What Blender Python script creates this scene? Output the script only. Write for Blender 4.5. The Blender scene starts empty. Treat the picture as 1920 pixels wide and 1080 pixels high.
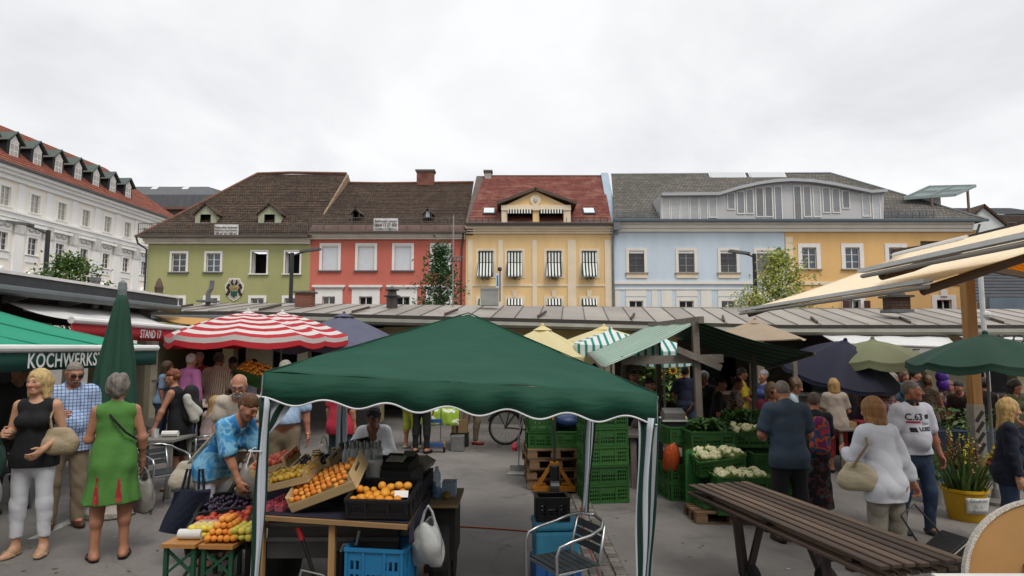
import bpy, math, random
import numpy as np
from mathutils import Vector, Matrix
from mathutils.bvhtree import BVHTree
random.seed(7)
R = math.radians
SC = bpy.context.scene
COL = SC.collection
# ---------------------------------------------------------------- camera
CAMH = 2.06
FPX = 1200.0                       # focal length in pixels of the 1920 px wide photograph
PITCH = math.atan(110 / FPX)
cd = bpy.data.cameras.new('camera'); cam = bpy.data.objects.new('camera', cd); COL.objects.link(cam)
cd.sensor_width = 36.0; cd.lens = 36.0 * FPX / 1920; cd.clip_end = 3000; cd.clip_start = 0.05
cam.location = (0, 0, CAMH); cam.rotation_euler = (R(90) + PITCH, 0, 0)
SC.camera = cam
# ---------------------------------------------------------------- world: overcast sky
SUN_EL, SUN_AZ = R(58), R(150)     # azimuth clockwise from +Y: behind the camera, a little to its left
w = bpy.data.worlds.new('World'); SC.world = w; w.use_nodes = True
nt = w.node_tree; nt.nodes.clear()
def wn(t, **k):
 n = nt.nodes.new(t)
 for a, b in k.items(): setattr(n, a, b)
 return n
sky = wn('ShaderNodeTexSky', sky_type='NISHITA'); sky.sun_disc = False
sky.sun_elevation = SUN_EL; sky.sun_rotation = SUN_AZ
bsky = wn('ShaderNodeBackground'); bsky.inputs[1].default_value = 0.12
nt.links.new(sky.outputs[0], bsky.inputs[0])
tc = wn('ShaderNodeTexCoord'); sep = wn('ShaderNodeSeparateXYZ'); nt.links.new(tc.outputs['Generated'], sep.inputs[0])
mx = wn('ShaderNodeMath', operation='ADD'); mx.inputs[1].default_value = 0.22; nt.links.new(sep.outputs[2], mx.inputs[0])
dx = wn('ShaderNodeMath', operation='DIVIDE'); nt.links.new(sep.outputs[0], dx.inputs[0]); nt.links.new(mx.outputs[0], dx.inputs[1])
dy = wn('ShaderNodeMath', operation='DIVIDE'); nt.links.new(sep.outputs[1], dy.inputs[0]); nt.links.new(mx.outputs[0], dy.inputs[1])
cb = wn('ShaderNodeCombineXYZ'); nt.links.new(dx.outputs[0], cb.inputs[0]); nt.links.new(dy.outputs[0], cb.inputs[1])
no = wn('ShaderNodeTexNoise'); no.inputs['Scale'].default_value = 1.1; no.inputs['Detail'].default_value = 7; no.inputs['Roughness'].default_value = 0.56
no.inputs['Distortion'].default_value = 0.35
nt.links.new(cb.outputs[0], no.inputs['Vector'])
rp = wn('ShaderNodeValToRGB'); e = rp.color_ramp.elements
e[0].position = 0.33; e[0].color = (0.60, 0.607, 0.62, 1); e[1].position = 0.57; e[1].color = (0.765, 0.767, 0.772, 1)
nt.links.new(no.outputs[0], rp.inputs[0])
bcl = wn('ShaderNodeBackground'); bcl.inputs[1].default_value = 1.0; nt.links.new(rp.outputs[0], bcl.inputs[0])
mixs = wn('ShaderNodeMixShader'); mixs.inputs[0].default_value = 0.95
nt.links.new(bsky.outputs[0], mixs.inputs[1]); nt.links.new(bcl.outputs[0], mixs.inputs[2])
wo = wn('ShaderNodeOutputWorld'); nt.links.new(mixs.outputs[0], wo.inputs[0])
# ---------------------------------------------------------------- sun (soft, behind cloud)
ld = bpy.data.lights.new('sun', 'SUN'); ld.energy = 1.5; ld.angle = R(25); ld.color = (1.0, 0.955, 0.90)
sun = bpy.data.objects.new('sun', ld); COL.objects.link(sun)
sdir = Vector((math.sin(SUN_AZ) * math.cos(SUN_EL), math.cos(SUN_AZ) * math.cos(SUN_EL), math.sin(SUN_EL)))
sun.rotation_euler = sdir.to_track_quat('Z', 'Y').to_euler()
sun.location = (0, -30, 60)
VS = SC.view_settings
VS.view_transform = 'Standard'; VS.look = 'None'; VS.exposure = 0.42; VS.gamma = 1.0; VS.use_curve_mapping = False
SC.cycles.use_denoising = True; SC.cycles.max_bounces = 6; SC.cycles.diffuse_bounces = 3; SC.cycles.glossy_bounces = 3
SC.cycles.transmission_bounces = 4; SC.cycles.transparent_max_bounces = 6; SC.cycles.caustics_reflective = False; SC.cycles.caustics_refractive = False
SC.render.use_persistent_data = False
# ---------------------------------------------------------------- placing: photograph pixel -> point at a real distance
def gz(x): return -0.025 * max(-7.0, min(7.0, x))
def P(px, py, d):
 u = (px - 960) / FPX; v = (540 - py) / FPX
 c, s = math.cos(PITCH), math.sin(PITCH)
 k = d / (c - v * s)
 return Vector((u * k, d, CAMH + (s + v * c) * k))
def G(px, py):
 lo, hi = 1.0, 60.0
 for _ in range(40):
  m = (lo + hi) / 2; p = P(px, py, m)
  if p.z > gz(p.x): lo = m
  else: hi = m
 p = P(px, py, lo); p.z = gz(p.x); return p
def GD(px, d):                     # on the ground at distance d, column px
 x = (px - 960) / FPX * d
 x = (px - 960) / FPX * d * (1 + 0.0)
 for _ in range(3):
  z = gz(x); v = (z - CAMH) / d
  c, s = math.cos(PITCH), math.sin(PITCH)
  x = (px - 960) / FPX * (d * c + (z - CAMH) * s)
 return Vector((x, d, gz(x)))
# ---------------------------------------------------------------- colours and materials
def lin(h):
 h = h.lstrip('#'); o = []
 for i in (0, 2, 4):
  c = int(h[i:i+2], 16) / 255
  o.append(c / 12.92 if c <= 0.04045 else ((c + 0.055) / 1.055) ** 2.4)
 return tuple(o)
def col(c): return lin(c) if isinstance(c, str) else tuple(c)
MATS = {}
def NT(name):
 m = bpy.data.materials.new(name); m.use_nodes = True; t = m.node_tree
 b = t.nodes['Principled BSDF']; o = t.nodes['Material Output']
 def N(tp, **k):
  n = t.nodes.new(tp)
  for a, v in k.items(): setattr(n, a, v)
  return n
 return m, t, b, o, N
def M(name, c, rough=0.6, var=0.12, vs=6.0, bump=0.0, bs=60.0, metal=0.0, transl=0.0, alpha=1.0, spec=0.4, stretch=None, dirt=0.0, trans=0.0):
 """plain painted / cloth / metal surface with uneven colour, fine relief and optional grime"""
 if name in MATS: return MATS[name]
 c = col(c); m, t, b, o, N = NT(name)
 tcn = N('ShaderNodeTexCoord'); vec = tcn.outputs['Object']
 if stretch:
  mp = N('ShaderNodeMapping'); mp.inputs['Scale'].default_value = stretch; t.links.new(vec, mp.inputs[0]); vec = mp.outputs[0]
 n1 = N('ShaderNodeTexNoise'); n1.inputs['Scale'].default_value = vs; n1.inputs['Detail'].default_value = 5; n1.inputs['Roughness'].default_value = 0.6
 t.links.new(vec, n1.inputs['Vector'])
 r = N('ShaderNodeValToRGB'); e = r.color_ramp.elements
 e[0].position = 0.3; e[1].position = 0.7
 e[0].color = tuple(x * (1 - var) for x in c) + (1,); e[1].color = tuple(min(1, x * (1 + var)) for x in c) + (1,)
 t.links.new(n1.outputs[0], r.inputs[0]); out = r.outputs[0]
 if dirt:
  n3 = N('ShaderNodeTexNoise'); n3.inputs['Scale'].default_value = vs * 0.35; n3.inputs['Detail'].default_value = 8; n3.inputs['Roughness'].default_value = 0.7
  t.links.new(vec, n3.inputs['Vector'])
  r3 = N('ShaderNodeValToRGB'); r3.color_ramp.elements[0].position = 0.5; r3.color_ramp.elements[1].position = 0.72
  r3.color_ramp.elements[0].color = (0, 0, 0, 1); r3.color_ramp.elements[1].color = (dirt, dirt, dirt, 1)
  t.links.new(n3.outputs[0], r3.inputs[0])
  mxn = N('ShaderNodeMix', data_type='RGBA'); t.links.new(r3.outputs[0], mxn.inputs[0]); t.links.new(out, mxn.inputs[6])
  mxn.inputs[7].default_value = tuple(x * 0.45 + 0.01 for x in c) + (1,); out = mxn.outputs[2]
 t.links.new(out, b.inputs['Base Color'])
 b.inputs['Roughness'].default_value = rough; b.inputs['Metallic'].default_value = metal
 b.inputs['Specular IOR Level'].default_value = spec; b.inputs['Alpha'].default_value = alpha
 b.inputs['Transmission Weight'].default_value = trans
 if bump:
  n2 = N('ShaderNodeTexNoise'); n2.inputs['Scale'].default_value = bs; n2.inputs['Detail'].default_value = 4
  t.links.new(vec, n2.inputs['Vector'])
  bp = N('ShaderNodeBump'); bp.inputs['Strength'].default_value = min(1, bump); bp.inputs['Distance'].default_value = 0.02 * max(1, bump)
  t.links.new(n2.outputs[0], bp.inputs['Height']); t.links.new(bp.outputs[0], b.inputs['Normal'])
 if transl:
  tr = N('ShaderNodeBsdfTranslucent'); t.links.new(out, tr.inputs[0])
  ms = N('ShaderNodeMixShader'); ms.inputs[0].default_value = transl
  t.links.new(b.outputs[0], ms.inputs[1]); t.links.new(tr.outputs[0], ms.inputs[2]); t.links.new(ms.outputs[0], o.inputs[0])
 MATS[name] = m; return m
def Mstripe(name, cols, axis=0, width=0.05, rough=0.75, transl=0.0, off=0.0, var=0.08, coord='Object'):
 """woven stripes running across one object axis; cols: list of (colour, share)"""
 if name in MATS: return MATS[name]
 m, t, b, o, N = NT(name)
 tcn = N('ShaderNodeTexCoord'); sp = N('ShaderNodeSeparateXYZ'); t.links.new(tcn.outputs[coord], sp.inputs[0])
 ma = N('ShaderNodeMath', operation='MULTIPLY_ADD'); ma.inputs[1].default_value = 1 / width; ma.inputs[2].default_value = off
 t.links.new(sp.outputs[axis], ma.inputs[0])
 fr = N('ShaderNodeMath', operation='FRACT'); t.links.new(ma.outputs[0], fr.inputs[0])
 r = N('ShaderNodeValToRGB'); r.color_ramp.interpolation = 'CONSTANT'; e = r.color_ramp.elements
 tot = sum(s for _, s in cols); pos = 0
 for i, (c, s) in enumerate(cols):
  el = e[0] if i == 0 else (e[1] if i == 1 else e.new(0.99))
  el.position = pos / tot; el.color = col(c) + (1,); pos += s
 t.links.new(fr.outputs[0], r.inputs[0])
 n1 = N('ShaderNodeTexNoise'); n1.inputs['Scale'].default_value = 5; n1.inputs['Detail'].default_value = 5
 t.links.new(tcn.outputs['Object'], n1.inputs['Vector'])
 mr = N('ShaderNodeMapRange'); mr.inputs[3].default_value = 1 - var; mr.inputs[4].default_value = 1 + var; t.links.new(n1.outputs[0], mr.inputs[0])
 mu = N('ShaderNodeMix', data_type='RGBA', blend_type='MULTIPLY'); mu.inputs[0].default_value = 1
 t.links.new(r.outputs[0], mu.inputs[6]); t.links.new(mr.outputs[0], mu.inputs[7])
 t.links.new(mu.outputs[2], b.inputs['Base Color']); b.inputs['Roughness'].default_value = rough; b.inputs['Specular IOR Level'].default_value = 0.2
 if transl:
  tr = N('ShaderNodeBsdfTranslucent'); t.links.new(mu.outputs[2], tr.inputs[0])
  ms = N('ShaderNodeMixShader'); ms.inputs[0].default_value = transl
  t.links.new(b.outputs[0], ms.inputs[1]); t.links.new(tr.outputs[0], ms.inputs[2]); t.links.new(ms.outputs[0], o.inputs[0])
 MATS[name] = m; return m
def Mpatch(name, cols, scale=12.0, rough=0.8, detail=2.0, transl=0.0, stretch=None, metal=0, voronoi=False, bump=0.0, interp='CONSTANT'):
 """printed or mottled surface: noise cut into several colours (positions, colours)"""
 if name in MATS: return MATS[name]
 m, t, b, o, N = NT(name)
 tcn = N('ShaderNodeTexCoord'); vec = tcn.outputs['Object']
 if stretch:
  mp = N('ShaderNodeMapping'); mp.inputs['Scale'].default_value = stretch; t.links.new(vec, mp.inputs[0]); vec = mp.outputs[0]
 if voronoi:
  n1 = N('ShaderNodeTexVoronoi'); n1.inputs['Scale'].default_value = scale; t.links.new(vec, n1.inputs['Vector'])
  s2 = N('ShaderNodeSeparateColor'); t.links.new(n1.outputs['Color'], s2.inputs[0]); f = s2.outputs[0]
 else:
  n1 = N('ShaderNodeTexNoise'); n1.inputs['Scale'].default_value = scale; n1.inputs['Detail'].default_value = detail
  t.links.new(vec, n1.inputs['Vector']); f = n1.outputs[0]
 r = N('ShaderNodeValToRGB'); r.color_ramp.interpolation = interp; e = r.color_ramp.elements
 for i, (p, c) in enumerate(cols):
  el = e[i] if i < 2 else e.new(0.99)
  el.position = p; el.color = col(c) + (1,)
 t.links.new(f, r.inputs[0]); t.links.new(r.outputs[0], b.inputs['Base Color'])
 b.inputs['Roughness'].default_value = rough; b.inputs['Metallic'].default_value = metal; b.inputs['Specular IOR Level'].default_value = 0.3
 if bump:
  bp = N('ShaderNodeBump'); bp.inputs['Strength'].default_value = bump; bp.inputs['Distance'].default_value = 0.01
  t.links.new(f, bp.inputs['Height']); t.links.new(bp.outputs[0], b.inputs['Normal'])
 MATS[name] = m; return m
def Mtile(name, cols, bw=0.18, bh=0.28, rough=0.8, mortar=0.03, bump=0.6, axes='xz', mort=(0.02, 0.016, 0.013), vs=0.5, spec=0.25, offset=0.5):
 """small roof tiles or bricks too far off to pick apart: running bond with uneven tones"""
 if name in MATS: return MATS[name]
 m, t, b, o, N = NT(name)
 tcn = N('ShaderNodeTexCoord'); sp = N('ShaderNodeSeparateXYZ'); t.links.new(tcn.outputs['Object'], sp.inputs[0])
 cb = N('ShaderNodeCombineXYZ'); ix = {'x': 0, 'y': 1, 'z': 2}
 t.links.new(sp.outputs[ix[axes[0]]], cb.inputs[0]); t.links.new(sp.outputs[ix[axes[1]]], cb.inputs[1])
 br = N('ShaderNodeTexBrick'); br.inputs['Scale'].default_value = 1.0; br.inputs['Brick Width'].default_value = bw; br.inputs['Row Height'].default_value = bh
 br.inputs['Mortar Size'].default_value = mortar * bh; br.offset = offset; br.inputs['Color1'].default_value = col(cols[0]) + (1,); br.inputs['Color2'].default_value = col(cols[1]) + (1,)
 br.inputs['Mortar'].default_value = tuple(mort) + (1,); br.inputs['Bias'].default_value = 0.0
 t.links.new(cb.outputs[0], br.inputs['Vector'])
 n1 = N('ShaderNodeTexNoise'); n1.inputs['Scale'].default_value = vs; n1.inputs['Detail'].default_value = 9; n1.inputs['Roughness'].default_value = 0.7
 t.links.new(tcn.outputs['Object'], n1.inputs['Vector'])
 r = N('ShaderNodeValToRGB'); r.color_ramp.elements[0].position = 0.48; r.color_ramp.elements[1].position = 0.66
 r.color_ramp.elements[0].color = (0, 0, 0, 1); r.color_ramp.elements[1].color = (0.8, 0.8, 0.8, 1)
 t.links.new(n1.outputs[0], r.inputs[0])
 mxn = N('ShaderNodeMix', data_type='RGBA'); t.links.new(r.outputs[0], mxn.inputs[0]); t.links.new(br.outputs[0], mxn.inputs[6]); mxn.inputs[7].default_value = col(cols[2]) + (1,)
 t.links.new(mxn.outputs[2], b.inputs['Base Color']); b.inputs['Roughness'].default_value = rough; b.inputs['Specular IOR Level'].default_value = spec
 bp = N('ShaderNodeBump'); bp.inputs['Strength'].default_value = bump; bp.inputs['Distance'].default_value = 0.03; bp.invert = True
 t.links.new(br.outputs['Fac'], bp.inputs['Height']); t.links.new(bp.outputs[0], b.inputs['Normal'])
 MATS[name] = m; return m
def Mglass(name, c=(0.9, 0.95, 0.95), alpha=0.25, rough=0.08):
 if name in MATS: return MATS[name]
 m, t, b, o, N = NT(name)
 b.inputs['Base Color'].default_value = col(c) + (1,); b.inputs['Roughness'].default_value = rough; b.inputs['Alpha'].default_value = alpha
 MATS[name] = m; return m
# ---------------------------------------------------------------- mesh collecting
def rotm(rx=0, ry=0, rz=0): return Matrix.Rotation(rz, 3, 'Z') @ Matrix.Rotation(ry, 3, 'Y') @ Matrix.Rotation(rx, 3, 'X')
class MB:
 def __init__(s): s.v = []; s.f = []; s.m = []; s.mi = 0; s.sm = False
 def add(s, vs, fs, mi=None):
  b = len(s.v); s.v += [tuple(x) for x in vs]
  for f in fs: s.f.append([i + b for i in f]); s.m.append(s.mi if mi is None else mi)
  return s
 def box(s, c, sz, rot=None, mi=None, taper=1.0):
  c = Vector(c); hx, hy, hz = sz[0] / 2, sz[1] / 2, sz[2] / 2; vs = []
  for z in (-1, 1):
   k = taper if z > 0 else 1
   for x, y in ((-1, -1), (1, -1), (1, 1), (-1, 1)):
    p = Vector((x * hx * k, y * hy * k, z * hz))
    if rot is not None: p = rot @ p
    vs.append(c + p)
  return s.add(vs, [(3, 2, 1, 0), (4, 5, 6, 7), (0, 1, 5, 4), (1, 2, 6, 5), (2, 3, 7, 6), (3, 0, 4, 7)], mi)
 def b2(s, x0, x1, y0, y1, z0, z1, mi=None):
  return s.box(((x0 + x1) / 2, (y0 + y1) / 2, (z0 + z1) / 2), (abs(x1 - x0), abs(y1 - y0), abs(z1 - z0)), None, mi)
 def bar(s, a, b, w, h=None, up=(0, 0, 1), mi=None):
  a, b = Vector(a), Vector(b); h = h or w; d = b - a; L = d.length
  if L < 1e-6: return s
  y = d / L; u = Vector(up)
  if abs(y.dot(u)) > 0.98: u = Vector((1, 0, 0))
  x = y.cross(u).normalized(); z = x.cross(y)
  return s.box((a + b) / 2, (w, L, h), Matrix((x, y, z)).transposed(), mi)
 def tube(s, pts, r, n=8, caps=True, mi=None, closed=False):
  pts = [Vector(p) for p in pts]; N = len(pts); rs = r if isinstance(r, (list, tuple)) else [r] * N
  vs = []; prev = None
  for i, p in enumerate(pts):
   if closed: d = pts[(i + 1) % N] - pts[i - 1]
   else: d = pts[min(i + 1, N - 1)] - pts[max(i - 1, 0)]
   d.normalize()
   if prev is None:
    u = Vector((0, 0, 1)) if abs(d.z) < 0.9 else Vector((1, 0, 0)); x = d.cross(u).normalized()
   else:
    x = (prev - d * prev.dot(d)); x = x.normalized() if x.length > 1e-6 else d.orthogonal().normalized()
   y = d.cross(x); prev = x
   for k in range(n):
    a = 2 * math.pi * k / n; vs.append(p + (x * math.cos(a) + y * math.sin(a)) * rs[i])
  fs = []
  for i in range(N if closed else N - 1):
   j = (i + 1) % N
   for k in range(n):
    k2 = (k + 1) % n; fs.append((i * n + k, i * n + k2, j * n + k2, j * n + k))
  if caps and not closed: fs.append(tuple(range(n - 1, -1, -1))); fs.append(tuple((N - 1) * n + k for k in range(n)))
  return s.add(vs, fs, mi)
 def lathe(s, prof, n=16, c=(0, 0, 0), rot=None, mi=None, a0=0.0):
  c = Vector(c); vs = []; fs = []; N = len(prof)
  for r, z in prof:
   for k in range(n):
    a = a0 + 2 * math.pi * k / n; p = Vector((r * math.cos(a), r * math.sin(a), z))
    if rot is not None: p = rot @ p
    vs.append(c + p)
  for i in range(N - 1):
   for k in range(n):
    k2 = (k + 1) % n; fs.append((i * n + k, i * n + k2, (i + 1) * n + k2, (i + 1) * n + k))
  if prof[0][0] > 1e-5: fs.append(tuple(range(n - 1, -1, -1)))
  if prof[-1][0] > 1e-5: fs.append(tuple((N - 1) * n + k for k in range(n)))
  return s.add(vs, fs, mi)
 def ball(s, c, r, n=10, m=6, mi=None, rot=None):
  rr = r if isinstance(r, (tuple, list)) else (r, r, r); c = Vector(c); vs = []; fs = []
  for i in range(m + 1):
   t = math.pi * i / m
   for k in range(n):
    a = 2 * math.pi * k / n
    p = Vector((rr[0] * math.sin(t) * math.cos(a), rr[1] * math.sin(t) * math.sin(a), -rr[2] * math.cos(t)))
    if rot is not None: p = rot @ p
    vs.append(c + p)
  for i in range(m):
   for k in range(n):
    k2 = (k + 1) % n; fs.append((i * n + k, i * n + k2, (i + 1) * n + k2, (i + 1) * n + k))
  return s.add(vs, fs, mi)
 def prism(s, poly, ext, mi=None):
  """poly: list of points (3d), ext: extrusion vector"""
  poly = [Vector(p) for p in poly]; e = Vector(ext); n = len(poly)
  fs = [tuple(range(n - 1, -1, -1)), tuple(range(n, 2 * n))] + [(i, (i + 1) % n, n + (i + 1) % n, n + i) for i in range(n)]
  return s.add(poly + [p + e for p in poly], fs, mi)
 def sheet(s, rows, th=0.0, mi=None, mis=None):
  """grid of points rows[i][j]; th gives it real thickness along its normal"""
  m = len(rows); n = len(rows[0]); pts = [Vector(p) for r in rows for p in r]
  fs = []; ms = []
  def q(i, j, o=0): return o + i * n + j
  for i in range(m - 1):
   for j in range(n - 1):
    fs.append((q(i, j), q(i, j + 1), q(i + 1, j + 1), q(i + 1, j)))
  if th:
   nrm = [Vector((0, 0, 0)) for _ in pts]
   for f in fs:
    nn = (pts[f[1]] - pts[f[0]]).cross(pts[f[3]] - pts[f[0]])
    for k in f: nrm[k] += nn
   back = [p - (nv.normalized() if nv.length > 1e-9 else Vector((0, 0, 1))) * th for p, nv in zip(pts, nrm)]
   o = len(pts); top = list(fs)
   fs += [tuple(reversed([k + o for k in f])) for f in top]
   for j in range(n - 1):
    fs.append((q(0, j + 1), q(0, j), q(0, j, o), q(0, j + 1, o))); fs.append((q(m - 1, j), q(m - 1, j + 1), q(m - 1, j + 1, o), q(m - 1, j, o)))
   for i in range(m - 1):
    fs.append((q(i, 0), q(i + 1, 0), q(i + 1, 0, o), q(i, 0, o))); fs.append((q(i + 1, n - 1), q(i, n - 1), q(i, n - 1, o), q(i + 1, n - 1, o)))
   pts = pts + back
  return s.add(pts, fs, mi)
 def mesh(s, name, mats, smooth=None):
  me = bpy.data.meshes.new(name); me.from_pydata(s.v, [], s.f)
  if not isinstance(mats, (list, tuple)): mats = [mats]
  for m in mats: me.materials.append(m)
  if len(mats) > 1: me.polygons.foreach_set('material_index', s.m)
  if s.sm if smooth is None else smooth: me.polygons.foreach_set('use_smooth', [True] * len(me.polygons))
  me.update(); return me
 def build(s, name, mats, parent=None, smooth=None, label=None, cat=None, group=None, kind=None, loc=None, rz=0):
  o = bpy.data.objects.new(name, s.mesh(name, mats, smooth)); COL.objects.link(o)
  return tag(o, label, cat, group, kind, parent, loc, rz)
def tag(o, label=None, cat=None, group=None, kind=None, parent=None, loc=None, rz=0):
 if parent is not None: o.parent = parent
 if label: o['label'] = label
 if cat: o['category'] = cat
 if group: o['group'] = group
 if kind: o['kind'] = kind
 if loc is not None: o.location = loc
 if rz: o.rotation_euler = (0, 0, rz)
 return o
def thing(name, label, cat, loc=(0, 0, 0), rz=0, group=None):
 o = bpy.data.objects.new(name, None); COL.objects.link(o); o.empty_display_size = 0.1
 return tag(o, label, cat, group, None, None, loc, rz)
def inst(src, name=None, parent=None, loc=None, rot=None, scale=None, label=None, cat=None, group=None):
 """another object sharing mesh data"""
 o = bpy.data.objects.new(name or src.name.split('.')[0], src.data); COL.objects.link(o)
 if rot is not None: o.rotation_euler = rot
 if scale is not None: o.scale = scale if isinstance(scale, (tuple, list)) else (scale,) * 3
 return tag(o, label, cat, group, None, parent, loc)
def dup(root, loc, rot=(0, 0, 0), label=None, group=None, scale=None):
 r = root.copy(); COL.objects.link(r); r.location = loc; r.rotation_euler = rot
 if scale: r.scale = (scale,) * 3
 if label: r['label'] = label
 if group: r['group'] = group
 for ch in list(root.children):
  c = ch.copy(); COL.objects.link(c); c.parent = r
  for g in list(ch.children):
   d = g.copy(); COL.objects.link(d); d.parent = c
 return r
def autosmooth(o, ang=40):
 me = o.data
 me.polygons.foreach_set('use_smooth', [True] * len(me.polygons))
 me.set_sharp_from_angle(angle=R(ang)); return o
def bevel(o, wd=0.01, seg=2):
 m = o.modifiers.new('edge', 'BEVEL'); m.width = wd; m.segments = seg; m.limit_method = 'ANGLE'; m.angle_limit = R(40); return o
FONTC = {}
def text_mb(txt, size, depth=0.002, font_scale_x=1.0, bold=0.0, space=1.0):
 """lettering as flat mesh in the x,z plane facing -y; returns verts, faces, width"""
 cu = bpy.data.curves.new('lettering', 'FONT'); cu.body = txt; cu.size = size; cu.extrude = depth; cu.align_x = 'LEFT'; cu.resolution_u = 3; cu.offset = bold; cu.space_character = space
 ob = bpy.data.objects.new('lettering', cu); COL.objects.link(ob)
 dg = bpy.context.evaluated_depsgraph_get(); me = bpy.data.meshes.new_from_object(ob.evaluated_get(dg))
 vs = [(v.co.x * font_scale_x, -v.co.z, v.co.y) for v in me.vertices]; fs = [tuple(p.vertices) for p in me.polygons]
 bpy.data.objects.remove(ob); bpy.data.curves.remove(cu); bpy.data.meshes.remove(me)
 if not vs: return vs, fs, 0, 0
 xs = [v[0] for v in vs]; zs = [v[2] for v in vs]; x0 = min(xs)
 vs = [(v[0] - x0, v[1], v[2]) for v in vs]
 return vs, fs, max(xs) - x0, max(zs)
# ================================================================ GROUND
def make_asphalt():
 m, t, b, o, N = NT('asphalt')
 tcn = N('ShaderNodeTexCoord'); v = tcn.outputs['Object']
 a = N('ShaderNodeTexNoise'); a.inputs['Scale'].default_value = 0.55; a.inputs['Detail'].default_value = 8; a.inputs['Roughness'].default_value = 0.65; t.links.new(v, a.inputs['Vector'])
 r = N('ShaderNodeValToRGB'); r.color_ramp.elements[0].position = 0.3; r.color_ramp.elements[1].position = 0.72
 r.color_ramp.elements[0].color = (0.10, 0.092, 0.085, 1); r.color_ramp.elements[1].color = (0.215, 0.197, 0.181, 1); t.links.new(a.outputs[0], r.inputs[0])
 g = N('ShaderNodeTexNoise'); g.inputs['Scale'].default_value = 160; g.inputs['Detail'].default_value = 3; t.links.new(v, g.inputs['Vector'])
 mr = N('ShaderNodeMapRange'); mr.inputs[1].default_value = 0.3; mr.inputs[2].default_value = 0.7; mr.inputs[3].default_value = 0.72; mr.inputs[4].default_value = 1.28; t.links.new(g.outputs[0], mr.inputs[0])
 mu = N('ShaderNodeMix', data_type='RGBA', blend_type='MULTIPLY'); mu.inputs[0].default_value = 1; t.links.new(r.outputs[0], mu.inputs[6]); t.links.new(mr.outputs[0], mu.inputs[7])
 s = N('ShaderNodeTexNoise'); s.inputs['Scale'].default_value = 1.7; s.inputs['Detail'].default_value = 6; s.inputs['Distortion'].default_value = 1.2; t.links.new(v, s.inputs['Vector'])
 r2 = N('ShaderNodeValToRGB'); r2.color_ramp.elements[0].position = 0.60; r2.color_ramp.elements[1].position = 0.72
 r2.color_ramp.elements[0].color = (0, 0, 0, 1); r2.color_ramp.elements[1].color = (0.45, 0.45, 0.45, 1); t.links.new(s.outputs[0], r2.inputs[0])
 m2 = N('ShaderNodeMix', data_type='RGBA'); t.links.new(r2.outputs[0], m2.inputs[0]); t.links.new(mu.outputs[2], m2.inputs[6]); m2.inputs[7].default_value = (0.045, 0.043, 0.041, 1)
 vn = N('ShaderNodeTexNoise'); vn.inputs['Scale'].default_value = 1.5; vn.inputs['Detail'].default_value = 5; t.links.new(v, vn.inputs['Vector'])
 va = N('ShaderNodeMix', data_type='RGBA'); va.inputs[0].default_value = .22; t.links.new(v, va.inputs[6]); t.links.new(vn.outputs['Color'], va.inputs[7])
 vo = N('ShaderNodeTexVoronoi', feature='DISTANCE_TO_EDGE'); vo.inputs['Scale'].default_value = .55; t.links.new(va.outputs[2], vo.inputs['Vector'])
 cr = N('ShaderNodeMapRange'); cr.inputs[1].default_value = .0; cr.inputs[2].default_value = .012; cr.inputs[3].default_value = .22; cr.inputs[4].default_value = 0; t.links.new(vo.outputs[0], cr.inputs[0])
 m3 = N('ShaderNodeMix', data_type='RGBA'); t.links.new(cr.outputs[0], m3.inputs[0]); t.links.new(m2.outputs[2], m3.inputs[6]); m3.inputs[7].default_value = (0.035, 0.033, 0.031, 1); m2 = m3
 t.links.new(m2.outputs[2], b.inputs['Base Color'])
 rr = N('ShaderNodeMapRange'); rr.inputs[3].default_value = 0.62; rr.inputs[4].default_value = 0.92; t.links.new(a.outputs[0], rr.inputs[0]); t.links.new(rr.outputs[0], b.inputs['Roughness'])
 bp = N('ShaderNodeBump'); bp.inputs['Strength'].default_value = 0.5; bp.inputs['Distance'].default_value = 0.006; t.links.new(g.outputs[0], bp.inputs['Height']); t.links.new(bp.outputs[0], b.inputs['Normal'])
 return m
ASPH = make_asphalt()
mb = MB()
xs = [-600, -60, -7, -3, 0, 3, 7, 60, 600]; ys = [-40, 0, 4, 8, 14, 30, 100, 1200]
mb.sheet([[(x, y, gz(x)) for x in xs] for y in ys])
mb.build('ground', ASPH, kind='structure', label='grey asphalt market square', smooth=True)
# faded white line on the asphalt
mb = MB(); a = G(60, 1012); b = G(172, 958); d = (b - a).normalized(); n = Vector((-d.y, d.x, 0)) * 0.055
mb.sheet([[a - n + Vector((0, 0, .004)), a + n + Vector((0, 0, .004))], [b - n + Vector((0, 0, .004)), b + n + Vector((0, 0, .004))]])
mb.build('painted_line', M('worn line paint', '#a9a6a0', 0.8, 0.35, 14, dirt=0.8), kind='structure', label='faded white painted line on the asphalt')
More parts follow.
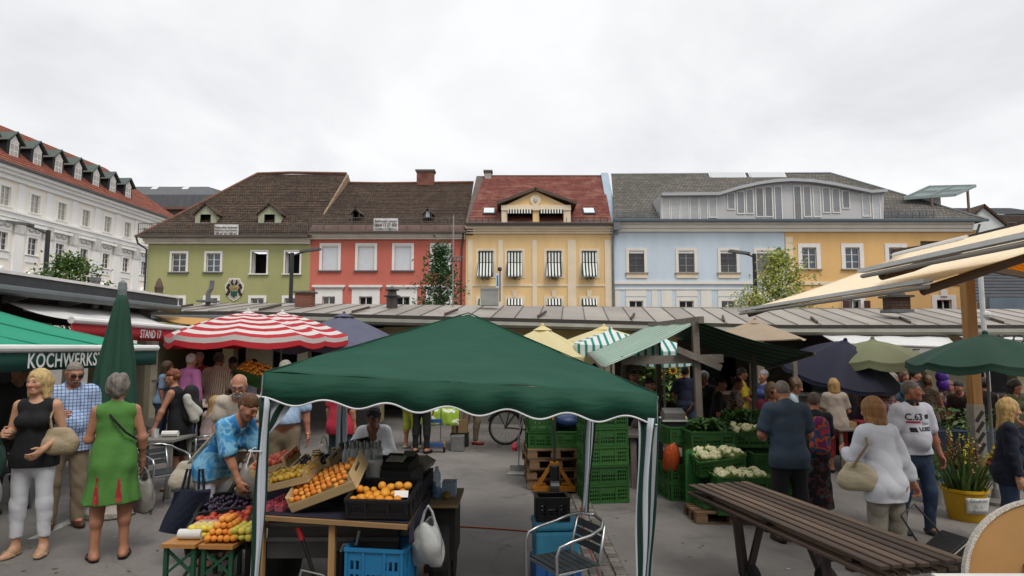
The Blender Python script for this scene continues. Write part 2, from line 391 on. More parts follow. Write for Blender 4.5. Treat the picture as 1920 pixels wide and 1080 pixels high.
# strip of small paving stones running towards the buildings
drain = MB().sheet([[(0.70, 3.5, gz(.7) + .004), (1.06, 3.5, gz(1.06) + .004)], [(0.70, 12.5, gz(.7) + .004), (1.06, 12.5, gz(1.06) + .004)]]).build('paving_strip', M('joint sand', '#3d3a36', 0.95, 0.3, 20), kind='structure', label='narrow strip of small stone setts across the asphalt')
setts = []
SETT = [M('sett a', '#6b665f', 0.85, 0.25, 9, 0.5, 50), M('sett b', '#5a5650', 0.85, 0.25, 9, 0.5, 50), M('sett c', '#77716a', 0.85, 0.2, 9, 0.5, 50)]
for i, m in enumerate(SETT):
 q = MB(); q.box((0, 0, 0.006), (0.108, 0.112, 0.02), taper=0.9); setts.append(q.mesh('sett', m))
for j in range(74):
 y = 4.2 + j * 0.119
 for i in range(3):
  o = bpy.data.objects.new('sett', setts[random.randrange(3)]); COL.objects.link(o); o.parent = drain
  x = 0.76 + i * 0.119 + random.uniform(-.004, .004); o.location = (x, y + random.uniform(-.004, .004), gz(x) + random.uniform(0, .005)); o.rotation_euler = (random.uniform(-.02, .02), random.uniform(-.02, .02), random.uniform(-.05, .05))
# ================================================================ HOUSE ROW
DH = 48.0
def fx(px, py=500): return P(px, py, DH).x
def fz(py): return P(960, py, DH).z
WHITE = M('window white', '#dedbd6', 0.55, 0.06, 2)
STONE = M('pale plaster trim', '#cfc6b8', 0.75, 0.1, 1.5, dirt=0.35)
def Mpane(name, c, rough=0.06, spec=0.9):
 if name in MATS: return MATS[name]
 m, t, b, o, N = NT(name)
 tcn = N('ShaderNodeTexCoord'); n1 = N('ShaderNodeTexNoise'); n1.inputs['Scale'].default_value = 0.9; t.links.new(tcn.outputs['Object'], n1.inputs['Vector'])
 bp = N('ShaderNodeBump'); bp.inputs['Strength'].default_value = 0.15; bp.inputs['Distance'].default_value = 0.02; t.links.new(n1.outputs[0], bp.inputs['Height']); t.links.new(bp.outputs[0], b.inputs['Normal'])
 b.inputs['Base Color'].default_value = col(c) + (1,); b.inputs['Roughness'].default_value = rough; b.inputs['Specular IOR Level'].default_value = spec
 MATS[name] = m; return m
PANE = Mpane('window glass dark', (0.012, 0.014, 0.016)); PANEB = Mpane('window glass blue', (0.03, 0.05, 0.08)); PANEC = Mpane('curtained glass', (0.35, 0.33, 0.28), 0.2)
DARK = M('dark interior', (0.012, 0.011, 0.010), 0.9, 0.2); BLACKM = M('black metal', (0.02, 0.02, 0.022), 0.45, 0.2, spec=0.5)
ZINC = M('zinc sheet', '#6e7072', 0.5, 0.18, 1.5, metal=0.4, dirt=0.4); LEADM = M('weathered brown sheet metal', '#5b5048', 0.6, 0.2, 1.0, metal=0.2, dirt=0.4)
def wall_mb(W, z0, z1, holes, depth=0.22, x0=0.0):
 """wall sheet facing -y at y=0 with real openings and reveals"""
 xs = sorted({x0, W} | {h[0] for h in holes} | {h[1] for h in holes}); zs = sorted({z0, z1} | {h[2] for h in holes} | {h[3] for h in holes})
 q = MB(); idx = {}
 def vi(x, z):
  if (x, z) not in idx: idx[(x, z)] = len(q.v); q.v.append((x, 0, z))
  return idx[(x, z)]
 for i in range(len(xs) - 1):
  for j in range(len(zs) - 1):
   cx, cz = (xs[i] + xs[i+1]) / 2, (zs[j] + zs[j+1]) / 2
   if any(h[0] < cx < h[1] and h[2] < cz < h[3] for h in holes): continue
   q.f.append([vi(xs[i], zs[j]), vi(xs[i+1], zs[j]), vi(xs[i+1], zs[j+1]), vi(xs[i], zs[j+1])]); q.m.append(0)
 for a, b, c, d in holes:
  for (p1, p2) in (((a, c), (b, c)), ((b, c), (b, d)), ((b, d), (a, d)), ((a, d), (a, c))):
   q.add([(p1[0], 0, p1[1]), (p2[0], 0, p2[1]), (p2[0], depth, p2[1]), (p1[0], depth, p1[1])], [(3, 2, 1, 0)])
 return q
def window(par, x0, x1, z0, z1, kind='sash', sur=0.2, sill=True, surm=None, frm=None, pane=None, rows=3, colsn=2, sillm=None, hood=None, proud=0.05):
 surm = surm or WHITE; frm = frm or WHITE; pane = pane or PANE
 q = MB()
 if sur:
  q.b2(x0 - sur, x0, -proud, 0.01, z0, z1); q.b2(x1, x1 + sur, -proud, 0.01, z0, z1); q.b2(x0 - sur, x1 + sur, -proud, 0.01, z1, z1 + sur)
  if not sill: q.b2(x0 - sur, x1 + sur, -proud, 0.01, z0 - sur * 0.6, z0)
 else: q.b2(x0, x1, 0.12, 0.14, z0, z0 + 0.03)
 w_ = q.build('window', surm, par)
 if sill: MB().b2(x0 - sur - .08, x1 + sur + .08, -0.16, 0.01, z0 - 0.09, z0 - 0.002).build('sill', sillm or surm, w_)
 if hood: MB().b2(x0 - hood, x1 + hood, -0.22, 0.01, z1 + sur + .15, z1 + sur + 0.3).b2(x0 - hood + .1, x1 + hood - .1, -0.12, 0.01, z1 + sur + .05, z1 + sur + 0.15).build('hood', surm, w_)
 if kind == 'sash':
  MB().b2(x0, x1, 0.17, 0.2, z0, z1).build('pane', pane, w_)
  f = MB(); t = 0.06
  f.b2(x0, x0 + t, .11, .17, z0, z1).b2(x1 - t, x1, .11, .17, z0, z1).b2(x0 + t, x1 - t, .11, .17, z0, z0 + t).b2(x0 + t, x1 - t, .11, .17, z1 - t, z1)
  for i in range(1, colsn): x = x0 + (x1 - x0) * i / colsn; f.b2(x - .035, x + .035, .105, .168, z0 + t, z1 - t)
  for i in range(1, rows): z = z0 + (z1 - z0) * i / rows; f.b2(x0 + t, x1 - t, .13, .165, z - .018, z + .018)
  f.build('sash', frm, w_)
 elif kind == 'open':
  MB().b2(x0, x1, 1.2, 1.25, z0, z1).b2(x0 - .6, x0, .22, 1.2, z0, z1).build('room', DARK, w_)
  MB().box((x0 + .03, .34, (z0 + z1) / 2), (.04, .34, z1 - z0 - .08), rotm(rz=R(-12))).build('sash', frm, w_)
 elif kind == 'blind':
  f = MB(); n = 14
  for i in range(n):
   z = z0 + (z1 - z0) * (i + .5) / n; f.box(((x0 + x1) / 2, .09, z), (x1 - x0, .012, (z1 - z0) / n * 1.0), rotm(rx=R(10)))
  f.build('roller_blind', M('white blind', '#d9dce0', 0.6, 0.05, 2) if frm is WHITE else frm, w_)
  MB().b2(x0, x1, .02, .08, z1 - .1, z1).build('blind_box', WHITE, w_)
 return w_
def roof_slope(name, par, A, B, C, D, mat, bh=0.3, lip=0.05, jag=0.012, smooth=False):
 """stepped courses from eave A-B up to ridge D-C"""
 A, B, C, D = map(Vector, (A, B, C, D)); n = max(3, int(((D - A).length + (C - B).length) / 2 / bh)); q = MB()
 nrm = (B - A).cross(D - A).normalized()
 if nrm.z < 0: nrm = -nrm
 for i in range(n):
  t0, t1 = i / n, min(1.0, (i + 1) / n + 0.02)
  a, b = A.lerp(D, t0), B.lerp(C, t0); d, c = A.lerp(D, t1), B.lerp(C, t1)
  L = (b - a).length; m = max(2, int(L / 0.8)); r0 = []; r1 = []; r2 = []
  for k in range(m + 1):
   u = k / m; o = nrm * (lip + random.uniform(-jag, jag))
   r0.append(a.lerp(b, u) + nrm * -0.05); r1.append(a.lerp(b, u) + o); r2.append(d.lerp(c, u) + nrm * 0.0)
  q.sheet([r0, r1, r2])
 return q.build(name, mat, par, smooth=False)
TILE_D = Mtile('dark brown beaver tail tiles', ('#64503f', '#43352b', '#322824'), 0.19, 0.2, axes='xz', mortar=0.12, vs=0.35)
TILE_R = Mtile('red brown slate tiles', ('#7d453b', '#6b372f', '#8f6053'), 0.3, 0.22, axes='xz', mortar=0.06, vs=0.9)
TILE_G = Mtile('grey slate tiles', ('#77736c', '#625e58', '#4d4a46'), 0.3, 0.2, axes='xz', mortar=0.08, vs=0.3)
def snow_guard(par, x0, x1, y, z0, z1, n, post_m, bars=True):
 g = MB().b2(x0, x1, y - .02, y + .02, z1 - .04, z1).b2(x0, x1, y - .015, y + .015, (z0 + z1) / 2 - .015, (z0 + z1) / 2 + .015).b2(x0, x1, y - .02, y + .02, z0 + .05, z0 + .08).build('snow_guard', post_m, par)
 me = MB().b2(-.025, .025, -.03, .03, 0, z1 - z0).mesh('post', post_m)
 for i in range(n + 1):
  o = bpy.data.objects.new('post', me); COL.objects.link(o); o.parent = g; o.location = (x0 + (x1 - x0) * i / n, y, z0)
 if bars:
  q = MB(); k = int((x1 - x0) / 0.16)
  for i in range(k): x = x0 + (x1 - x0) * i / k; q.b2(x - .008, x + .008, y - .01, y + .01, z0, z1 - .04)
  q.build('wire_mesh', post_m, g, kind='stuff')
 return g
def plaster(name, c, var=0.08): return M(name, c, 0.9, var, 0.5, 0.3, 12, dirt=0.3, stretch=(1, 1, .3))
def ridge_pt(py, y): return P(960, py, DH + y).z
def banner(par_label, x0, x1, z0, z1, y, lines, label):
 b = MB(); n = 10; rows = []
 for j in range(4):
  rows.append([(x0 + (x1 - x0) * i / n, y + 0.03 * math.sin(i * 1.3 + j) , z0 + (z1 - z0) * j / 3) for i in range(n + 1)])
 b.sheet(rows, 0.012)
 o = b.build('banner', M('banner cloth', '#c9c5c2', 0.7, 0.06, 1), label=label, cat='banner')
 INK = M('black ink', (0.012, 0.012, 0.012), 0.7, 0.1); t = MB()
 for (s, zf, hf) in lines:
  vs, fs, wd, ht = text_mb(s, 1.0, 0.0, bold=0.02); sx = (x1 - x0) * 0.92 / wd; sz = hf * (z1 - z0) / 0.73
  t.add([(x0 + (x1 - x0) * 0.04 + v[0] * sx, y - 0.055, z0 + (z1 - z0) * zf + v[2] * sz) for v in vs], fs)
 t.build('lettering', INK, o); return o
# ---- green house
def house(name, label, pl, pr, wallm, eave_py, holes, depth=9.0):
 x0, x1 = fx(pl), fx(pr); r = thing(name, label, 'house', (x0, DH, 0)); W = x1 - x0
 q = wall_mb(W, -1, fz(eave_py), holes); ze = fz(eave_py)
 q.add([(0, 0, -1), (0, depth, -1), (0, depth, ze), (0, 0, ze)], [(3, 2, 1, 0)]); q.add([(W, 0, -1), (W, depth, -1), (W, depth, ze), (W, 0, ze)], [(0, 1, 2, 3)])
 q.add([(0, depth, -1), (W, depth, -1), (W, depth, ze), (0, depth, ze)], [(3, 2, 1, 0)])
 q.build('wall', wallm, r); return r, x0, W, ze
def pxr(x0, a, b, t, bt):          # photo rectangle -> local rectangle on the facade plane
 m = (t + bt) / 2; return (fx(a, m) - x0, fx(b, m) - x0, fz(bt), fz(t))
GREEN = plaster('olive green plaster', '#a1a06e'); X0 = fx(276, 500)
gw = [(322, 349, 475, 510, 'sash'), (387, 413, 475, 510, 'sash'), (472, 500, 472, 513, 'open'), (535, 562, 472, 513, 'open')]
gl = [(322, 343), (385, 407), (470, 494), (533, 556)]
holes = [pxr(X0, a, b, t, c) for a, b, t, c, k in gw] + [pxr(X0, a, b, 559, 600) for a, b in gl]
r, X0, W, ze = house('green_house', 'olive green house with brown tiled roof and painted coat of arms', 276, 581, GREEN, 446, holes)
HG = r
for (a, b, t, c, k) in gw:
 h = pxr(X0, a, b, t, c); window(r, *h, kind=k, sur=0.16 if k == 'sash' else 0.12, rows=3, sillm=ZINC if k == 'sash' else None, pane=PANE if a != 387 else PANEB)
for a, b in gl: window(r, *pxr(X0, a, b, 559, 600), kind='sash', sur=0.2)
cor = MB().b2(-.25, W, -.35, 0.02, ze - .28, ze).b2(-.18, W, -.22, 0.02, ze - .48, ze - .28).build('cornice', STONE, r)
DR = 8.0; zr = ridge_pt(327, DR); xr0 = P(482, 330, DH + DR).x - X0; xr1 = P(650, 325, DH + DR).x - X0
roof = roof_slope('roof', r, (-.6, -.55, ze), (W + .05, -.55, ze), (xr1, DR, zr), (xr0, DR, zr), TILE_D, 0.3)
roof_slope('hip', roof, (-.6, 12, ze), (-.6, -.55, ze), (xr0, DR, zr), (xr0, DR + .05, zr), TILE_D, 0.4)
MB().tube([(-.6, -.5, ze + .05), (xr0, DR, zr + .06)], .12, 6).tube([(xr0, DR, zr + .06), (xr0 + 3, DR, zr + .16), (xr1, DR, zr + .08)], .13, 6).build('ridge_tiles', M('ridge clay', '#6d4a3a', 0.85, 0.3, 3), roof)
MB().prism([(xr1, DR, zr), (W + .05, -.55, ze), (W + .3, 3, ze), (xr1 + .1, DR + 3, zr - 2)], (0.15, 0, 0)).build('verge', M('verge brick', '#8a7460', 0.9, 0.3, 3), roof)
MB().b2(-.65, W, -.75, -.5, ze - .06, ze + .1).build('gutter', LEADM, r)
MB().tube([(-.6, -.6, ze - .05), (-.5, -.5, ze - .5), (-.05, -.1, ze - .9), (-.05, -.1, ze - 4)], .07, 6).build('downpipe', BLACKM, r)
snow_guard(r, -.55, W - .1, -.45, ze + .12, ze + 1.05, 9, M('galvanised mesh', '#5d5a57', 0.5, 0.2, metal=0.5))
def gable_dormer(par, cx, w_, zb, zt, yf, wallm, roofm, open_w, open_h, yb=3.0, zo=0.15):
 zs = zb + (zt - zb) * 0.55
 d = MB(); ow = open_w / 2; oh = zb + zo + open_h; h = w_ / 2
 d.add([(cx - h, yf, zb), (cx - ow, yf, zb), (cx - ow, yf, oh), (cx - h, yf, oh)], [(0, 1, 2, 3)]); d.add([(cx + ow, yf, zb), (cx + h, yf, zb), (cx + h, yf, oh), (cx + ow, yf, oh)], [(0, 1, 2, 3)])
 d.add([(cx - ow, yf, zb), (cx + ow, yf, zb), (cx + ow, yf, zb + zo), (cx - ow, yf, zb + zo)], [(0, 1, 2, 3)])
 d.add([(cx - h, yf, oh), (cx + h, yf, oh), (cx + h, yf, zs), (cx, yf, zt), (cx - h, yf, zs)], [(0, 1, 2, 3, 4)])
 d.add([(cx - h, yf, zb), (cx - h, yf, zs), (cx - h, yb, zs), (cx - h, yb, zb)], [(0, 1, 2, 3)]); d.add([(cx + h, yf, zb), (cx + h, yb, zb), (cx + h, yb, zs), (cx + h, yf, zs)], [(0, 1, 2, 3)])
 o = d.build('dormer', wallm, par)
 e = 0.15
 rm = MB()
 for s in (-1, 1):
  rm.sheet([[(cx, yf - .2, zt + .1), (cx + s * (h + e), yf - .2, zs - e * 0.6)], [(cx, yb, zt + .1), (cx + s * (h + e), yb, zs - e * 0.6)]] if s > 0 else [[(cx + s * (h + e), yf - .2, zs - e * 0.6), (cx, yf - .2, zt + .1)], [(cx + s * (h + e), yb, zs - e * 0.6), (cx, yb, zt + .1)]], 0.1)
 rm.build('dormer_roof', roofm, o)
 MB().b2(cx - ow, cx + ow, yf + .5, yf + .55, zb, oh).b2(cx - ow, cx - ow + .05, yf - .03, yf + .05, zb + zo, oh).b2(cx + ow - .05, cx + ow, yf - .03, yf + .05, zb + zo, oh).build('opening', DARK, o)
 return o
OLDPL = M('old pale plaster', '#a3a58c', 0.9, 0.2, 1.5, 0.3, 10, dirt=0.5)
def at_roof(X0, px, py, y): p = P(px, py, DH + y); return p.x - X0, p.z
for px, wpx in ((385, 40), (505, 43)):
 cx, zb = at_roof(X0, px, 421, 1.0); _, zt = at_roof(X0, px, 383, 1.0)
 gable_dormer(r, cx, wpx / 24.5, zb, zt, 1.0, OLDPL, TILE_D, 0.8, 0.65, 4.0)
banner(r, X0 + at_roof(X0, 401, 430, -.7)[0], X0 + at_roof(X0, 446, 430, -.7)[0], at_roof(X0, 401, 443, -.7)[1], at_roof(X0, 401, 420.5, -.7)[1], DH - .62,
 [('Reizvolles wohnen', .66, .2), ('Marktbezogenes Arbeiten', .43, .15), ('150 m\u00b2 bis 160 m\u00b2', .14, .22)], 'white banner with black lettering tied to the guard rail of the green house')
# coat of arms
cx, cz = fx(440, 543) - X0, fz(543); sw = 0.72; sh = 0.88
def shield(k): return [(cx + k * sw * a, 0, cz + k * sh * b) for a, b in ((-.6, .97), (.55, .97), (.62, .75), (.98, .38), (.97, .05), (.8, -.4), (.45, -.78), (0, -1), (-.45, -.78), (-.8, -.4), (-.97, .05), (-.98, .38), (-.66, .75))]
q = MB(); q.prism([(x, -.02, z) for x, y, z in shield(1.0)], (0, -.05, 0)); so = q.build('coat_of_arms', M('shield rim', '#d8d2c4', 0.8, 0.05), r)
MB().prism([(x, -.06, z) for x, y, z in shield(.88)], (0, -.03, 0)).build('field', M('shield field', '#a49d94', 0.85, 0.1), so)
q = MB()
for s in (-1, 1):
 q.tube([(cx + s * .08, -.10, cz + .35), (cx + s * .2, -.10, cz + .55), (cx + s * .14, -.10, cz + .75)], [.07, .09, .02], 6)
 for j in range(5):
  a = 1.9 - j * .75; q.ball((cx + s * (.42 + .08 * math.sin(j * 2)), -.095, cz + .32 - j * .17), (.13, .03, .12), 8, 4)
q.build('mantling', M('mantling black', '#241d18', 0.8, 0.2), so)
MB().ball((cx, -.10, cz + .15), (.26, .04, .2), 10, 5).ball((cx - .25, -.1, cz + .05), (.1, .03, .2), 8, 4).ball((cx + .25, -.1, cz + .05), (.1, .03, .2), 8, 4).build('helmet', M('mantling gold', '#8f7b45', 0.7, 0.4, 8), so)
MB().prism([(cx + a * .24, -.08, cz - .12 + b * .5) for a, b in ((-1, 0), (1, 0), (1, -.6), (0, -1), (-1, -.6))], (0, -.04, 0)).build('escutcheon', M('escutcheon green', '#1d4a3a', 0.7, 0.2), so)
# ---- red house
RED = plaster('salmon red plaster', '#bf6a5b'); X0 = fx(581)
rw = [(604, 634), (671, 702), (740, 771), (811, 841)]; rl = [(604, 628), (673, 698), (743, 768), (812, 836)]
holes = [pxr(X0, a, b, 461, 507) for a, b in rw] + [pxr(X0, a, b, 556, 600) for a, b in rl]
r, X0, W, ze = house('red_house', 'salmon red house with white shuttered windows and brown tiled roof', 581, 872, RED, 438, holes)
for a, b in rw: window(r, *pxr(X0, a, b, 461, 507), kind='blind', sur=0.2, sillm=ZINC)
for a, b in rl: window(r, *pxr(X0, a, b, 556, 600), kind='sash', sur=0.55, hood=0.75, rows=2, sill=False, pane=PANE)
MB().b2(-.05, W, -.38, .02, ze - .3, ze).b2(-.05, W, -.25, .02, ze - .46, ze - .3).build('cornice', STONE, r)
zr = ridge_pt(344, DR); xl = P(652, 345, DH + DR).x - X0; xr = P(888, 343, DH + DR).x - X0
roof = roof_slope('roof', r, (0, -.55, ze), (W + .1, -.55, ze), (xr, DR, zr), (xl - 3.2, DR, zr), TILE_D, 0.3)
MB().tube([(xl, DR, zr + .05), (xl + 3, DR, zr + .0), (xr, DR, zr + .1)], .13, 6).build('ridge_tiles', M('ridge clay', '#6d4a3a'), roof)
MB().b2(0, W + .1, -.75, -.5, ze - .05, ze + .1).build('gutter', LEADM, r)
MB().sheet([[(.05, -.6, ze + .1), (W, -.6, ze + .1)], [(.05, .15, ze + .68), (W, .15, ze + .68)]], .05).build('eave_flashing', M('copper brown sheet', '#6a4f45', 0.55, 0.25, 1.2, metal=0.3), roof)
MB().tube([(W - .1, -.5, ze), (W - .2, -.15, ze - .8), (W - .25, -.12, ze - 1.2), (W - .3, -.12, 0)], .07, 6).build('downpipe', M('dark pipe', '#3a2c28', 0.5), r)
snow_guard(r, .05, W - .1, -.45, ze + .15, ze + 1.15, 11, M('galvanised mesh', '#5d5a57'))
for px, k in ((667, 0), (802, 1)):
 cx, zb = at_roof(X0, px, 409, 1.0); _, zt = at_roof(X0, px, 390, 1.0)
 d = gable_dormer(r, cx, .62, zb, zt, 1.0, LEADM, LEADM, 0.42, 0.5, 2.6, zo=.05)
 if k: MB().b2(cx - .19, cx + .19, .97, .99, zb + .08, zb + .55).build('pane', M('pale pane', '#9aa5ad', 0.2), d)
banner(r, X0 + at_roof(X0, 700, 420, -.7)[0], X0 + at_roof(X0, 746, 420, -.7)[0], at_roof(X0, 700, 434, -.7)[1], at_roof(X0, 700, 409, -.7)[1], DH - .62,
 [('Anfragen unter:', .70, .19), ('0664/13 27 000', .38, .25), ('immobilien-KLH@gmx.at', .14, .15)], 'white banner with a telephone number tied to the guard rail of the red house')
BRICKM = Mtile('chimney brick', ('#8d5443', '#74402f', '#5a3a30'), 0.26, 0.085, mortar=0.12, mort=(0.16, 0.13, 0.11), vs=1.2)
def chimney(par, px0, px1, pt, pb, y, m=BRICKM, cap=M('chimney cap', '#6a6660', 0.85, 0.2)):
 a, b = P(px0, pb, DH + y), P(px1, pt, DH + y); x0, x1 = a.x - X0, b.x - X0
 c = MB().b2(x0, x1, y, y + .8, a.z - 1.5, b.z - .12).build('chimney', m, par)
 MB().b2(x0 - .12, x1 + .12, y - .12, y + .92, b.z - .12, b.z).b2(x0 - .05, x1 + .05, y - .05, y + .85, b.z - .22, b.z - .122).build('cap', cap, c); return c
chimney(r, 781, 813, 318, 344, DR - .4)
# ---- cream house
CREAM = plaster('cream yellow plaster', '#e2c08a'); X0 = fx(873)
cw = [(897, 925), (951, 979), (1025, 1053), (1091, 1119)]
holes = [pxr(X0, a, b, 471, 519) for a, b in cw] + [pxr(X0, a, b, 560, 600) for a, b in cw]
r, X0, W, ze = house('cream_house', 'cream house with striped window awnings and red slate roof', 873, 1149, CREAM, 424, holes)
TRIM = M('cream trim', '#dccbb0', 0.8, 0.08, 1)
GW = Mstripe('green white blind', [('#e3e2dc', 1), ('#16352c', 1)], 0, 0.235, off=0.3)
for a, b in cw:
 h = pxr(X0, a, b, 471, 519); w_ = window(r, *h, kind='sash', sur=0.2, surm=TRIM, sill=False, proud=.03)
 x0, x1, z0, z1 = h; zm = z0 + (z1 - z0) * .55
 bl = MB(); bl.sheet([[(x0 + .02, -.02, z1 - .03), (x1 - .02, -.02, z1 - .03)], [(x0 + .02, -.05, zm), (x1 - .02, -.05, zm)], [(x0 - .05, -.55, z0 + .08), (x1 - .05, -.55, z0 + .08)], [(x0 - .05, -.55, z0 - .04), (x1 - .05, -.55, z0 - .04)]], .012)
 bl.build('awning_blind', GW, w_)
 MB().b2(x0, x1, -.09, -.02, z1 - .06, z1 + .02).b2(x0, x1, -.08, -.052, zm - .025, zm + .025).tube([(x0 - .05, -.56, z0 - .05), (x1 - .05, -.56, z0 - .05)], .03, 6).bar((x0, -.05, zm), (x0 - .06, -.55, z0), .03).bar((x1, -.05, zm), (x1 - .04, -.55, z0), .03).build('blind_rail', BLACKM, w_)
 fl = MB()
 for i in range(60):
  c = Vector(((x0 + x1) / 2 + random.gauss(0, .22), -.25 + random.gauss(0, .08), z0 - .1 + random.gauss(0, .1)))
  R_ = rotm(random.uniform(0, 6), random.uniform(0, 6), random.uniform(0, 6)); fl.add([c + R_ @ Vector(p) for p in ((-.06, 0, 0), (0, -.035, 0), (.06, 0, 0), (0, .035, 0))], [(0, 1, 2, 3)])
 fl.build('window_plant', M('box plant green', '#33452a', 0.6, 0.3), w_, kind='stuff')
for a, b in cw:
 h = pxr(X0, a, b, 560, 600); w_ = window(r, *h, kind='sash', sur=0.2, surm=TRIM, sill=False, pane=PANE)
 x0, x1, z0, z1 = h; MB().sheet([[(x0, -.03, z1), (x1, -.03, z1)], [(x0, -.3, z1 - .5), (x1, -.3, z1 - .5)]], .01).build('awning_blind', GW, w_)
 MB().prism([((x0 + x1) / 2 + d, -.02, z) for d, z in ((-.13, z1 + .1), (.13, z1 + .1), (.2, z1 + .62), (-.2, z1 + .62))], (0, -.06, 0)).build('keystone', TRIM, w_)
for a, b in ((877, 886), (934, 943), (998, 1007), (1064, 1080), (1134, 1147)):
 MB().b2(fx(a) - X0, fx(b) - X0, -.06, .01, -1, fz(450)).build('pilaster', TRIM, r)
MB().b2(0, W, -.05, .01, fz(537), fz(533)).build('string_course', TRIM, r)
MB().b2(-.02, W, -.42, .02, ze - .26, ze).b2(-.02, W, -.28, .02, ze - .42, ze - .26).b2(-.02, W, -.16, .02, ze - .6, ze - .42).build('cornice', TRIM, r)
zr = ridge_pt(330, DR); xl = P(908, 332, DH + DR).x - X0; xr = P(1130, 328, DH + DR).x - X0
roof = roof_slope('roof', r, (.1, -.55, ze + .05), (W - .1, -.55, ze + .05), (xr, DR, zr), (xl, DR, zr), TILE_R, 0.3, 0.03, 0.006)
MB().tube([(xl, DR, zr), (xr, DR, zr)], .09, 6).build('ridge_tiles', LEADM, roof)
MB().b2(0, W, -.72, -.5, ze - .03, ze + .12).build('gutter', BLACKM, r)
for side, (pa, pb) in (('a', ((878, 422), (900, 332))), ('b', ((1151, 422), (1133, 326)))):
 a = P(pa[0], pa[1], DH - .3); b = P(pb[0], pb[1], DH + DR); q = MB()
 A = Vector((a.x - X0, -.4, a.z - .2)); B = Vector((b.x - X0, DR, b.z + .1)); q.sheet([[A + Vector((-.3, 0, 0)), A + Vector((.35, 0, 0))], [B + Vector((-.3, 0, 0)), B + Vector((.35, 0, 0))]], .9)
 q.build('parapet', LEADM if side == 'a' else M('blue grey parapet', '#93a3b0', 0.7, 0.1, 1, dirt=.3), r)
SGM = M('brown guard', '#4a3b33', 0.6)
snow_guard(r, .3, fx(940) - X0, -.4, ze + .15, ze + .6, 5, SGM, True); snow_guard(r, fx(1062) - X0, W - .4, -.4, ze + .15, ze + .6, 6, SGM, True)
MB().sheet([[(.1, -.62, ze + .1), (W - .1, -.62, ze + .1)], [(.1, .02, ze + .52), (W - .1, .02, ze + .52)]], .05).build('eave_flashing', M('copper brown sheet', '#6a4f45'), roof)
# pediment dormer
YF = -.38; x0, zb = at_roof(X0, 941, 421, YF); x1, zt = at_roof(X0, 1069, 388, YF); apx, apz = at_roof(X0, 1004, 358, YF)
oa = [at_roof(X0, 951, 420, YF)[0], at_roof(X0, 999, 420, YF)[0], at_roof(X0, 1011, 420, YF)[0], at_roof(X0, 1057, 420, YF)[0]]; zo = at_roof(X0, 951, 391, YF)[1]
q = wall_mb(x1, zb, zt, [(oa[0], oa[1], zb + .02, zo), (oa[2], oa[3], zb + .02, zo)], 1.0, x0=x0); q.v = [(a, b + YF, c) for a, b, c in q.v]
q.prism([(x0, YF + .02, zt), (x1, YF + .02, zt), (apx, YF + .02, apz)], (0, 2.5, 0)); q.b2(x0, x0 + .05, YF, 4, zb, zt); q.b2(x1 - .05, x1, YF, 4, zb, zt)
d = q.build('dormer', CREAM, r)
MB().b2(x0 - .05, x1 + .05, YF - .12, YF + .01, zt - .28, zt + .12).b2(x0 - .03, oa[0], YF - .05, YF + .005, zb, zt - .28).b2(oa[3], x1 + .03, YF - .05, YF + .005, zb, zt - .28).build('entablature', TRIM, d)
for s, xe in ((-1, at_roof(X0, 931, 380, .1)[0]), (1, at_roof(X0, 1081, 380, .1)[0])):
 ez = at_roof(X0, 931, 383, .1)[1]; pa = [(apx, YF - .35, apz + .22), (xe, YF - .35, ez)]; pb = [(apx, 5, apz + .22), (xe, 5, ez)]
 MB().sheet([pa, pb] if s > 0 else [pa[::-1], pb[::-1]], .2).build('dormer_roof', M('dormer sheet', '#54463d', 0.6, 0.2, metal=.2), d)
MB().lathe([(.42, 0), (.42, .06), (.3, .08)], 20, (apx, YF - .0, zt + (apz - zt) * .42), rotm(rx=R(90))).build('medallion', TRIM, d)
MB().ball((apx, YF - .1, zt + (apz - zt) * .42), (.16, .08, .2), 8, 6).build('relief', M('relief stone', '#b8b0a2', 0.8, 0.2, 8), d)
for a, b in ((oa[0], oa[1]), (oa[2], oa[3])):
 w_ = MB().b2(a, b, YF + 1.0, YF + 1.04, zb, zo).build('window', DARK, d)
 MB().b2(a + .45, b - .0, YF + .9, YF + .98, zb, zb + .65).build('pane', PANEB, w_)
 MB().b2(a + .38, b, YF + .86, YF + .9, zb + .62, zb + .7).b2((a + b) / 2 + .2, (a + b) / 2 + .3, YF + .86, YF + .9, zb, zb + .62).b2(a + .38, a + .46, YF + .86, YF + .9, zb, zb + .62).build('sash', M('grey frame', '#8b8b8a'), w_)
 MB().sheet([[(a + .04, YF + .1, zo - .04), (b - .04, YF + .1, zo - .04)], [(a + .04, YF - .22, zo - .12), (b - .04, YF - .22, zo - .12)], [(a + .04, YF - .24, zo - .42), (b - .04, YF - .24, zo - .42)]], .012).build('awning', Mstripe('dormer awning stripe', [('#d9d8d2', 1), ('#1b1f1e', 1)], 0, 0.21), w_)
for px in (917, 1104):
 sl = math.atan2(zr - ze - .05, DR + .55); y = min((k * .05 for k in range(100)), key=lambda y: abs(P(px, 398, DH + y).z - (ze + .05 + (y + .55) * math.tan(sl)))); c = P(px, 398, DH + y)
 k = MB().box((c.x - X0, y, c.z + .06), (1.0, 1.15, .14), rotm(rx=sl)).build('skylight', BLACKM, roof); MB().box((c.x - X0, y - .06, c.z + .13), (.8, .92, .06), rotm(rx=sl)).build('pane', Mpane('painted sky glass', (0.62, 0.66, 0.68), 0.15), k)  # sky reflection painted in as a pale base colour of the pane
chimney(r, 909, 921, 319, 335, DR - .6, M('render chimney', '#a09c94', .9, .15), M('chimney cap', '#6a6660'))
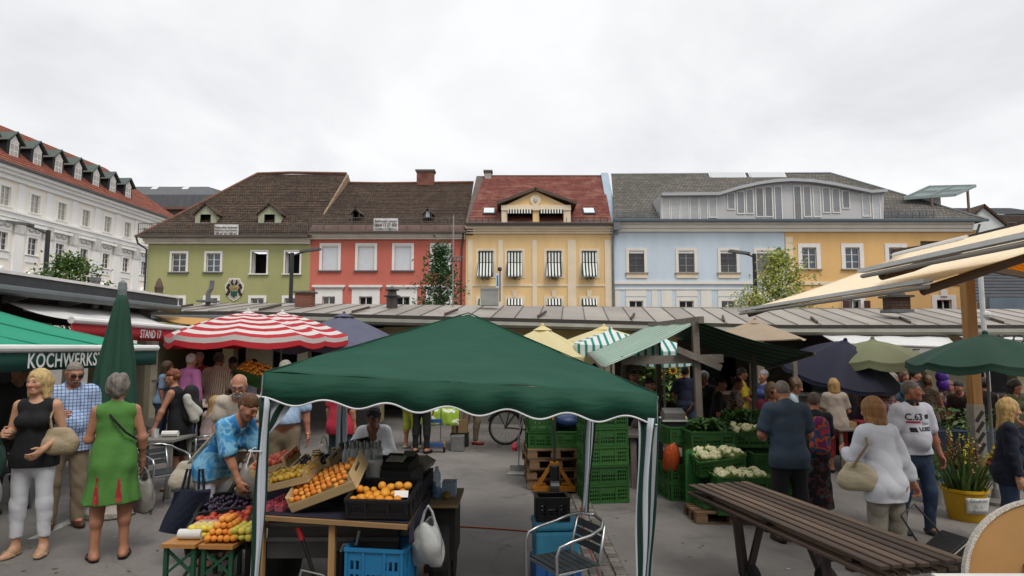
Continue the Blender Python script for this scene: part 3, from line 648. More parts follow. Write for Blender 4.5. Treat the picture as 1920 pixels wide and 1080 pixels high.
# ---- blue + yellow house under one slate roof
BLUE = plaster('pale blue plaster', '#c2ced8'); X0 = fx(1149)
TRB = M('pale window trim', '#dad5ca', .8, .06, 1)
bw = [(1179, 1208), (1272, 1302), (1351, 1381), (1419, 1449)]; bl_ = [(1180, 1206), (1274, 1301), (1353, 1379), (1421, 1447)]
holes = [pxr(X0, a, b, 470, 511) for a, b in bw] + [pxr(X0, a, b, 564, 605) for a, b in bl_]
r, X0, W, ze = house('blue_house', 'pale blue house with grey slate roof and long grey dormer', 1149, 1473, BLUE, 417, holes)
for i, (a, b) in enumerate(bw):
 h = pxr(X0, a, b, 470, 511); w_ = window(r, *h, kind='sash', sur=0.2, surm=TRB, frm=M('old grey sash', '#8d8a84', .6), sillm=M('sill stone', '#9b8f83', .8))
 MB().b2(h[0] - .2, h[1] + .2, -.09, .005, h[2] - .42, h[2] - .095).build('apron', TRIM, w_)
 MB().b2(h[0], h[1], .03, .1, h[3] - .2, h[3]).build('blind_box', WHITE, w_)
 if i in (0, 2, 3):
  f = MB(); z0 = h[2] + (0.0 if i else .0); z1 = h[3] - .2; n = 16
  lim = {0: 1.0, 2: 0.6, 3: 1.0}[i]
  for k in range(int(n * lim)): z = z1 - (z1 - z0) * (k + .5) / n; f.box(((h[0] + h[1]) / 2, .08, z), (h[1] - h[0] - .04, .01, (z1 - z0) / n * .8), rotm(rx=R(35 if i < 3 else 5)))
  f.build('venetian_blind', M('grey blind slat', '#77767a', .6), w_, kind='stuff')
for a, b in bl_: window(r, *pxr(X0, a, b, 564, 605), kind='sash', sur=0.25, surm=TRB, sill=False, rows=2)
MB().b2(0, W, -.12, .01, fz(533), fz(528)).build('string_course', TRB, r); MB().b2(0, W, -.06, .008, fz(543), fz(541)).build('lower_course', TRB, r)
for a, b in ((1153, 1163), (1173, 1212), (1222, 1232), (1240, 1260), (1268, 1308), (1314, 1334), (1346, 1388), (1396, 1406), (1414, 1454)):
 h0, h1 = fx(a, 560) - X0, fx(b, 560) - X0; q = MB(); ztop = fz(545)
 near = [x for x in bl_ if a < x[0] < b]
 if near: q.b2(h0, h1, -.04, .006, fz(562.5) + .27, ztop)
 else: q.b2(h0, h1, -.04, .006, -1, ztop)
 q.build('panel', TRB, r)
MB().b2(0, W + 14.2, -.45, .02, ze - .2, ze).b2(0, W + 14.2, -.3, .02, ze - .48, ze - .2).b2(0, W + 14.2, -.18, .02, ze - .74, ze - .48).build('cornice', TRB, r)
MB().tube([(0.25, -.6, ze + .1), (0.25, -.5, ze - .5), (.05, -.2, ze - .9), (.0, -.12, ze - 1.3), (0, -.12, 0)], .09, 8).b2(.0, .5, -.75, -.45, ze - .7, ze - .05).build('downpipe', ZINC, r)
W2 = fx(1846) - X0
zr = ridge_pt(327, DR); xl = P(1146, 330, DH + DR).x - X0; xr = P(1556, 323, DH + DR).x - X0
roof = roof_slope('roof', r, (.1, -.6, ze + .05), (W2, -.6, ze + .05), (xr, DR, zr + .1), (xl, DR, zr), TILE_G, 0.3, 0.03, 0.006)
roof_slope('hip', roof, (W2, -.6, ze + .05), (W2, 14, ze + .05), (xr, DR + .1, zr + .1), (xr, DR, zr + .1), TILE_G, 0.4)
MB().tube([(xl, DR, zr), (xr, DR, zr + .12)], .1, 6).tube([(xr, DR, zr + .12), (W2, -.6, ze + .1)], .1, 6).build('ridge_tiles', ZINC, roof)
MB().b2(0, W2, -.82, -.55, ze - .04, ze + .1).build('gutter', M('zinc gutter', '#55616a', .45, .15, metal=.5), r)
MB().sheet([[(.1, -.6, ze + .1), (W2, -.6, ze + .1)], [(.1, .2, ze + .55), (W2, .2, ze + .55)]], .05).build('eave_flashing', M('blue zinc', '#5f6b74', .45, .15, 1, metal=.5), roof)
snow_guard(r, .3, fx(1235) - X0, -.3, ze + .2, ze + .75, 6, M('blue zinc', '#5f6b74')); snow_guard(r, fx(1660) - X0, fx(1752) - X0, -.3, ze + .2, ze + .8, 7, M('blue zinc', '#5f6b74'))
# the long dormer with the arched centre
YD = -.42; GREYD = M('grey dormer sheet', '#b4b4b4', .55, .06, .6, metal=.15)
prof = [(1238, 416), (1238, 364), (1345, 363), (1380, 352), (1420, 343), (1450, 339), (1480, 337), (1520, 339), (1560, 345), (1600, 353), (1628, 359), (1657, 357), (1657, 414)]
pts = [Vector((at_roof(X0, a, b, YD)[0], YD, at_roof(X0, a, b, YD)[1])) for a, b in prof]
q = MB(); q.prism(pts, (0, 6.2, 0)); d = q.build('long_dormer', GREYD, r)
top = [p + Vector((0, -.5, .0)) for p in pts[1:-1]]; q = MB(); q.sheet([top, [p + Vector((0, 6.2, 0)) for p in top]], .22); q.build('dormer_roof', M('dormer fascia', '#a3a5a7', .5, .08, .6, metal=.3), d)
LOUV = [M('louvre pane %d' % i, c, .45, .12, 1.5, stretch=(1, 1, 12)) for i, c in enumerate(('#94979b', '#c6c7c8', '#85888b', '#b6b8ba'))]
panes = [(1241, 1255, 368, 414, 1), (1258, 1273, 368, 414, 1), (1276, 1291, 368, 414, 1), (1294, 1309, 368, 414, 3), (1312, 1326, 368, 414, 3), (1329, 1343, 368, 407, 3),
  (1364, 1377, 363, 392, 0), (1382, 1395, 360, 400, 0), (1399, 1412, 356, 400, 0), (1417, 1431, 353, 406, 2), (1434, 1448, 351, 406, 2), (1452, 1466, 350, 412, 0),
  (1488, 1502, 350, 412, 2), (1506, 1520, 350, 406, 0), (1524, 1538, 351, 406, 3), (1542, 1556, 353, 398, 0), (1560, 1574, 355, 398, 0), (1579, 1592, 359, 390, 2), (1616, 1631, 364, 405, 3), (1635, 1650, 364, 412, 1)]
for a, b, t, c, k in panes:
 x0, z1 = at_roof(X0, a, t, YD); x1, z0 = at_roof(X0, b, c, YD)
 w_ = MB().b2(x0 - .06, x0, YD - .07, YD + .01, z0, z1).b2(x1, x1 + .06, YD - .07, YD + .01, z0, z1).b2(x0 - .06, x1 + .06, YD - .07, YD + .01, z0 - .06, z0).b2(x0 - .06, x1 + .06, YD - .07, YD + .01, z1, z1 + .06).build('window', WHITE, d)
 f = MB(); n = 14
 for i in range(n): z = z0 + (z1 - z0) * (i + .5) / n; f.box(((x0 + x1) / 2, YD - .02, z), (x1 - x0, .02, (z1 - z0) / n * 1.02), rotm(rx=R(12)))
 f.build('blind', LOUV[k], w_)
sl = math.atan2(zr - ze, DR + .6)
for i, px in enumerate((1365, 1440)):
 c = P(px, 330, DH + DR - .7); k = MB().box((c.x - X0, DR - .6, c.z + .0), (3.25, 1.2, .1), rotm(rx=R(50))).build('solar_panel', M('panel rim', '#c9cccd', .4, .05, metal=.4), roof); MB().box((c.x - X0, DR - .66, c.z + .04), (3.0, 1.0, .04), rotm(rx=R(50))).build('glass', Mpane('collector glass', (0.5, 0.52, 0.53), .2), k)
# ---- yellow house (own facade under the same roof)
YEL = plaster('ochre yellow plaster', '#dcb276'); X0 = fx(1473)
yw = [(1504, 1531), (1585, 1612), (1667, 1694)]; yl = [(1588, 1614), (1672, 1698), (1757, 1785)]
holes = [pxr(X0, a, b, 464, 504) for a, b in yw] + [pxr(X0, a, b, 562, 605) for a, b in yl] + [pxr(X0, 1725, 1790, 452, 462)]
r, X0, W, ze = house('yellow_house', 'ochre yellow house with white framed windows beside the blue house', 1473.6, 1838, YEL, 431, holes)
for a, b in yw: window(r, *pxr(X0, a, b, 464, 504), kind='sash', sur=0.3, pane=PANEB, sillm=M('sill stone', '#9b8f83'))
for i, (a, b) in enumerate(yl):
 w_ = window(r, *pxr(X0, a, b, 562, 605), kind='sash', sur=0.35, rows=2, sill=False); h = pxr(X0, a, b, 562, 605)
 if i == 2: MB().box(((h[0] + h[1]) / 2, -.06, h[3] + .5), (.5, .12, .5)).build('keystone', WHITE, w_)
 if i == 0:
  for s in (h[0] - .5, h[1] + .05): MB().b2(s, s + .45, -.45, -.4, h[2], h[3] - .1).build('open_sash', M('dark red frame', '#4a2622', .5), w_)
h = pxr(X0, 1725, 1790, 452, 462); MB().b2(h[0], h[1], .2, .22, h[2], h[3]).build('recess', M('recess grey', '#5c564c'), r)
QW = fx(1488) - X0
for i in range(22):
 z = ze - 1.0 - i * .5; MB().b2(.02, QW - (0 if i % 2 else .0), -.05, .01, z, z + .47).build('quoin', TRIM, r)
MB().b2(QW, W, -.09, .01, fz(534), fz(528)).build('string_course', TRIM, r)
MB().b2(W - .7, W, -.05, .01, -1, ze - .9).build('corner_pilaster', TRIM, r)
MB().tube([(W - .2, -.5, ze + .35), (W - .3, -.25, ze - .4), (W - .35, -.15, ze - .8), (W - .35, -.15, 0)], .08, 8).build('downpipe', ZINC, r)
# glass canopy on the roof terrace
A = [P(1692, 372, DH + 3), P(1830, 350, DH + 1), P(1826, 353, DH + 7), P(1740, 352, DH + 7)]
cn = thing('roof_terrace_canopy', 'glass canopy on thin posts over the roof terrace of the yellow house', 'canopy')
fr = MB(); gm = MB()
c0, c1, c2, c3 = P(1694, 373, DH + 2.0), P(1790, 366, DH + 1.2), P(1829, 349, DH + 4.5), P(1742, 351, DH + 5.5)
gm.sheet([[c0, c1], [c3, c2]], .05); gm.build('glass_pane', M('frosted canopy glass', '#a9bab8', .25, .08, transl=.5), cn)
for a, b in ((c0, c1), (c1, c2), (c2, c3), (c3, c0), (c0.lerp(c1, .5), c3.lerp(c2, .5)), (c0.lerp(c3, .5), c1.lerp(c2, .5))): fr.bar(a + Vector((0, 0, .02)), b + Vector((0, 0, .02)), .14, .22)
fr.build('frame', M('canopy steel', '#7f8a89', .5, .1, metal=.4), cn)
MB().bar(c0.lerp(c1, .55), c0.lerp(c1, .55) + Vector((0, 0, -2.6)), .14).build('post', M('corten post', '#6f5a4d', .7), cn); MB().bar(c1.lerp(c2, .6), c1.lerp(c2, .6) + Vector((0, 0, -3.2)), .14).build('post', M('corten post', '#6f5a4d'), cn)
q = MB(); p = P(1745, 400, DH + 4); q.b2(p.x - .7, p.x + .9, p.y, p.y + 3, p.z - 1.5, p.z + 1.4); tb = q.build('terrace_wall', GREYD, cn)
MB().b2(p.x - .3, p.x + .5, p.y - .03, p.y - .001, p.z - .9, p.z + .7).build('door', PANEC, cn)
# ---- houses further back on the far side
def simple_house(name, label, pl, pr, pe, prd, d, dep, wm, rm, gable=False):
 a, b = P(pl, pe, d), P(pr, pe, d); r = thing(name, label, 'house', (a.x, d, 0)); W = b.x - a.x; ze = a.z
 MB().b2(0, W, 0, dep, -1, ze).build('wall', wm, r)
 if gable:
  zr = P(pl, prd, d).z; q = MB(); q.prism([(0, 0, ze), (W, 0, ze), (W / 2, 0, zr)], (0, dep, 0)); q.build('gable', wm, r)
  for s in (0, 1):
   A = [(W / 2, -.3, zr + .15), (W + .5, -.3, ze - .35)] if s else [(-.5, -.3, ze - .35), (W / 2, -.3, zr + .15)]
   MB().sheet([A, [(x, dep, z) for x, y, z in A]], .2).build('roof', rm, r)
 else:
  zr = P(pl, prd, d + dep / 2).z; roof_slope('roof', r, (-.4, -.5, ze), (W + .4, -.5, ze), (W - 1.5, dep / 2, zr), (1.5, dep / 2, zr), rm, .4)
  roof_slope('roof', r, (W + .4, -.5, ze), (W + .4, dep, ze), (W - 1.5, dep / 2 + .1, zr), (W - 1.5, dep / 2, zr), rm, .4)
 return r
simple_house('gabled_house', 'white gabled house behind the roof terrace', 1800, 1890, 425, 386, 62, 10, M('far white wall', '#c9cccb', .9, .1, .3), TILE_D, True)
simple_house('brick_house', 'low brick building behind the yellow house', 1872, 1990, 418, 405, 75, 8, BRICKM, TILE_D)
simple_house('far_hall', 'long grey roofed hall far behind the yellow house', 1780, 1960, 402, 390, 110, 12, M('far grey wall', '#8b8c8c', .9), M('far grey roof', '#53575b', .7))
rh = simple_house('slate_house', 'brick red house with dark slate roof beside the timber post', 1843, 2150, 584, 485, 40, 10, M('brick red plaster', '#7b4b45', .9, .12, .4), M('dark slate', '#3f4146', .8, .2, 1.5))
a = P(1843, 584, 40); MB().b2(0, 10, -.5, -.02, a.z - .5, a.z).build('cornice', M('slate house cornice', '#a08c74', .8), rh); MB().b2(-.1, 10, -.75, -.5, a.z - .05, a.z + .8).build('gutter_board', M('blue zinc', '#5f6b74'), rh)
q = MB(); s0, s1 = P(1853, 607, 39.7), P(1889, 583, 39.7); q.b2(s0.x, s1.x, s0.y - .05, s0.y, s0.z - .6, s1.z); so = q.build('shop_sign', M('sign red', '#8e1f2d', .5), label='small red shop sign on the brick red house', cat='sign')
MB().b2(s0.x - .05, s1.x + .05, s0.y - .04, s0.y + .02, s1.z, s1.z + .06).b2(s0.x - .06, s0.x, s0.y - .06, s0.y, s0.z - .6, s1.z).b2(s1.x, s1.x + .06, s0.y - .06, s0.y, s0.z - .6, s1.z).build('border', WHITE, so)
vs, fs, wd, ht = text_mb('ello', .75, 0.0); k = (s1.x - s0.x) * .7 / wd; MB().add([(s0.x + .2 + v[0] * k, s0.y - .06, s1.z - .85 + v[2]) for v in vs], fs).build('lettering', WHITE, so)
# ---- grey roofed building behind on the other side
d = 92; r = thing('grey_roof_building', 'building with dark grey metal mansard roof behind the white palace', 'building', (0, 0, 0))
a, b = P(205, 395, d), P(402, 395, d); zt = P(240, 347, d + 4).z; q = MB()
q.b2(a.x, b.x - 1, d, d + 14, -1, P(240, 392, d).z); q.build('wall', M('far dim wall', '#6f6a62', .9), r)
z0 = P(240, 388, d - 1).z; zm = P(240, 366, d).z
MB().sheet([[(a.x, d - 1, z0), (b.x + .3, d - 1, z0)], [(a.x, d - .4, zm), (b.x + .6, d - .4, zm)], [(a.x, d + 5, zt), (b.x - 3.5, d + 5, zt)]], .3).build('roof', M('dark standing seam', '#4c4d50', .5, .2, .5, metal=.3, stretch=(4, 1, 1)), r)
MB().b2(a.x, b.x + .2, d - 1.1, d + .5, z0 - .35, z0).build('cornice', M('rust cornice', '#6a4a42', .7), r)
MB().sheet([[(b.x + .3, d - 1, z0), (b.x + 3, d + 12, z0)], [(b.x - 3.5, d + 5, zt), (b.x - 1, d + 12, zt)]], .3).build('side_roof', M('dark standing seam', '#4c4d50'), r)
for px in (240, 290, 345): p = P(px, 392, d - .1); MB().b2(p.x, p.x + 1.6, d - .12, d - .02, p.z - 3.5, p.z - .6).build('window', PANE, r)
for px in (290, 348): p = P(px, 353, d + 3.5); MB().box(p, (.9, .9, .1), rotm(rx=R(35))).build('skylight', Mpane('painted sky glass', (0.62, 0.66, 0.68)), r)  # pane colour carries a painted sky reflection here too
# ---- white palace on the left: local x runs along the facade towards the back
PAL_A = R(90) - math.atan(0.048); r = thing('white_palace', 'long white baroque palace with orange roof and row of dormers', 'building', (-48.4 + .048 * 48, 48, 0), PAL_A)
def pal(px, py, off=0.0):          # pixel -> (along facade from root, height) on the facade plane
 u = (px - 960) / FPX; Y = (-48.4 + off) / (u - .048); Y = (-48.4 + off) / (u * 1.0 - .048)
 for _ in range(3):
  z = P(px, py, Y); Y += ((-48.4 + off + .048 * Y) - z.x) / (z.x / Y - .048)
 z = P(px, py, Y).z; return (Y - 48) / math.cos(math.atan(.048)), z
PW = M('palace white plaster', '#efe7dc', .85, .05, .15, dirt=.1); PP = M('palace pilaster white', '#ecebe9', .8, .05, .2)
zc = pal(150, 361)[1]; L0, L1 = -2.0, 36.0
tops = [pal(p, 395)[0] for p in (8, 58, 107, 157, 205, 241)]; step = (tops[-1] - tops[0]) / 5; tops = [tops[0] + step * i for i in range(-1, 7)]
zt0, zt1 = pal(107, 411)[1], pal(107, 378)[1]; zl0, zl1 = pal(102, 486)[1], pal(102, 455)[1]; ww = .55
holes = [(x - ww, x + ww, zt0, zt1) for x in tops] + [(x - ww, x + ww, zl0, zl1) for x in tops]
holes = [h for h in holes if h[0] > L0 + .2 and h[1] < L1 - .2]
q = wall_mb(L1, -1, zc, holes, x0=L0); q.add([(L1, 0, -1), (L1, 14, -1), (L1, 14, zc), (L1, 0, zc)], [(0, 1, 2, 3)]); q.build('wall', PW, r)
for h in holes:
 up = h[2] > zl1
 w_ = window(r, *h, kind='sash', sur=.2, rows=3, surm=PP, pane=PANEC if up else PANE, sill=True)
 if not up:
  x0, x1, z0, z1 = h; MB().b2(x0 - .3, x1 + .3, -.1, .01, z1 + .22, z1 + .95).build('frieze', PP, w_)
  MB().b2(x0 - .6, x1 + .6, -.45, .01, z1 + .96, z1 + 1.2).build('hood', PP, w_)
  for s in (-.35, .35): MB().tube([((x0 + x1) / 2 + s + .3 * math.cos(a), -.14, z1 + .75 + .22 * math.sin(a)) for a in [math.pi * (1 + k / 6) for k in range(7)]], .06, 5).build('swag', M('swag grey', '#b9b4ae', .8), w_)  # swags and tympanum fields greyer than the plaster around them
  MB().b2(x0 - .2, x1 + .2, -.08, .01, z0 - .75, z0 - .2).build('apron', PP, w_)
  zp = z0 - 2.4; w2 = MB().prism([(x0 - .75, -.02, zp), (x1 + .75, -.02, zp), ((x0 + x1) / 2, -.02, zp + .95)], (0, -.3, 0)).b2(x0 - .8, x1 + .8, -.45, .01, zp - .2, zp - .002).build('pediment', PP, r)
  MB().prism([(x0 - .35, -.33, zp + .08), (x1 + .35, -.33, zp + .08), ((x0 + x1) / 2, -.33, zp + .62)], (0, -.01, 0)).build('tympanum', M('swag grey', '#b9b4ae'), w2)
  MB().b2(x0 - .3, x1 + .3, -.1, .01, zp - 1.2, zp - .21).build('frieze', PP, w2)
  window(r, x0, x1, zp - 4.2, zp - 1.45, kind='sash', sur=.2, surm=PP) if False else None
zs1, zs0 = pal(150, 432)[1], pal(150, 440)[1]
MB().b2(L0, L1 + .05, -.25, .01, zs0, zs1).b2(L0, L1 + .05, -.4, .01, zs1, zs1 + .2).build('string_course', PP, r)
for i in range(len(tops) + 1):
 x = tops[0] - step / 2 + step * i
 if L0 + .6 < x < L1 - .6:
  p = MB().b2(x - .55, x + .55, -.14, .01, -1, zs0 - 1.3).build('pilaster', PP, r)
  MB().b2(x - .65, x + .65, -.22, .01, zs0 - 1.3, zs0 - .01).build('capital', M('capital plaster', '#c8c4be', .8, .25, 3, 0.9, 5), p)
  MB().b2(x - .4, x + .4, -.08, .01, zs1 + .21, zc - 1.0).build('upper_pilaster', PP, r)
MB().b2(L0, L1 + .3, -.9, .02, zc - .25, zc + .1).b2(L0, L1 + .2, -.6, .02, zc - .55, zc - .25).b2(L0, L1 + .1, -.3, .02, zc - 1.0, zc - .55).build('cornice', PP, r)
MB().b2(L0, L1 + .4, -1.15, -.88, zc + .05, zc + .28).build('gutter', M('palace gutter', '#4a4644', .5), r)
zr = zc + 6.5;
TILE_OR = Mtile('orange roof tiles', ('#9c5d48', '#87493a', '#744236'), 0.5, 0.4, axes='xz', mortar=0.08, vs=0.3)
roof = roof_slope('roof', r, (L0, -1.0, zc + .1), (L1 + .4, -1.0, zc + .1), (L1 - 5.0, 7, zr), (L0, 7, zr), TILE_OR, .5)
roof_slope('hip', roof, (L1 + .4, -1, zc + .1), (L1 + .4, 14, zc + .1), (L1 - 5, 7.1, zr), (L1 - 5, 7, zr), TILE_OR, .5)
DG = M('dormer black cheek', '#26282a', .6, .2); DRF = M('dormer green copper', '#4b5550', .6, .2, 1)
dxs = [pal(p, q_, 1.2)[0] for p, q_ in ((20, 282), (68, 302), (110, 319), (150, 336), (184, 350), (216, 364), (244, 376), (271, 387))]
st = (dxs[-1] - dxs[0]) / 7
for i in range(8):
 x = dxs[0] + st * i; yf = .9; zb = zc + 1.45; hh = 1.55; w2 = .75
 d = MB().b2(x - w2, x + w2, yf, yf + 2.6, zb - .3, zb + hh).build('dormer', DG, r)
 MB().prism([(x - w2, yf - .02, zb + hh), (x + w2, yf - .02, zb + hh), (x, yf - .02, zb + hh + .8)], (0, 3, 0)).build('gable', DG, d)
 for s in (-1, 1):
  A = [(x, yf - .35, zb + hh + .98), (x + s * (w2 + .3), yf - .35, zb + hh - .1)]
  MB().sheet([A, [(a, 4.2, c) for a, b, c in A]] if s > 0 else [A[::-1], [(a, 4.2, c) for a, b, c in A[::-1]]], .1).build('dormer_roof', DRF, d)
 MB().b2(x - .48, x + .48, yf - .06, yf - .01, zb + .05, zb + hh - .1).prism([(x - .55, yf - .03, zb + hh - .1), (x + .55, yf - .03, zb + hh - .1), (x, yf - .03, zb + hh + .6)], (0, -.05, 0)).build('window_frame', WHITE, d)
 for (u, v) in ((-1, 0), (1, 0), (-1, 1), (1, 1)):
  MB().b2(x + u * .22 - .17, x + u * .22 + .17, yf - .075, yf - .061, zb + .12 + v * .62, zb + .62 + v * .62).build('pane', PANEC, d)
# ---- houses closing the square behind the photographer (they show in the window panes opposite)
for i, (x0, W, ze, zr, c) in enumerate(((-30, 17, 9.5, 13.5, '#b9a88c'), (-12.8, 13, 10.5, 14.5, '#a9b0ad'), (.4, 15, 9.0, 13.0, '#c0a890'), (15.6, 18, 10.0, 14.0, '#b5b0a2'))):
 lab = ['sand', 'grey green', 'pinkish', 'stone grey'][i]; r = thing('house', '%s coloured house closing the square on the side of the viewer' % lab, 'house', (x0, -13, 0), 0, 'houses opposite the row'); hs = [(k * 3 + 1.2, k * 3 + 2.3, z, z + 1.7) for k in range(int(W / 3)) for z in (4.2, 7.2)]
 q = wall_mb(W, -1, ze, hs); q.v = [(W - a, -b, d) for a, b, d in q.v]; q.b2(0, W, -9, -.3, -1, ze); q.build('wall', plaster('opposite plaster %d' % i, c), r)
 for h in hs: MB().b2(W - h[1], W - h[0], -.2, -.15, h[2], h[3]).build('window', PANE, r)
 roof_slope('roof', r, (W + .3, .5, ze), (-.3, .5, ze), (-.3, -5, zr), (W + .3, -5, zr), TILE_D, .5)
# ================================================================ MARKET KIOSK ROWS
KCREAM = M('kiosk cream board', '#c8b98f', .7, .08, 1, dirt=.25); KDARK = M('kiosk dark timber', '#2b2622', .8, .25, 4); KROOF = [M('kiosk roof sheet %d' % i, c, .6, .14, .8, metal=.15, dirt=.35) for i, c in enumerate(('#958e85', '#8b847c', '#9d968d'))]
GUT = M('kiosk gutter grey', '#5a6062', .45, .2, 1.5, metal=.4); PIPEY = M('pale fascia', '#a09770', .6, .12)
r = thing('kiosk_row', 'long row of market kiosks with pale sheet metal roof across the square', 'kiosk row')
KY, RY = 16.4, 19.6
def kz(x): return 2.70 + gz(x)
def kr(x): return 3.30 + 0.5 * gz(x)
KX0, KX1 = -9.6, 17.0
n = 44; step = (KX1 - KX0) / n
for i in range(n):
 a, b = KX0 + i * step, KX0 + (i + 1) * step - .012; sk = random.uniform(-.02, .02)
 q = MB(); q.sheet([[(a, KY, kz(a) + .08), (b, KY, kz(b) + .08)], [(a + .3, RY, kr(a)), (b + .3, RY, kr(b))]], .03); o = q.build('roof_panel', KROOF[random.randrange(3)], r)
 MB().tube([(b, KY, kz(b) + .1), (b + .15, (KY + RY) / 2, (kz(b) + kr(b)) / 2 + .06), (b + .3, RY, kr(b) + .02)], 0.009, 5).build('seam', M('seam dark grey', '#554f49', .6), o)  # seams in a darker grey than the roof sheets
 if i % 4 == 1: MB().bar((a, KY + .25, kz(a) + .16), (a + .25, KY + 1.1, kz(a) + .33), .05, .06).build('snow_stop', M('rusty stop', '#4e3f36', .8), o)
MB().bar((KX0, KY - .02, kz(KX0) + .04), (-7, KY - .02, kz(-7) + .04), .04, .1).bar((-7, KY - .02, kz(-7) + .04), (7, KY - .02, kz(7) + .04), .04, .1).bar((7, KY - .02, kz(7) + .04), (KX1, KY - .02, kz(KX1) + .04), .04, .1).build('fascia', M('fascia dark', '#3c3833', .7, .2), r)
for (a, b) in ((KX0, -7), (-7, 7), (7, KX1)):
 MB().tube([(a, KY - .14, kz(a) - .1), (b, KY - .14, kz(b) - .1)], .09, 8).build('gutter', GUT if a < 0 and b < 0 else M('kiosk gutter pale', '#77766c', .5, .2, 1.5, metal=.3), r)
MB().sheet([[(KX0, RY, 3.36), (KX1, RY, 3.2)], [(KX0, RY + 4, 2.8), (KX1, RY + 4, 2.7)]], .05).build('rear_roof', KROOF[0], r)
WY = 17.3
# front: cream sign boards over dark openings between posts
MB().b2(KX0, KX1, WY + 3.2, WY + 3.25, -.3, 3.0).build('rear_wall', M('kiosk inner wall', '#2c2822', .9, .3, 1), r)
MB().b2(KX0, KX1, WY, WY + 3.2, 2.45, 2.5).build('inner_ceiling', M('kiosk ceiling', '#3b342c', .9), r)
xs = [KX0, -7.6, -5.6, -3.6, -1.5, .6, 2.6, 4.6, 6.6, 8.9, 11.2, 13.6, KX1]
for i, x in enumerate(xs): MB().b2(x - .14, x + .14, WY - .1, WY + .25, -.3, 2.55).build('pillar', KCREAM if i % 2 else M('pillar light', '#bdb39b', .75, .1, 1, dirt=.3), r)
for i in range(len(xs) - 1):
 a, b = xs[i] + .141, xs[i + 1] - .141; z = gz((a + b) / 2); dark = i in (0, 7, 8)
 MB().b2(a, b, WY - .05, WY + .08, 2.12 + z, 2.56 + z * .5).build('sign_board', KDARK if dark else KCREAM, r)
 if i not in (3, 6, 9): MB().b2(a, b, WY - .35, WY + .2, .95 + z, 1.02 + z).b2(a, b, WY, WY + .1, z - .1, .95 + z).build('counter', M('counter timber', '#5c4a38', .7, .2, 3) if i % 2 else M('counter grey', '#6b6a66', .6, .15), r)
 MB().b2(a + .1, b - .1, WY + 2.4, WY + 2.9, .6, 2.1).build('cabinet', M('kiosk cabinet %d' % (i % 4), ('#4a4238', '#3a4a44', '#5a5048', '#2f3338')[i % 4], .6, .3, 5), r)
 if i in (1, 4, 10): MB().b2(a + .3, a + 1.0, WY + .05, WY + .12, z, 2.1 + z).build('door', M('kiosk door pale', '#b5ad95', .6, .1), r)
ends = MB().b2(KX0 - .1, KX0, WY, WY + 5, -.3, 2.6).build('end_wall', KCREAM, r)
# things standing on the roof
def roofpt(px, py, y=18.2): return P(px, py, y)
p = P(297, 562, 18.4); c = MB().lathe([(.32, -.6), (.30, 0), (.42, .02), (.42, .07), (.22, .14), (.10, .2), (.12, .35), (.07, .52), (.03, .62)], 12, p).build('roof_cowl', M('rusty stone cowl', '#5f4f44', .85, .3, 6), label='weathered chimney cowl with pointed top on the kiosk roof before the green house', cat='chimney')
p = P(390, 565, 18.4); q = MB(); q.tube([p + Vector((0, 0, -.3)), p + Vector((0, 0, .25)), p + Vector((.08, 0, .38)), p + Vector((.1, 0, .6))], .07, 8); q.box(p + Vector((0, 0, -.0)), (.5, .4, .05)); q.build('vent_pipe', M('zinc pipe', '#77787a', .5, .2, metal=.5), label='bent grey vent pipe on the kiosk roof', cat='pipe')
p = P(572, 566, 18.4); c = MB().box(p + Vector((0, 0, 0)), (.46, .4, .5)).build('chimney_stack', BRICKM, label='short red brick chimney on the kiosk roof beside the lamp post', cat='chimney'); MB().box(p + Vector((0, 0, .275)), (.58, .5, .05)).build('cap', M('chimney cap', '#6a6660'), c)
p = P(735, 564, 18.4); c = MB().lathe([(.16, -.3), (.16, .1), (.24, .12), (.24, .15), (.14, .17), (.12, .28), (.2, .3), (.2, .33), (.02, .42)], 10, p).build('roof_vent', M('vent metal', '#4a4644', .5, .3, metal=.4), label='small capped metal vent on the kiosk roof before the red house', cat='vent')
p = P(1681, 572, 17.6); c = MB().box(p, (.5, .45, .4)).build('chimney_stack', Mtile('sooty brick', ('#5c4436', '#4a372c', '#3a2e28'), .26, .085, mortar=.1, vs=2), label='dark brick chimney with stone cap on the kiosk roof below the yellow house', cat='chimney'); MB().box(p + Vector((0, 0, .23)), (.66, .6, .06)).lathe([(.25, .26), (.2, .34), (.05, .42)], 8, p).build('cap', M('cap dark', '#4a4540', .8, .3), c); MB().box(p + Vector((0, 0, -.17)), (.62, .55, .08)).build('flashing', ZINC, c)
p = P(918, 557, 18.6); MB().box(p, (.52, .35, .5)).b2(p.x - .27, p.x + .27, p.y - .19, p.y - .17, p.z + .2, p.z + .26).build('metal_cabinet', M('galvanised box', '#9a9a96', .5, .15, 3, metal=.3), label='grey galvanised cabinet standing on the kiosk roof', cat='cabinet')
p = P(933, 527, 18.6); q = MB().box(p, (.09, .2, .42)); so = q.build('hanging_sign', M('sign white blue', '#cfdbe2', .5), label='small blue and white blade sign over the kiosk roof', cat='sign'); MB().box(p + Vector((0, -.002, 0)), (.05, .205, .32)).build('symbol', M('sign blue', '#2f6fa8', .5), so); MB().tube([p + Vector((.07, 0, .33)), p + Vector((.07, 0, -.6))], .02, 6).ball(p + Vector((.06, 0, .35)), .07, 8, 5).build('bracket', BLACKM, so)
p = P(849, 575, 19.0); m = thing('aerial_mast', 'thin aerial mast with antennas before the red house', 'antenna', p)
MB().tube([(0, 0, -.2), (0, 0, 2.75)], .022, 6).build('pole', M('mast steel', '#8d8d8b', .4, .1, metal=.6), m)
MB().bar((-.2, 0, 1.45), (.3, 0, 1.5), .03).bar((-.1, 0, 1.35), (.2, .0, 1.35), .03).build('antenna', ZINC, m)
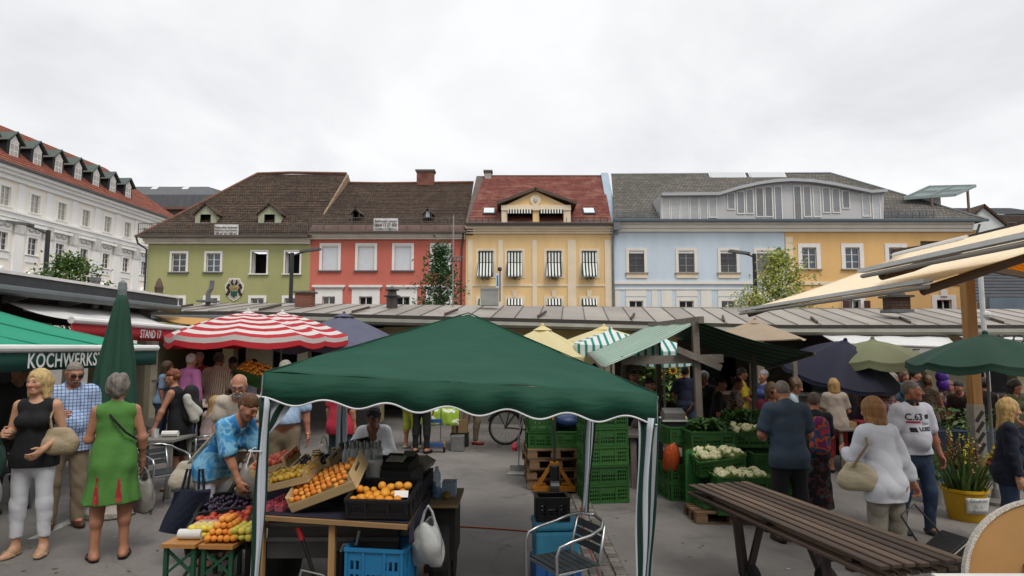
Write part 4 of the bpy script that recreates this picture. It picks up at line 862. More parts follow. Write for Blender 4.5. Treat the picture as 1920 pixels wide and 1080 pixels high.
for k in range(4): MB().bar((-.15 + k * .12, -.15, 1.42), (-.15 + k * .12, .15, 1.42), .02, .12).build('element', ZINC, m)
MB().tube([(0, 0, .9), (-1.2, 0, .1)], .008, 4).build('guy_wire', ZINC, m)
p = P(390 - 212, 550, 13.2); MB().tube([p + Vector((0, 0, -.5)), p + Vector((0, 0, .25))], .085, 10).tube([p + Vector((0, 0, .25)), p + Vector((0, 0, .33))], .1, 10).build('flue_pipe', M('zinc pipe', '#77787a'), label='round metal flue on the roof of the side kiosk', cat='pipe')
# ---- kiosk row along the side of the square
r = thing('side_kiosk', 'kiosk with dark roof edge and awnings along the side of the square', 'kiosk')
GX = -8.2; y0, y1 = 5.0, 15.4
MB().box((GX - 1.6, (y0 + y1) / 2, 3.2), (3.4, y1 - y0, .1)).build('roof', M('side roof felt', '#4a4c4e', .8, .2, 1), r)
MB().box((GX + .12, (y0 + y1) / 2, 3.25), (.03, y1 - y0, .05)).build('roof_edge', M('white edge trim', '#d9d9d6', .4), r)
MB().box((GX + .08, (y0 + y1) / 2, 3.12), (.06, y1 - y0, .16)).build('fascia', M('fascia slate', '#3b3f42', .6, .2), r)
MB().tube([(GX + .16, y0, 2.96), (GX + .16, y1, 2.96)], .085, 10).build('gutter', GUT, r)
for k in range(8): y = y0 + .5 + k * 1.35; MB().bar((GX + .1, y, 3.0), (GX - .5, y, 2.85), .05, .12).build('gutter_bracket', M('bracket zinc', '#84837f', .5), r)
WX = GX - .55
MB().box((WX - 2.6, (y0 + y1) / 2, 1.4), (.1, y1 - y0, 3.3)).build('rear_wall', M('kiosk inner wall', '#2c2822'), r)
MB().box((WX, (y0 + y1) / 2, 2.72), (.12, y1 - y0, .5)).build('lintel', KDARK, r)
for k, y in enumerate((5.3, 7.4, 9.6, 11.9, 13.6, 15.3)): MB().box((WX, y, 1.3), (.22, .25, 2.4)).build('pillar', M('pillar light', '#bdb39b') if k % 2 else KCREAM, r)
for k, (a, b) in enumerate(((5.45, 7.25), (7.55, 9.45), (9.75, 11.75), (12.05, 13.45))): MB().box((WX + .1, (a + b) / 2, .65), (.5, b - a, 1.0)).build('counter', KDARK, r)
# ================================================================ AWNINGS
def awning(name, label, rail_a, rail_b, top_a, top_b, fab, valm=None, val=.2, railm=None, rr=.045, scallop=0.0, arm=True, nseam=6, seamm=None, group=None):
 """folding-arm awning: cloth from the wall line top_a-top_b down to the front rail rail_a-rail_b"""
 ra, rb, ta, tb = map(Vector, (rail_a, rail_b, top_a, top_b)); r = thing(name, label, 'awning', group=group)
 inv = -Vector((0, 0, 0)); n, m = 8, 12; rows = []
 for i in range(n + 1):
  t = i / n; rows.append([ta.lerp(tb, j / m).lerp(ra.lerp(rb, j / m), t) + Vector((0, 0, -.05 * math.sin(math.pi * t) * (1 + .3 * math.sin(j * 1.7)))) for j in range(m + 1)])
 MB().sheet(rows, .006).build('cloth', fab, r, smooth=True)
 MB().tube([ra, rb], rr, 10).build('front_rail', railm or M('white rail', '#d6d6d4', .35, .05), r)
 if valm:
  k = 40; R0 = []; R1 = []
  for j in range(k + 1):
   p = ra.lerp(rb, j / k); R0.append(p + Vector((0, 0, -rr * .6))); R1.append(p + Vector((0, 0, -rr - val - scallop * math.sin(j / k * math.pi * 14))))
  MB().sheet([R0, R1], .006).build('valance', valm, r, smooth=True)
 if arm:
  for t in (.12, .88):
   p, q_ = ra.lerp(rb, t), ta.lerp(tb, t); e = p.lerp(q_, .5) + (rb - ra).normalized() * (.45 if t < .5 else -.45) + Vector((0, 0, -.1))
   MB().tube([p + Vector((0, 0, -.03)), e, q_ + Vector((0, 0, -.12))], .025, 6).build('arm', M('arm white', '#b9b9b6', .4), r)
 return r
def letters(par, txt, a, b, up, size, mat, name='lettering', off=.006, align=.5, sx=1.0, bold=0.0, space=1.0):
 """text on the plane spanned by direction a->b and up vector, facing the camera side"""
 a, b, up = Vector(a), Vector(b), Vector(up).normalized(); x = (b - a).normalized(); nrm = x.cross(up)
 if nrm.dot(Vector((0, 0, CAMH)) - a) < 0: nrm = -nrm
 vs, fs, wd, ht = text_mb(txt, size, 0.001, sx, bold, space); o = a + (b - a) * align - x * (wd * .5 if align == .5 else 0) + nrm * off
 q = MB(); q.add([o + x * v[0] - nrm * v[1] + up * v[2] for v in vs], fs); return q.build(name, mat, par)
TEAL = M('teal awning cloth', '#1d9674', .8, .05, 1.5, transl=.18); TEALD = M('dark green valance', '#0f4238', .8, .06, 2)
WHITEL = M('white letter print', '#dfe0de', .6, .03)
AX = -5.25
aw = awning('green_awning', 'green shop awning with white letters KOCHWERKS on its dark valance', (AX, 5.2, 2.04), (AX, 9.5, 2.04), (-8.5, 5.2, 2.85), (-8.5, 9.5, 2.85), TEAL, TEALD, .20)
letters(aw, 'KOCHWERKSTATT', (AX, 6.97, 1.83), (AX, 9.4, 1.83), (0, 0, 1), .225, WHITEL, align=0.0, sx=.80, off=.012, bold=.004, space=1.08)
for k in range(1, 4): y = 5.2 + k * 1.07; MB().tube([Vector((-8.5, y, 2.855)).lerp(Vector((AX, y, 2.05)), t) + Vector((0, 0, -.05 * math.sin(math.pi * t) + .004)) for t in (0, .25, .5, .75, 1)], .008, 4).build('seam', M('teal seam', '#157a5e', .8), aw)
WCL = M('white awning cloth', '#dcdcda', .8, .05, 1, transl=.25)
aw = awning('white_awning', 'white awning with red valance lettered STAND 17', (-7.3, 10.6, 2.50), (-7.3, 14.4, 2.46), (-8.45, 10.6, 2.82), (-8.45, 14.4, 2.82), WCL, M('red valance', '#a3262c', .75, .08, 2), .24, rr=.06)
letters(aw, 'STAND 17', (-7.3, 12.58, 2.235), (-7.3, 14.2, 2.235), (0, 0, 1), .23, WHITEL, align=0.0, sx=.72, off=.012, bold=.003)
aw = awning('ochre_awning', 'ochre edged pale awning at the corner beyond the red valance', (-7.2, 14.7, 2.55), (-5.6, 16.2, 2.5), (-8.6, 15.2, 2.8), (-7.0, 16.9, 2.75), M('ochre awning', '#c79a58', .8, .05, transl=.2), None)
aw = awning('white_shop_awning', 'wide white awning with dark letters on the valance at the kiosk row', P(1570, 643, 15.2), P(1800, 651, 15.2), P(1522, 613, 17.0), P(1765, 615, 17.0), WCL, M('grey valance', '#8f8b86', .8, .06), .38, rr=.035)
a_ = P(1570, 643, 15.2); b_ = P(1800, 651, 15.2)
letters(aw, 'KAFFEE', P(1612, 670, 15.18), P(1760, 671, 15.18), (0, 0, 1), .30, M('dark letter', (0.02, 0.02, 0.02), .7), align=0.0, sx=1.5, off=.02)
aw = awning('white_sign_awning', 'short white awning with black script lettering behind the dark green parasol', P(1806, 633, 15.6), P(1990, 640, 15.6), P(1790, 620, 16.9), P(1990, 623, 16.9), WCL, M('sign white', '#b5b3af', .8), .3, rr=.03, arm=False)
letters(aw, 'D    Y O Y', P(1810, 642, 15.58), P(1960, 645, 15.58), (0, 0, 1), .3, M('dark letter', (0.02, 0.02, 0.02)), align=0.0, sx=1.4, off=.02)
# ---- big yellow striped awnings over the stall at the side
YSTR = Mstripe('yellow cream awning stripe', [('#fff1d6', 2), ('#f8dfac', .6), ('#fff5e2', 1.6), ('#f4cd88', .5)], 1, .17, transl=.3)
BRONZE = M('bronze rail', '#a8a29a', .4, .1, 2, metal=.2); WOODP = M('varnished timber', '#9a703f', .55, .18, 3, stretch=(8, 8, .6)); DKWOOD = M('awning arm bronze', '#57432f', .5, .15, metal=.2)
def big_awning(label, ya, yb, xr, zr_, xt, drop=.34, yt=0.0):
 r = thing('striped_awning', label, 'awning', group='yellow striped awnings')
 n, m = 10, 14; rows = []
 for i in range(n + 1):
  t = i / n; rows.append([Vector((xr + (xt - xr) * t, ya + (yb + yt * t - ya) * j / m, CAMH + zr_ + drop * (xt - xr) * t - .04 * math.sin(math.pi * t))) for j in range(m + 1)])
 MB().sheet(rows, .005).build('cloth', YSTR, r, smooth=True)
 q = MB(); q.box((xr - .01, (ya + yb) / 2, CAMH + zr_ - .035), (.045, yb - ya, .036)); bevel(q.build('front_rail', BRONZE, r), .02)
 MB().box((xr - .01, (ya + yb) / 2, CAMH + zr_ + .012), (.075, yb - ya, .034)).build('rail_cover', M('white rail', '#d6d6d4'), r)
 for y in (ya + .12, yb - .25): MB().tube([(xr + .02, y, CAMH + zr_ - .06), (xr + (xt - xr) * .5, y + .1, CAMH + zr_ + drop * (xt - xr) * .5 - .1), (xt, y, CAMH + zr_ + drop * (xt - xr) - .08)], .035, 8).build('arm', DKWOOD, r)
 return r
big_awning('lowest yellow and cream striped awning, reaching furthest over the square', 4.85, 8.9, 3.18, .49, 5.4)
r = big_awning('upper yellow and cream striped awning overlapping the lowest one', 2.4, 5.55, 3.06, .645, 3.75, .355, .65)
MB().box((3.77, 4.3, CAMH + .90), (.03, 3.8, .03)).build('cassette', BLACKM, r); MB().tube([(3.74, 6.2, CAMH + .885), (3.74, 5.2, CAMH + .885)], .03, 8).build('roller', M('white rail', '#d6d6d4'), r)
r = thing('striped_awning', 'yellow striped awning seen from below behind the timber post', 'awning', group='yellow striped awnings')
c = [P(1830, 440, 9.6), P(2100, 520, 9.6), P(1835, 484, 10.8), P(2100, 592, 10.8)]
rows = [[c[0].lerp(c[1], t) for t in [k / 10 for k in range(11)]], [c[2].lerp(c[3], t) for t in [k / 10 for k in range(11)]]]
MB().sheet(rows, .005).build('cloth', Mstripe('amber awning stripe', [('#e8a52a', 2), ('#d98d18', 1), ('#efb84c', 1.6)], 1, .16, transl=.6), r)
MB().bar(P(1832, 500, 9.5), P(2000, 530, 9.9), .06, .09).build('arm', DKWOOD, r)
r = thing('timber_post', 'square timber post with striped warning tape carrying the yellow awnings', 'post', GD(1838, 10.6))
px_ = GD(1838, 10.6); zt = P(1824, 470, 10.6).z - px_.z; q = MB(); q.b2(-.08, .08, -.08, .08, 0, zt); bevel(q.build('shaft', WOODP, r), .012)
MB().b2(-.088, .088, -.088, .088, .45, 1.3).build('boot', M('steel boot', '#8b8478', .5, .2), r)
for k in range(4): MB().box((0, -.091, .6 + k * .17), (.06, .004, .2), rotm(ry=R(35))).build('warning_stripe', M('stripe black', (0.02, 0.02, 0.02), .7), r)
MB().bar((-1.2, 0, zt - .05), (1.6, 0, zt + .35), .1, .14).build('beam', DKWOOD, r)
p = P(1844, 600, 12.4); MB().tube([p + Vector((0, 0, -2.2)), p + Vector((0, 0, 1.3))], .045, 8).ball(p + Vector((0.05, 0, .1)), .09, 8, 6).build('white_pole', M('white pole', '#c4c6c6', .4, .1), label='white metal pole beside the timber post', cat='pole')
# ================================================================ PARASOLS
def parasol(label, c, rad, zrim, ztop, n, mats, bands=None, val=.16, group=None, a0=0.0, cat='parasol', sq=False, tilt=(0, 0), name='parasol', pole=True, sag=.06, vent=True, polem=None, base=True, flute=.0):
 r = thing(name, label, cat, c, 0, group); mats = mats if isinstance(mats, (list, tuple)) else [mats]
 r.rotation_euler = (tilt[0], tilt[1], 0)
 q = MB(); B = 12; S = 4
 bands = bands or [0] * (B + 1)
 ring = []
 for k in range(n * S + 1):
  seg = k / S; i = int(seg) % n; f = seg - int(seg); a1 = a0 + 2 * math.pi * i / n; a2 = a0 + 2 * math.pi * (i + 1) / n
  d = Vector((math.cos(a1), math.sin(a1), 0)).lerp(Vector((math.cos(a2), math.sin(a2), 0)), f); s = math.sin(math.pi * f)
  ring.append((d, s))
 for b in range(B):
  rows = []
  for t in (b / B, (b + 1) / B):
   rows.append([Vector((d.x * rad * t, d.y * rad * t, ztop - (ztop - zrim) * (t ** (1.5 if n == 8 else 1.12)) - s * sag * t * (1 if n > 5 else .6))) for d, s in ring])
  q.sheet(rows, 0, mi=bands[b])
 can = q.build('canopy', mats, r, smooth=False)
 can.data.polygons.foreach_set('use_smooth', [True] * len(can.data.polygons))
 if val:
  R0 = [Vector((d.x * rad, d.y * rad, zrim - s * sag * (1 if n > 5 else .6))) for d, s in ring]; rows = [R0, [p + Vector((0, 0, -val * .5)) for p in R0], [p + Vector((p.x * .01, p.y * .01, -val - .02 * ring[k][1])) for k, p in enumerate(R0)]]
  q = MB(); q.sheet(rows[:2], 0, mi=bands[-1] if len(bands) > B else 0); q.sheet(rows[1:], 0, mi=(0 if len(mats) < 2 else 1 - (bands[-1] if len(bands) > B else 0)) if bands[0] != bands[1] else 0); q.build('valance', mats, r, smooth=True)
 rb = MB()
 for i in range(n):
  a = a0 + 2 * math.pi * i / n; MB().tube([(0, 0, ztop - .03), (math.cos(a) * rad * .98, math.sin(a) * rad * .98, zrim - .015)], .01, 5).build('rib', M('parasol rib', '#6a6a66', .4, metal=.4), r)
 if pole: MB().tube([(0, 0, .02), (0, 0, ztop)], .022, 8).build('pole', polem or M('parasol pole', '#8a8a86', .4, .1, metal=.4), r)
 MB().ball((0, 0, ztop + .04), .04, 8, 6).build('finial', mats[0], r)
 if vent: MB().lathe([(rad * .16, ztop - .06), (.03, ztop + .03)], n * 2, a0=a0).build('vent_cap', mats[0], r)
 if base and pole: MB().lathe([(.25, 0), (.25, .05), (.06, .08), (.04, .2)], 14).build('base', M('parasol base', '#6b6862', .8, .1), r)
 return r
RW = [M('parasol white', '#d9d5d2', .75, .05, 2, transl=.22), M('parasol red', '#b8262f', .75, .06, 2, transl=.22)]
bnds = [0, 1, 0, 1, 0, 1, 0, 1, 0, 1, 0, 1, 0]
p = GD(456, 12.4); parasol('red and white striped parasol over the cafe tables, the nearer of two', p, 1.46, 2.27 - p.z, 2.72 - p.z, 8, RW, bnds, .18, 'red and white parasols', a0=.25)
p = GD(522, 14.2); parasol('red and white striped parasol half hidden behind its twin', p, 1.44, 2.30 - p.z, 2.80 - p.z, 8, RW, bnds, .18, 'red and white parasols', a0=.1)
p = GD(640, 15.5); parasol('faded navy blue parasol beside the red striped ones', p, 1.55, 2.12 - p.z, 2.84 - p.z, 6, M('faded navy cloth', '#5b5d70', .8, .12, 2, transl=.15), None, .16, a0=.3)
CREAMC = M('cream parasol cloth', '#e6d9a8', .8, .06, 2, transl=.35); YELC = M('yellow parasol cloth', '#d9bf66', .8, .08, 2, transl=.3)
p = GD(1018, 12.6); parasol('cream square parasol behind the green tent roof', p, 1.25, 1.88 - p.z, 2.44 - p.z, 4, [CREAMC, YELC], None, .14, a0=.5, name='parasol')
p = GD(1135, 14.6); parasol('yellow topped square parasol behind the teal striped one', p, 1.5, 2.12 - p.z, 2.5 - p.z, 4, [CREAMC, YELC], [1, 1, 1, 0, 0, 0, 0, 0, 0, 0, 1, 1, 1], .16, a0=.7)
TS = Mstripe('teal white parasol stripe', [('#e8ecea', 1.4), ('#2c8f86', .8)], 0, .14, transl=.3)
p = GD(1148, 12.9); parasol('teal and white striped square parasol beside the green tent', p, 1.12, 2.1 - p.z, 2.38 - p.z, 4, TS, None, .22, a0=.82, sag=.02)
p = GD(1248, 13.4); parasol('small teal striped parasol under the green striped stall roof', p, .85, 2.0 - p.z, 2.22 - p.z, 4, TS, None, .3, a0=.6)
p = GD(1424, 14.0); parasol('beige square parasol beyond the green striped stall', p, 1.35, 2.22 - p.z, 2.62 - p.z, 4, M('beige parasol cloth', '#a8957f', .8, .06, transl=.2), None, .0, a0=.3)
p = GD(1648, 12.4); parasol('olive green parasol in front of the lettered awning', p, 1.0, 1.82 - p.z, 2.18 - p.z, 8, M('olive parasol cloth', '#7d8060', .8, .06, 2, transl=.25), None, .14, a0=.2)
p = GD(1868, 9.4); parasol('dark green parasol in front of the timber post', p, 1.02, 1.84 - p.z, 2.22 - p.z, 8, M('dark green parasol cloth', '#1c3d30', .8, .1, 2, transl=.08), None, .10, a0=.2)
p = GD(1552, 12.7); parasol('navy blue umbrella tilted on its side over a stall', p + Vector((0, .2, .3)), 1.08, 1.35 - p.z, 1.95 - p.z, 8, M('navy umbrella cloth', '#14162c', .75, .12, 2, transl=.05), None, .06, a0=.3, tilt=(R(16), R(7)), base=False)
# closed parasol
p = G(206, 966); r = thing('closed_parasol', 'tall closed dark green parasol on a round concrete base', 'parasol', p)
ht = 2.72 - p.z; n = 48; q = MB(); vs = []
prof = [(ht - .02, .03), (ht - .12, .062), (ht - .3, .09), (ht - .6, .13), (ht - .9, .175), (ht - 1.2, .205), (ht - 1.4, .232), (ht - 1.58, .25), (ht - 1.64, .245)]
rows = []
for z, rr in prof:
 row = []
 for k in range(n + 1):
  a = 2 * math.pi * k / n; f = 1 + .16 * math.cos(8 * a + z * .8) + .07 * math.sin(5 * a + z * 2.0); f = 1 + (f - 1) * min(1, rr * 7)
  row.append((math.cos(a) * rr * f + (ht - z) * -.03, math.sin(a) * rr * f, z + (.05 * math.cos(8 * a) + .05 * math.sin(3 * a) if rr > .239 else 0)))
 rows.append(row)
q.sheet(rows, .006); q.build('folded_cloth', M('bottle green parasol cloth', '#1d4233', .8, .12, 3, .25, 30), r, smooth=True)
MB().lathe([(.045, ht - .06), (.05, ht + .02), (.045, ht + .1), (.015, ht + .13)], 12).build('cap', M('grey plastic cap', '#6f7676', .5), r)
MB().tube([(0, 0, .05), (0, 0, ht)], .025, 8).build('pole', M('white pole', '#c4c6c6'), r)
bevel(MB().lathe([(.26, 0), (.27, .02), (.27, .07), (.24, .09), (.05, .10), (.04, .22)], 24).build('base', M('exposed concrete', '#9a948a', .9, .25, 25, .4, 60), r), .01)
# ================================================================ GREEN TENT
TG = M('bottle green tent cloth', '#1d5441', .72, .1, 2.5, .5, 7, transl=.28, stretch=(.6, 1, 3), dirt=.15); WP = M('white piping', '#d7d9dc', .6, .03); STEEL = M('painted steel leg', '#a7adb2', .4, .08, 2, metal=.3)
FL, FR = P(495, 698, 4.75), P(1231, 738, 4.9); BR, BL = Vector((.98, 7.85, 1.80)), Vector((-2.06, 7.7, 1.93)); PK = P(878, 587, 6.3)
r = thing('green_tent', 'dark green pavilion tent with scalloped valance and white piping', 'tent')
def hipface(a, b, m=60, nn=30):
 rows = []
 for i in range(nn + 1):
  t = i / nn; row = []
  for j in range(m + 1):
   s = j / m; p = a.lerp(b, s).lerp(PK, t)
   p = p + Vector((0, 0, -.055 * math.sin(math.pi * t) * math.sin(math.pi * s) ** .7 + .007 * math.sin(31 * s + 9 * t) * (1 - t) ** 2 + .006 * math.sin(13 * s - 21 * t) * (1 - t)))
   if t > .94: p = p + Vector((0, 0, -.012))
   row.append(p)
  rows.append(row)
 return rows
q = MB()
for a, b in ((FL, FR), (FR, BR), (BR, BL), (BL, FL)): q.sheet(hipface(a, b), .004)
cv = q.build('canopy', TG, r, smooth=True)
for a in (FL, FR, BR, BL): MB().tube([a.lerp(PK, k / 6) + Vector((0, 0, .003)) for k in range(7)], .005, 5).build('seam', M('tent seam', '#123a2c', .8), cv)
for a, b, nw in ((FL, FR, 6.5), (FR, BR, 6.5), (BR, BL, 6.5), (BL, FL, 6.5)):
 k = 120; R0 = []; R1 = []; hem = []; nn = Vector((b.y - a.y, a.x - b.x, 0)).normalized()
 for j in range(k + 1):
  s = j / k; p = a.lerp(b, s); w_ = math.sin(s * nw * 2 * math.pi - 1.6); o = nn * (.006 + .010 * math.sin(s * 19) + .012 * math.sin(s * 47 + 1))
  R0.append(p + nn * .002); h = p + Vector((0, 0, -.205 - .028 * w_)) + o * 1.5; R1.append(h); hem.append(h)
 mid = [x.lerp(y, .5) + Vector((0, 0, 0)) for x, y in zip(R0, R1)]
 v = MB(); v.sheet([R0, mid, R1], .003); vo = v.build('valance', TG, r, smooth=True)
 MB().tube(hem, .0075, 6).build('piping', WP, vo)
legs = [(FL, GD(466, 4.75) + Vector((.0, 0, 0))), (FR, Vector((FR.x - .09, 4.92, gz(FR.x)))), (BR, Vector((.88, 7.85, gz(.88)))), (BL, Vector((-2.08, 7.7, gz(-2.08))))]
for t, b in legs: MB().bar(t + Vector((0, .02, -.02)), b + Vector((0, .02, 0)), .03, .03).build('leg', STEEL, r); MB().box(b + Vector((0, .02, .01)), (.1, .1, .02)).build('foot', BLACKM, r)
for a, b in ((FL, FR), (BL, BR), (FL, BL), (FR, BR)):
 cc = (FL + FR + BR + BL) / 4; a = a.lerp(cc, .05) + Vector((0, 0, -.03)); b = b.lerp(cc, .05) + Vector((0, 0, -.03)); o = Vector((0, 0, -.03)); MB().bar(a + o, a.lerp(b, .5) + o * 5, .018, .025).bar(a + o * 5, a.lerp(b, .5) + o, .018, .025).bar(b + o, a.lerp(b, .5) + o * 5, .018, .025).bar(b + o * 5, a.lerp(b, .5) + o, .018, .025).build('scissor_frame', STEEL, r)
CGR = M('curtain green', '#14392d', .8, .08, 2); CWH = M('curtain white', '#b9bfc8', .75, .05, 2)
def curtain(top, bot, wt, wb, pat, dirv, name='curtain', amp=.03):
 """gathered striped side cloth hanging along a leg"""
 n = len(pat) * 4; q = MB(); m = 16; top, bot, dv = Vector(top), Vector(bot), Vector(dirv).normalized(); pv = Vector((-dv.y, dv.x, 0))
 for s, c in enumerate(pat):
  rows = []
  for i in range(m + 1):
   t = i / m; w_ = wt + (wb - wt) * t ** .7; row = []
   for j in range(5):
    u = (s * 4 + j) / n; row.append(top.lerp(bot, t) + dv * (u * w_) + pv * (amp * math.sin(u * 9 + t * 1.5) * (1 - .5 * t)) + dv * (.008 * math.sin(t * 9 + u * 4)))
   rows.append(row)
  q.sheet(rows, .003, mi=c)
 return q.build(name, [CGR, CWH], r, smooth=True)
fr = Vector((FR.x - .145, 4.88, FR.z - .18)); curtain(fr, (FR.x - .19, 4.9, gz(1) + .05), .19, .10, [1, 0, 0, 1, 1, 0, 0, 1, 0], (1, .1, 0))
curtain((BR.x - .05, 7.82, BR.z - .1), (BR.x - .16, 7.85, gz(1) + .1), .14, .09, [0, 1, 1, 0, 1, 0], (1, .1, 0))
l2 = legs[0][1]; curtain((FL.x - .02, 4.72, FL.z - .18), (l2.x - .0, 4.72, l2.z + .05), .10, .08, [0, 0, 1, 1, 0], (1, 0, 0), amp=.02)
curtain((FL.x + .02, 4.76, FL.z - .19), (FL.x - .04, 4.76, FL.z - .55), .26, .03, [1, 1, 0, 1], (1, .2, 0), amp=.02)
curtain((BL.x + .02, 7.68, BL.z - .15), (BL.x + .02, 7.68, gz(-2) + .1), .10, .08, [1, 0, 1, 1], (1, 0, 0), amp=.015)
MB().tube([(FL.x - .07, 4.70, FL.z - .56), (FL.x + .02, 4.68, FL.z - .56), (FL.x + .03, 4.78, FL.z - .57), (FL.x - .06, 4.78, FL.z - .55)], .006, 5, closed=True).tube([(FL.x - .05, 4.69, FL.z - .56), (FL.x - .08, 4.68, FL.z - .68)], .004, 4).build('tie_string', WP, r)
# ================================================================ GREEN STRIPED STALL ROOF
GS = Mstripe('pale green stripe canvas', [('#9fb7a6', 1.2), ('#5f8a76', .5), ('#b9cabd', 1), ('#37604f', .45), ('#a9c0b0', .8)], 1, .42, transl=.22, coord='Object')
OLDW = M('weathered grey timber', '#6f675f', .85, .22, 3, .4, 30, stretch=(1, 1, 1)); r = thing('market_stall', 'timber market stall with green striped canvas roof', 'stall')
e0, e1, rg1, rg0 = P(1130, 690, 9.0), P(1102, 662, 12.2), P(1218, 611, 12.2), P(1310, 603, 9.3)
rows = [[e0.lerp(e1, s).lerp(rg0.lerp(rg1, s), t / 8) + Vector((0, 0, -.03 * math.sin(math.pi * t / 8) + .01 * math.sin(s * 20))) for s in [k / 10 for k in range(11)]] for t in range(9)]
MB().sheet(rows, .006).build('canvas', GS, r, smooth=True)
f0, f1 = P(1528, 662, 9.5), P(1440, 690, 12.0)
rows = [[f0.lerp(f1, s).lerp(rg0.lerp(rg1, s), t / 8) + Vector((0, 0, .006 - .06 * math.sin(math.pi * t / 8))) for s in [k / 10 for k in range(11)]] for t in range(9)]
MB().sheet(rows, .006).build('canvas', Mstripe('shaded underside canvas', [('#3c5f4c', 1.2), ('#1f3f31', 1), ('#56705f', .6)], 1, .42, transl=.15), r, smooth=True)  # same striped roof, underside shade put into the darker stripe colours
b = GD(1318, 9.25); q = MB(); q.bar((b.x, b.y, b.z), rg0 + Vector((-.06, 0, .0)), .10, .09); q.build('post', OLDW, r)
b2 = GD(1238, 12.2); MB().bar(b2, (b2.x, b2.y, rg1.z - .1), .1, .09).build('post', OLDW, r)
MB().bar(P(1165, 676, 9.3), P(1355, 672, 9.3), .07, .12).build('crossbeam', OLDW, r); MB().bar(rg0 + Vector((.0, -.15, .02)), rg1, .07, .1).build('ridge_beam', OLDW, r)
MB().bar(P(1270, 655, 9.2), P(1352, 690, 9.2), .05, .09).build('brace', OLDW, r); MB().bar(P(1270, 652, 12), P(1370, 655, 12), .05, .3).build('board', OLDW, r)
MB().bar(e0, e1, .04, .05).build('eave_batten', OLDW, r); MB().bar(f0, f1, .04, .05).build('eave_batten', OLDW, r)
for px in (1172, 1420, 1498): g = GD(px, 11.0); MB().bar(g, (g.x, g.y, 1.95), .07).build('post', OLDW, r)
# ================================================================ LAMPS AND TREES
def lamp(label, base, ztop, tip):
 r = thing('street_lamp', label, 'street lamp', base, 0, 'street lamps'); b = Vector(base); z = ztop - b.z; t = Vector(tip) - b; s = 1 if t.x > 0 else -1
 MB().tube([(0, 0, 0), (0, 0, z)], .075, 10).build('pole', BLACKM, r); MB().tube([(0, 0, z - .12), t], .035, 6).build('arm', BLACKM, r)
 MB().box(t + Vector((s * .15, 0, .02)), (.75, .3, .08), rotm(ry=-s * R(8))).build('lamp_head', M('lamp grey', '#5b5c5c', .5), r); return r
p = P(82, 560, 21); lamp('tall black street lamp before the white palace', (p.x, 21, gz(p.x)), P(88, 432, 21).z, P(46, 420, 21))
p = P(545, 560, 24); lamp('black street lamp before the green house', (p.x, 24, gz(p.x)), P(547, 474, 24).z, P(575, 470, 24))
p = P(1417, 560, 24); lamp('black street lamp before the blue house', (p.x, 24, gz(p.x)), P(1417, 476, 24).z, P(1393, 474, 24))
def leaf_mesh(name, mat, L, Wd):
 q = MB(); q.add([(0, 0, 0), (L * .5, -Wd / 2, L * .06), (L, 0, -L * .05), (L * .5, Wd / 2, L * .06)], [(0, 1, 2), (0, 2, 3)]); return q.mesh(name, mat)
def tree(label, base, h, spread, mats, crown_z0, n=2600, leaf=.11, shape='round', seed=1, trunk_r=.07, clump=.22):
 rnd = random.Random(seed); r = thing('young_tree', label, 'tree', base); bark = M('young bark', '#4f4a3d', .9, .3, 8)
 top = h; q = MB(); q.tube([(0, 0, 0), (.03, .02, h * .4), (-.02, 0, h * .7), (0, 0, h * .97)], [trunk_r, trunk_r * .75, trunk_r * .45, .01], 8); q.build('trunk', bark, r)
 tips = []
 nb = 34
 for i in range(nb):
  t = i / (nb - 1); z = crown_z0 + (h * .97 - crown_z0) * t
  sp = spread * ((1 - t) ** .8 + .08) if shape == 'cone' else spread * (math.sin(math.pi * (.12 + .85 * t)) ** .7)
  a = i * 2.4 + rnd.uniform(-.4, .4); L = sp * rnd.uniform(.65, 1.15); e = Vector((math.cos(a) * L, math.sin(a) * L, z + L * rnd.uniform(.1, .5)))
  s0 = Vector((0, 0, z - L * .15)); m = s0.lerp(e, .5) + Vector((0, 0, .05 * L)); q = MB(); q.tube([s0, m, e], [trunk_r * .25, trunk_r * .16, .006], 5); q.build('branch', bark, r)
  for k in range(5): f = .35 + .65 * k / 4; tips.append(s0.lerp(m, f * 2) if f < .5 else m.lerp(e, f * 2 - 1))
 for g, m in enumerate(mats):
  vs = []; fs = []
  for i in range(n // len(mats)):
   c = tips[rnd.randrange(len(tips))] + Vector((rnd.gauss(0, clump), rnd.gauss(0, clump), rnd.gauss(0, clump * .7))); Rm = rotm(rnd.uniform(-1, 1), rnd.uniform(-1, 1), rnd.uniform(0, 6.3)); l = leaf * rnd.uniform(.6, 1.3); b = len(vs)
   for pnt in ((0, 0, 0), (l * .5, -l * .26, l * .05), (l, 0, -l * .06), (l * .5, l * .26, l * .05)): vs.append(c + Rm @ Vector(pnt))
   fs.append((b, b + 1, b + 2, b + 3))
  MB().add(vs, fs).build('crown' if g == 0 else 'foliage', m, r)
 return r
LG = [M('leaf green a', '#4c6a2c', .55, .25, 3, transl=.3), M('leaf green b', '#38541f', .55, .25, 3, transl=.3), M('leaf green c', '#6b8440', .55, .2, 3, transl=.3)]
LY = [M('leaf yellow green a', '#a3a952', .55, .2, 3, transl=.35), M('leaf yellow green b', '#6f8340', .55, .2, 3, transl=.35), M('leaf yellow green c', '#bdbd6c', .55, .2, 3, transl=.35)]
LD = [M('leaf dark a', '#44653a', .6, .25, 3, transl=.2), M('leaf dark b', '#33522a', .6, .25, 3, transl=.2)]
p = P(128, 560, 17.5); tree('bushy young tree behind the side kiosk', (p.x, 17.5, .1), P(128, 480, 17.5).z - .1, .85, LG, 2.55, 3400, .12, 'round', 3, clump=.16)
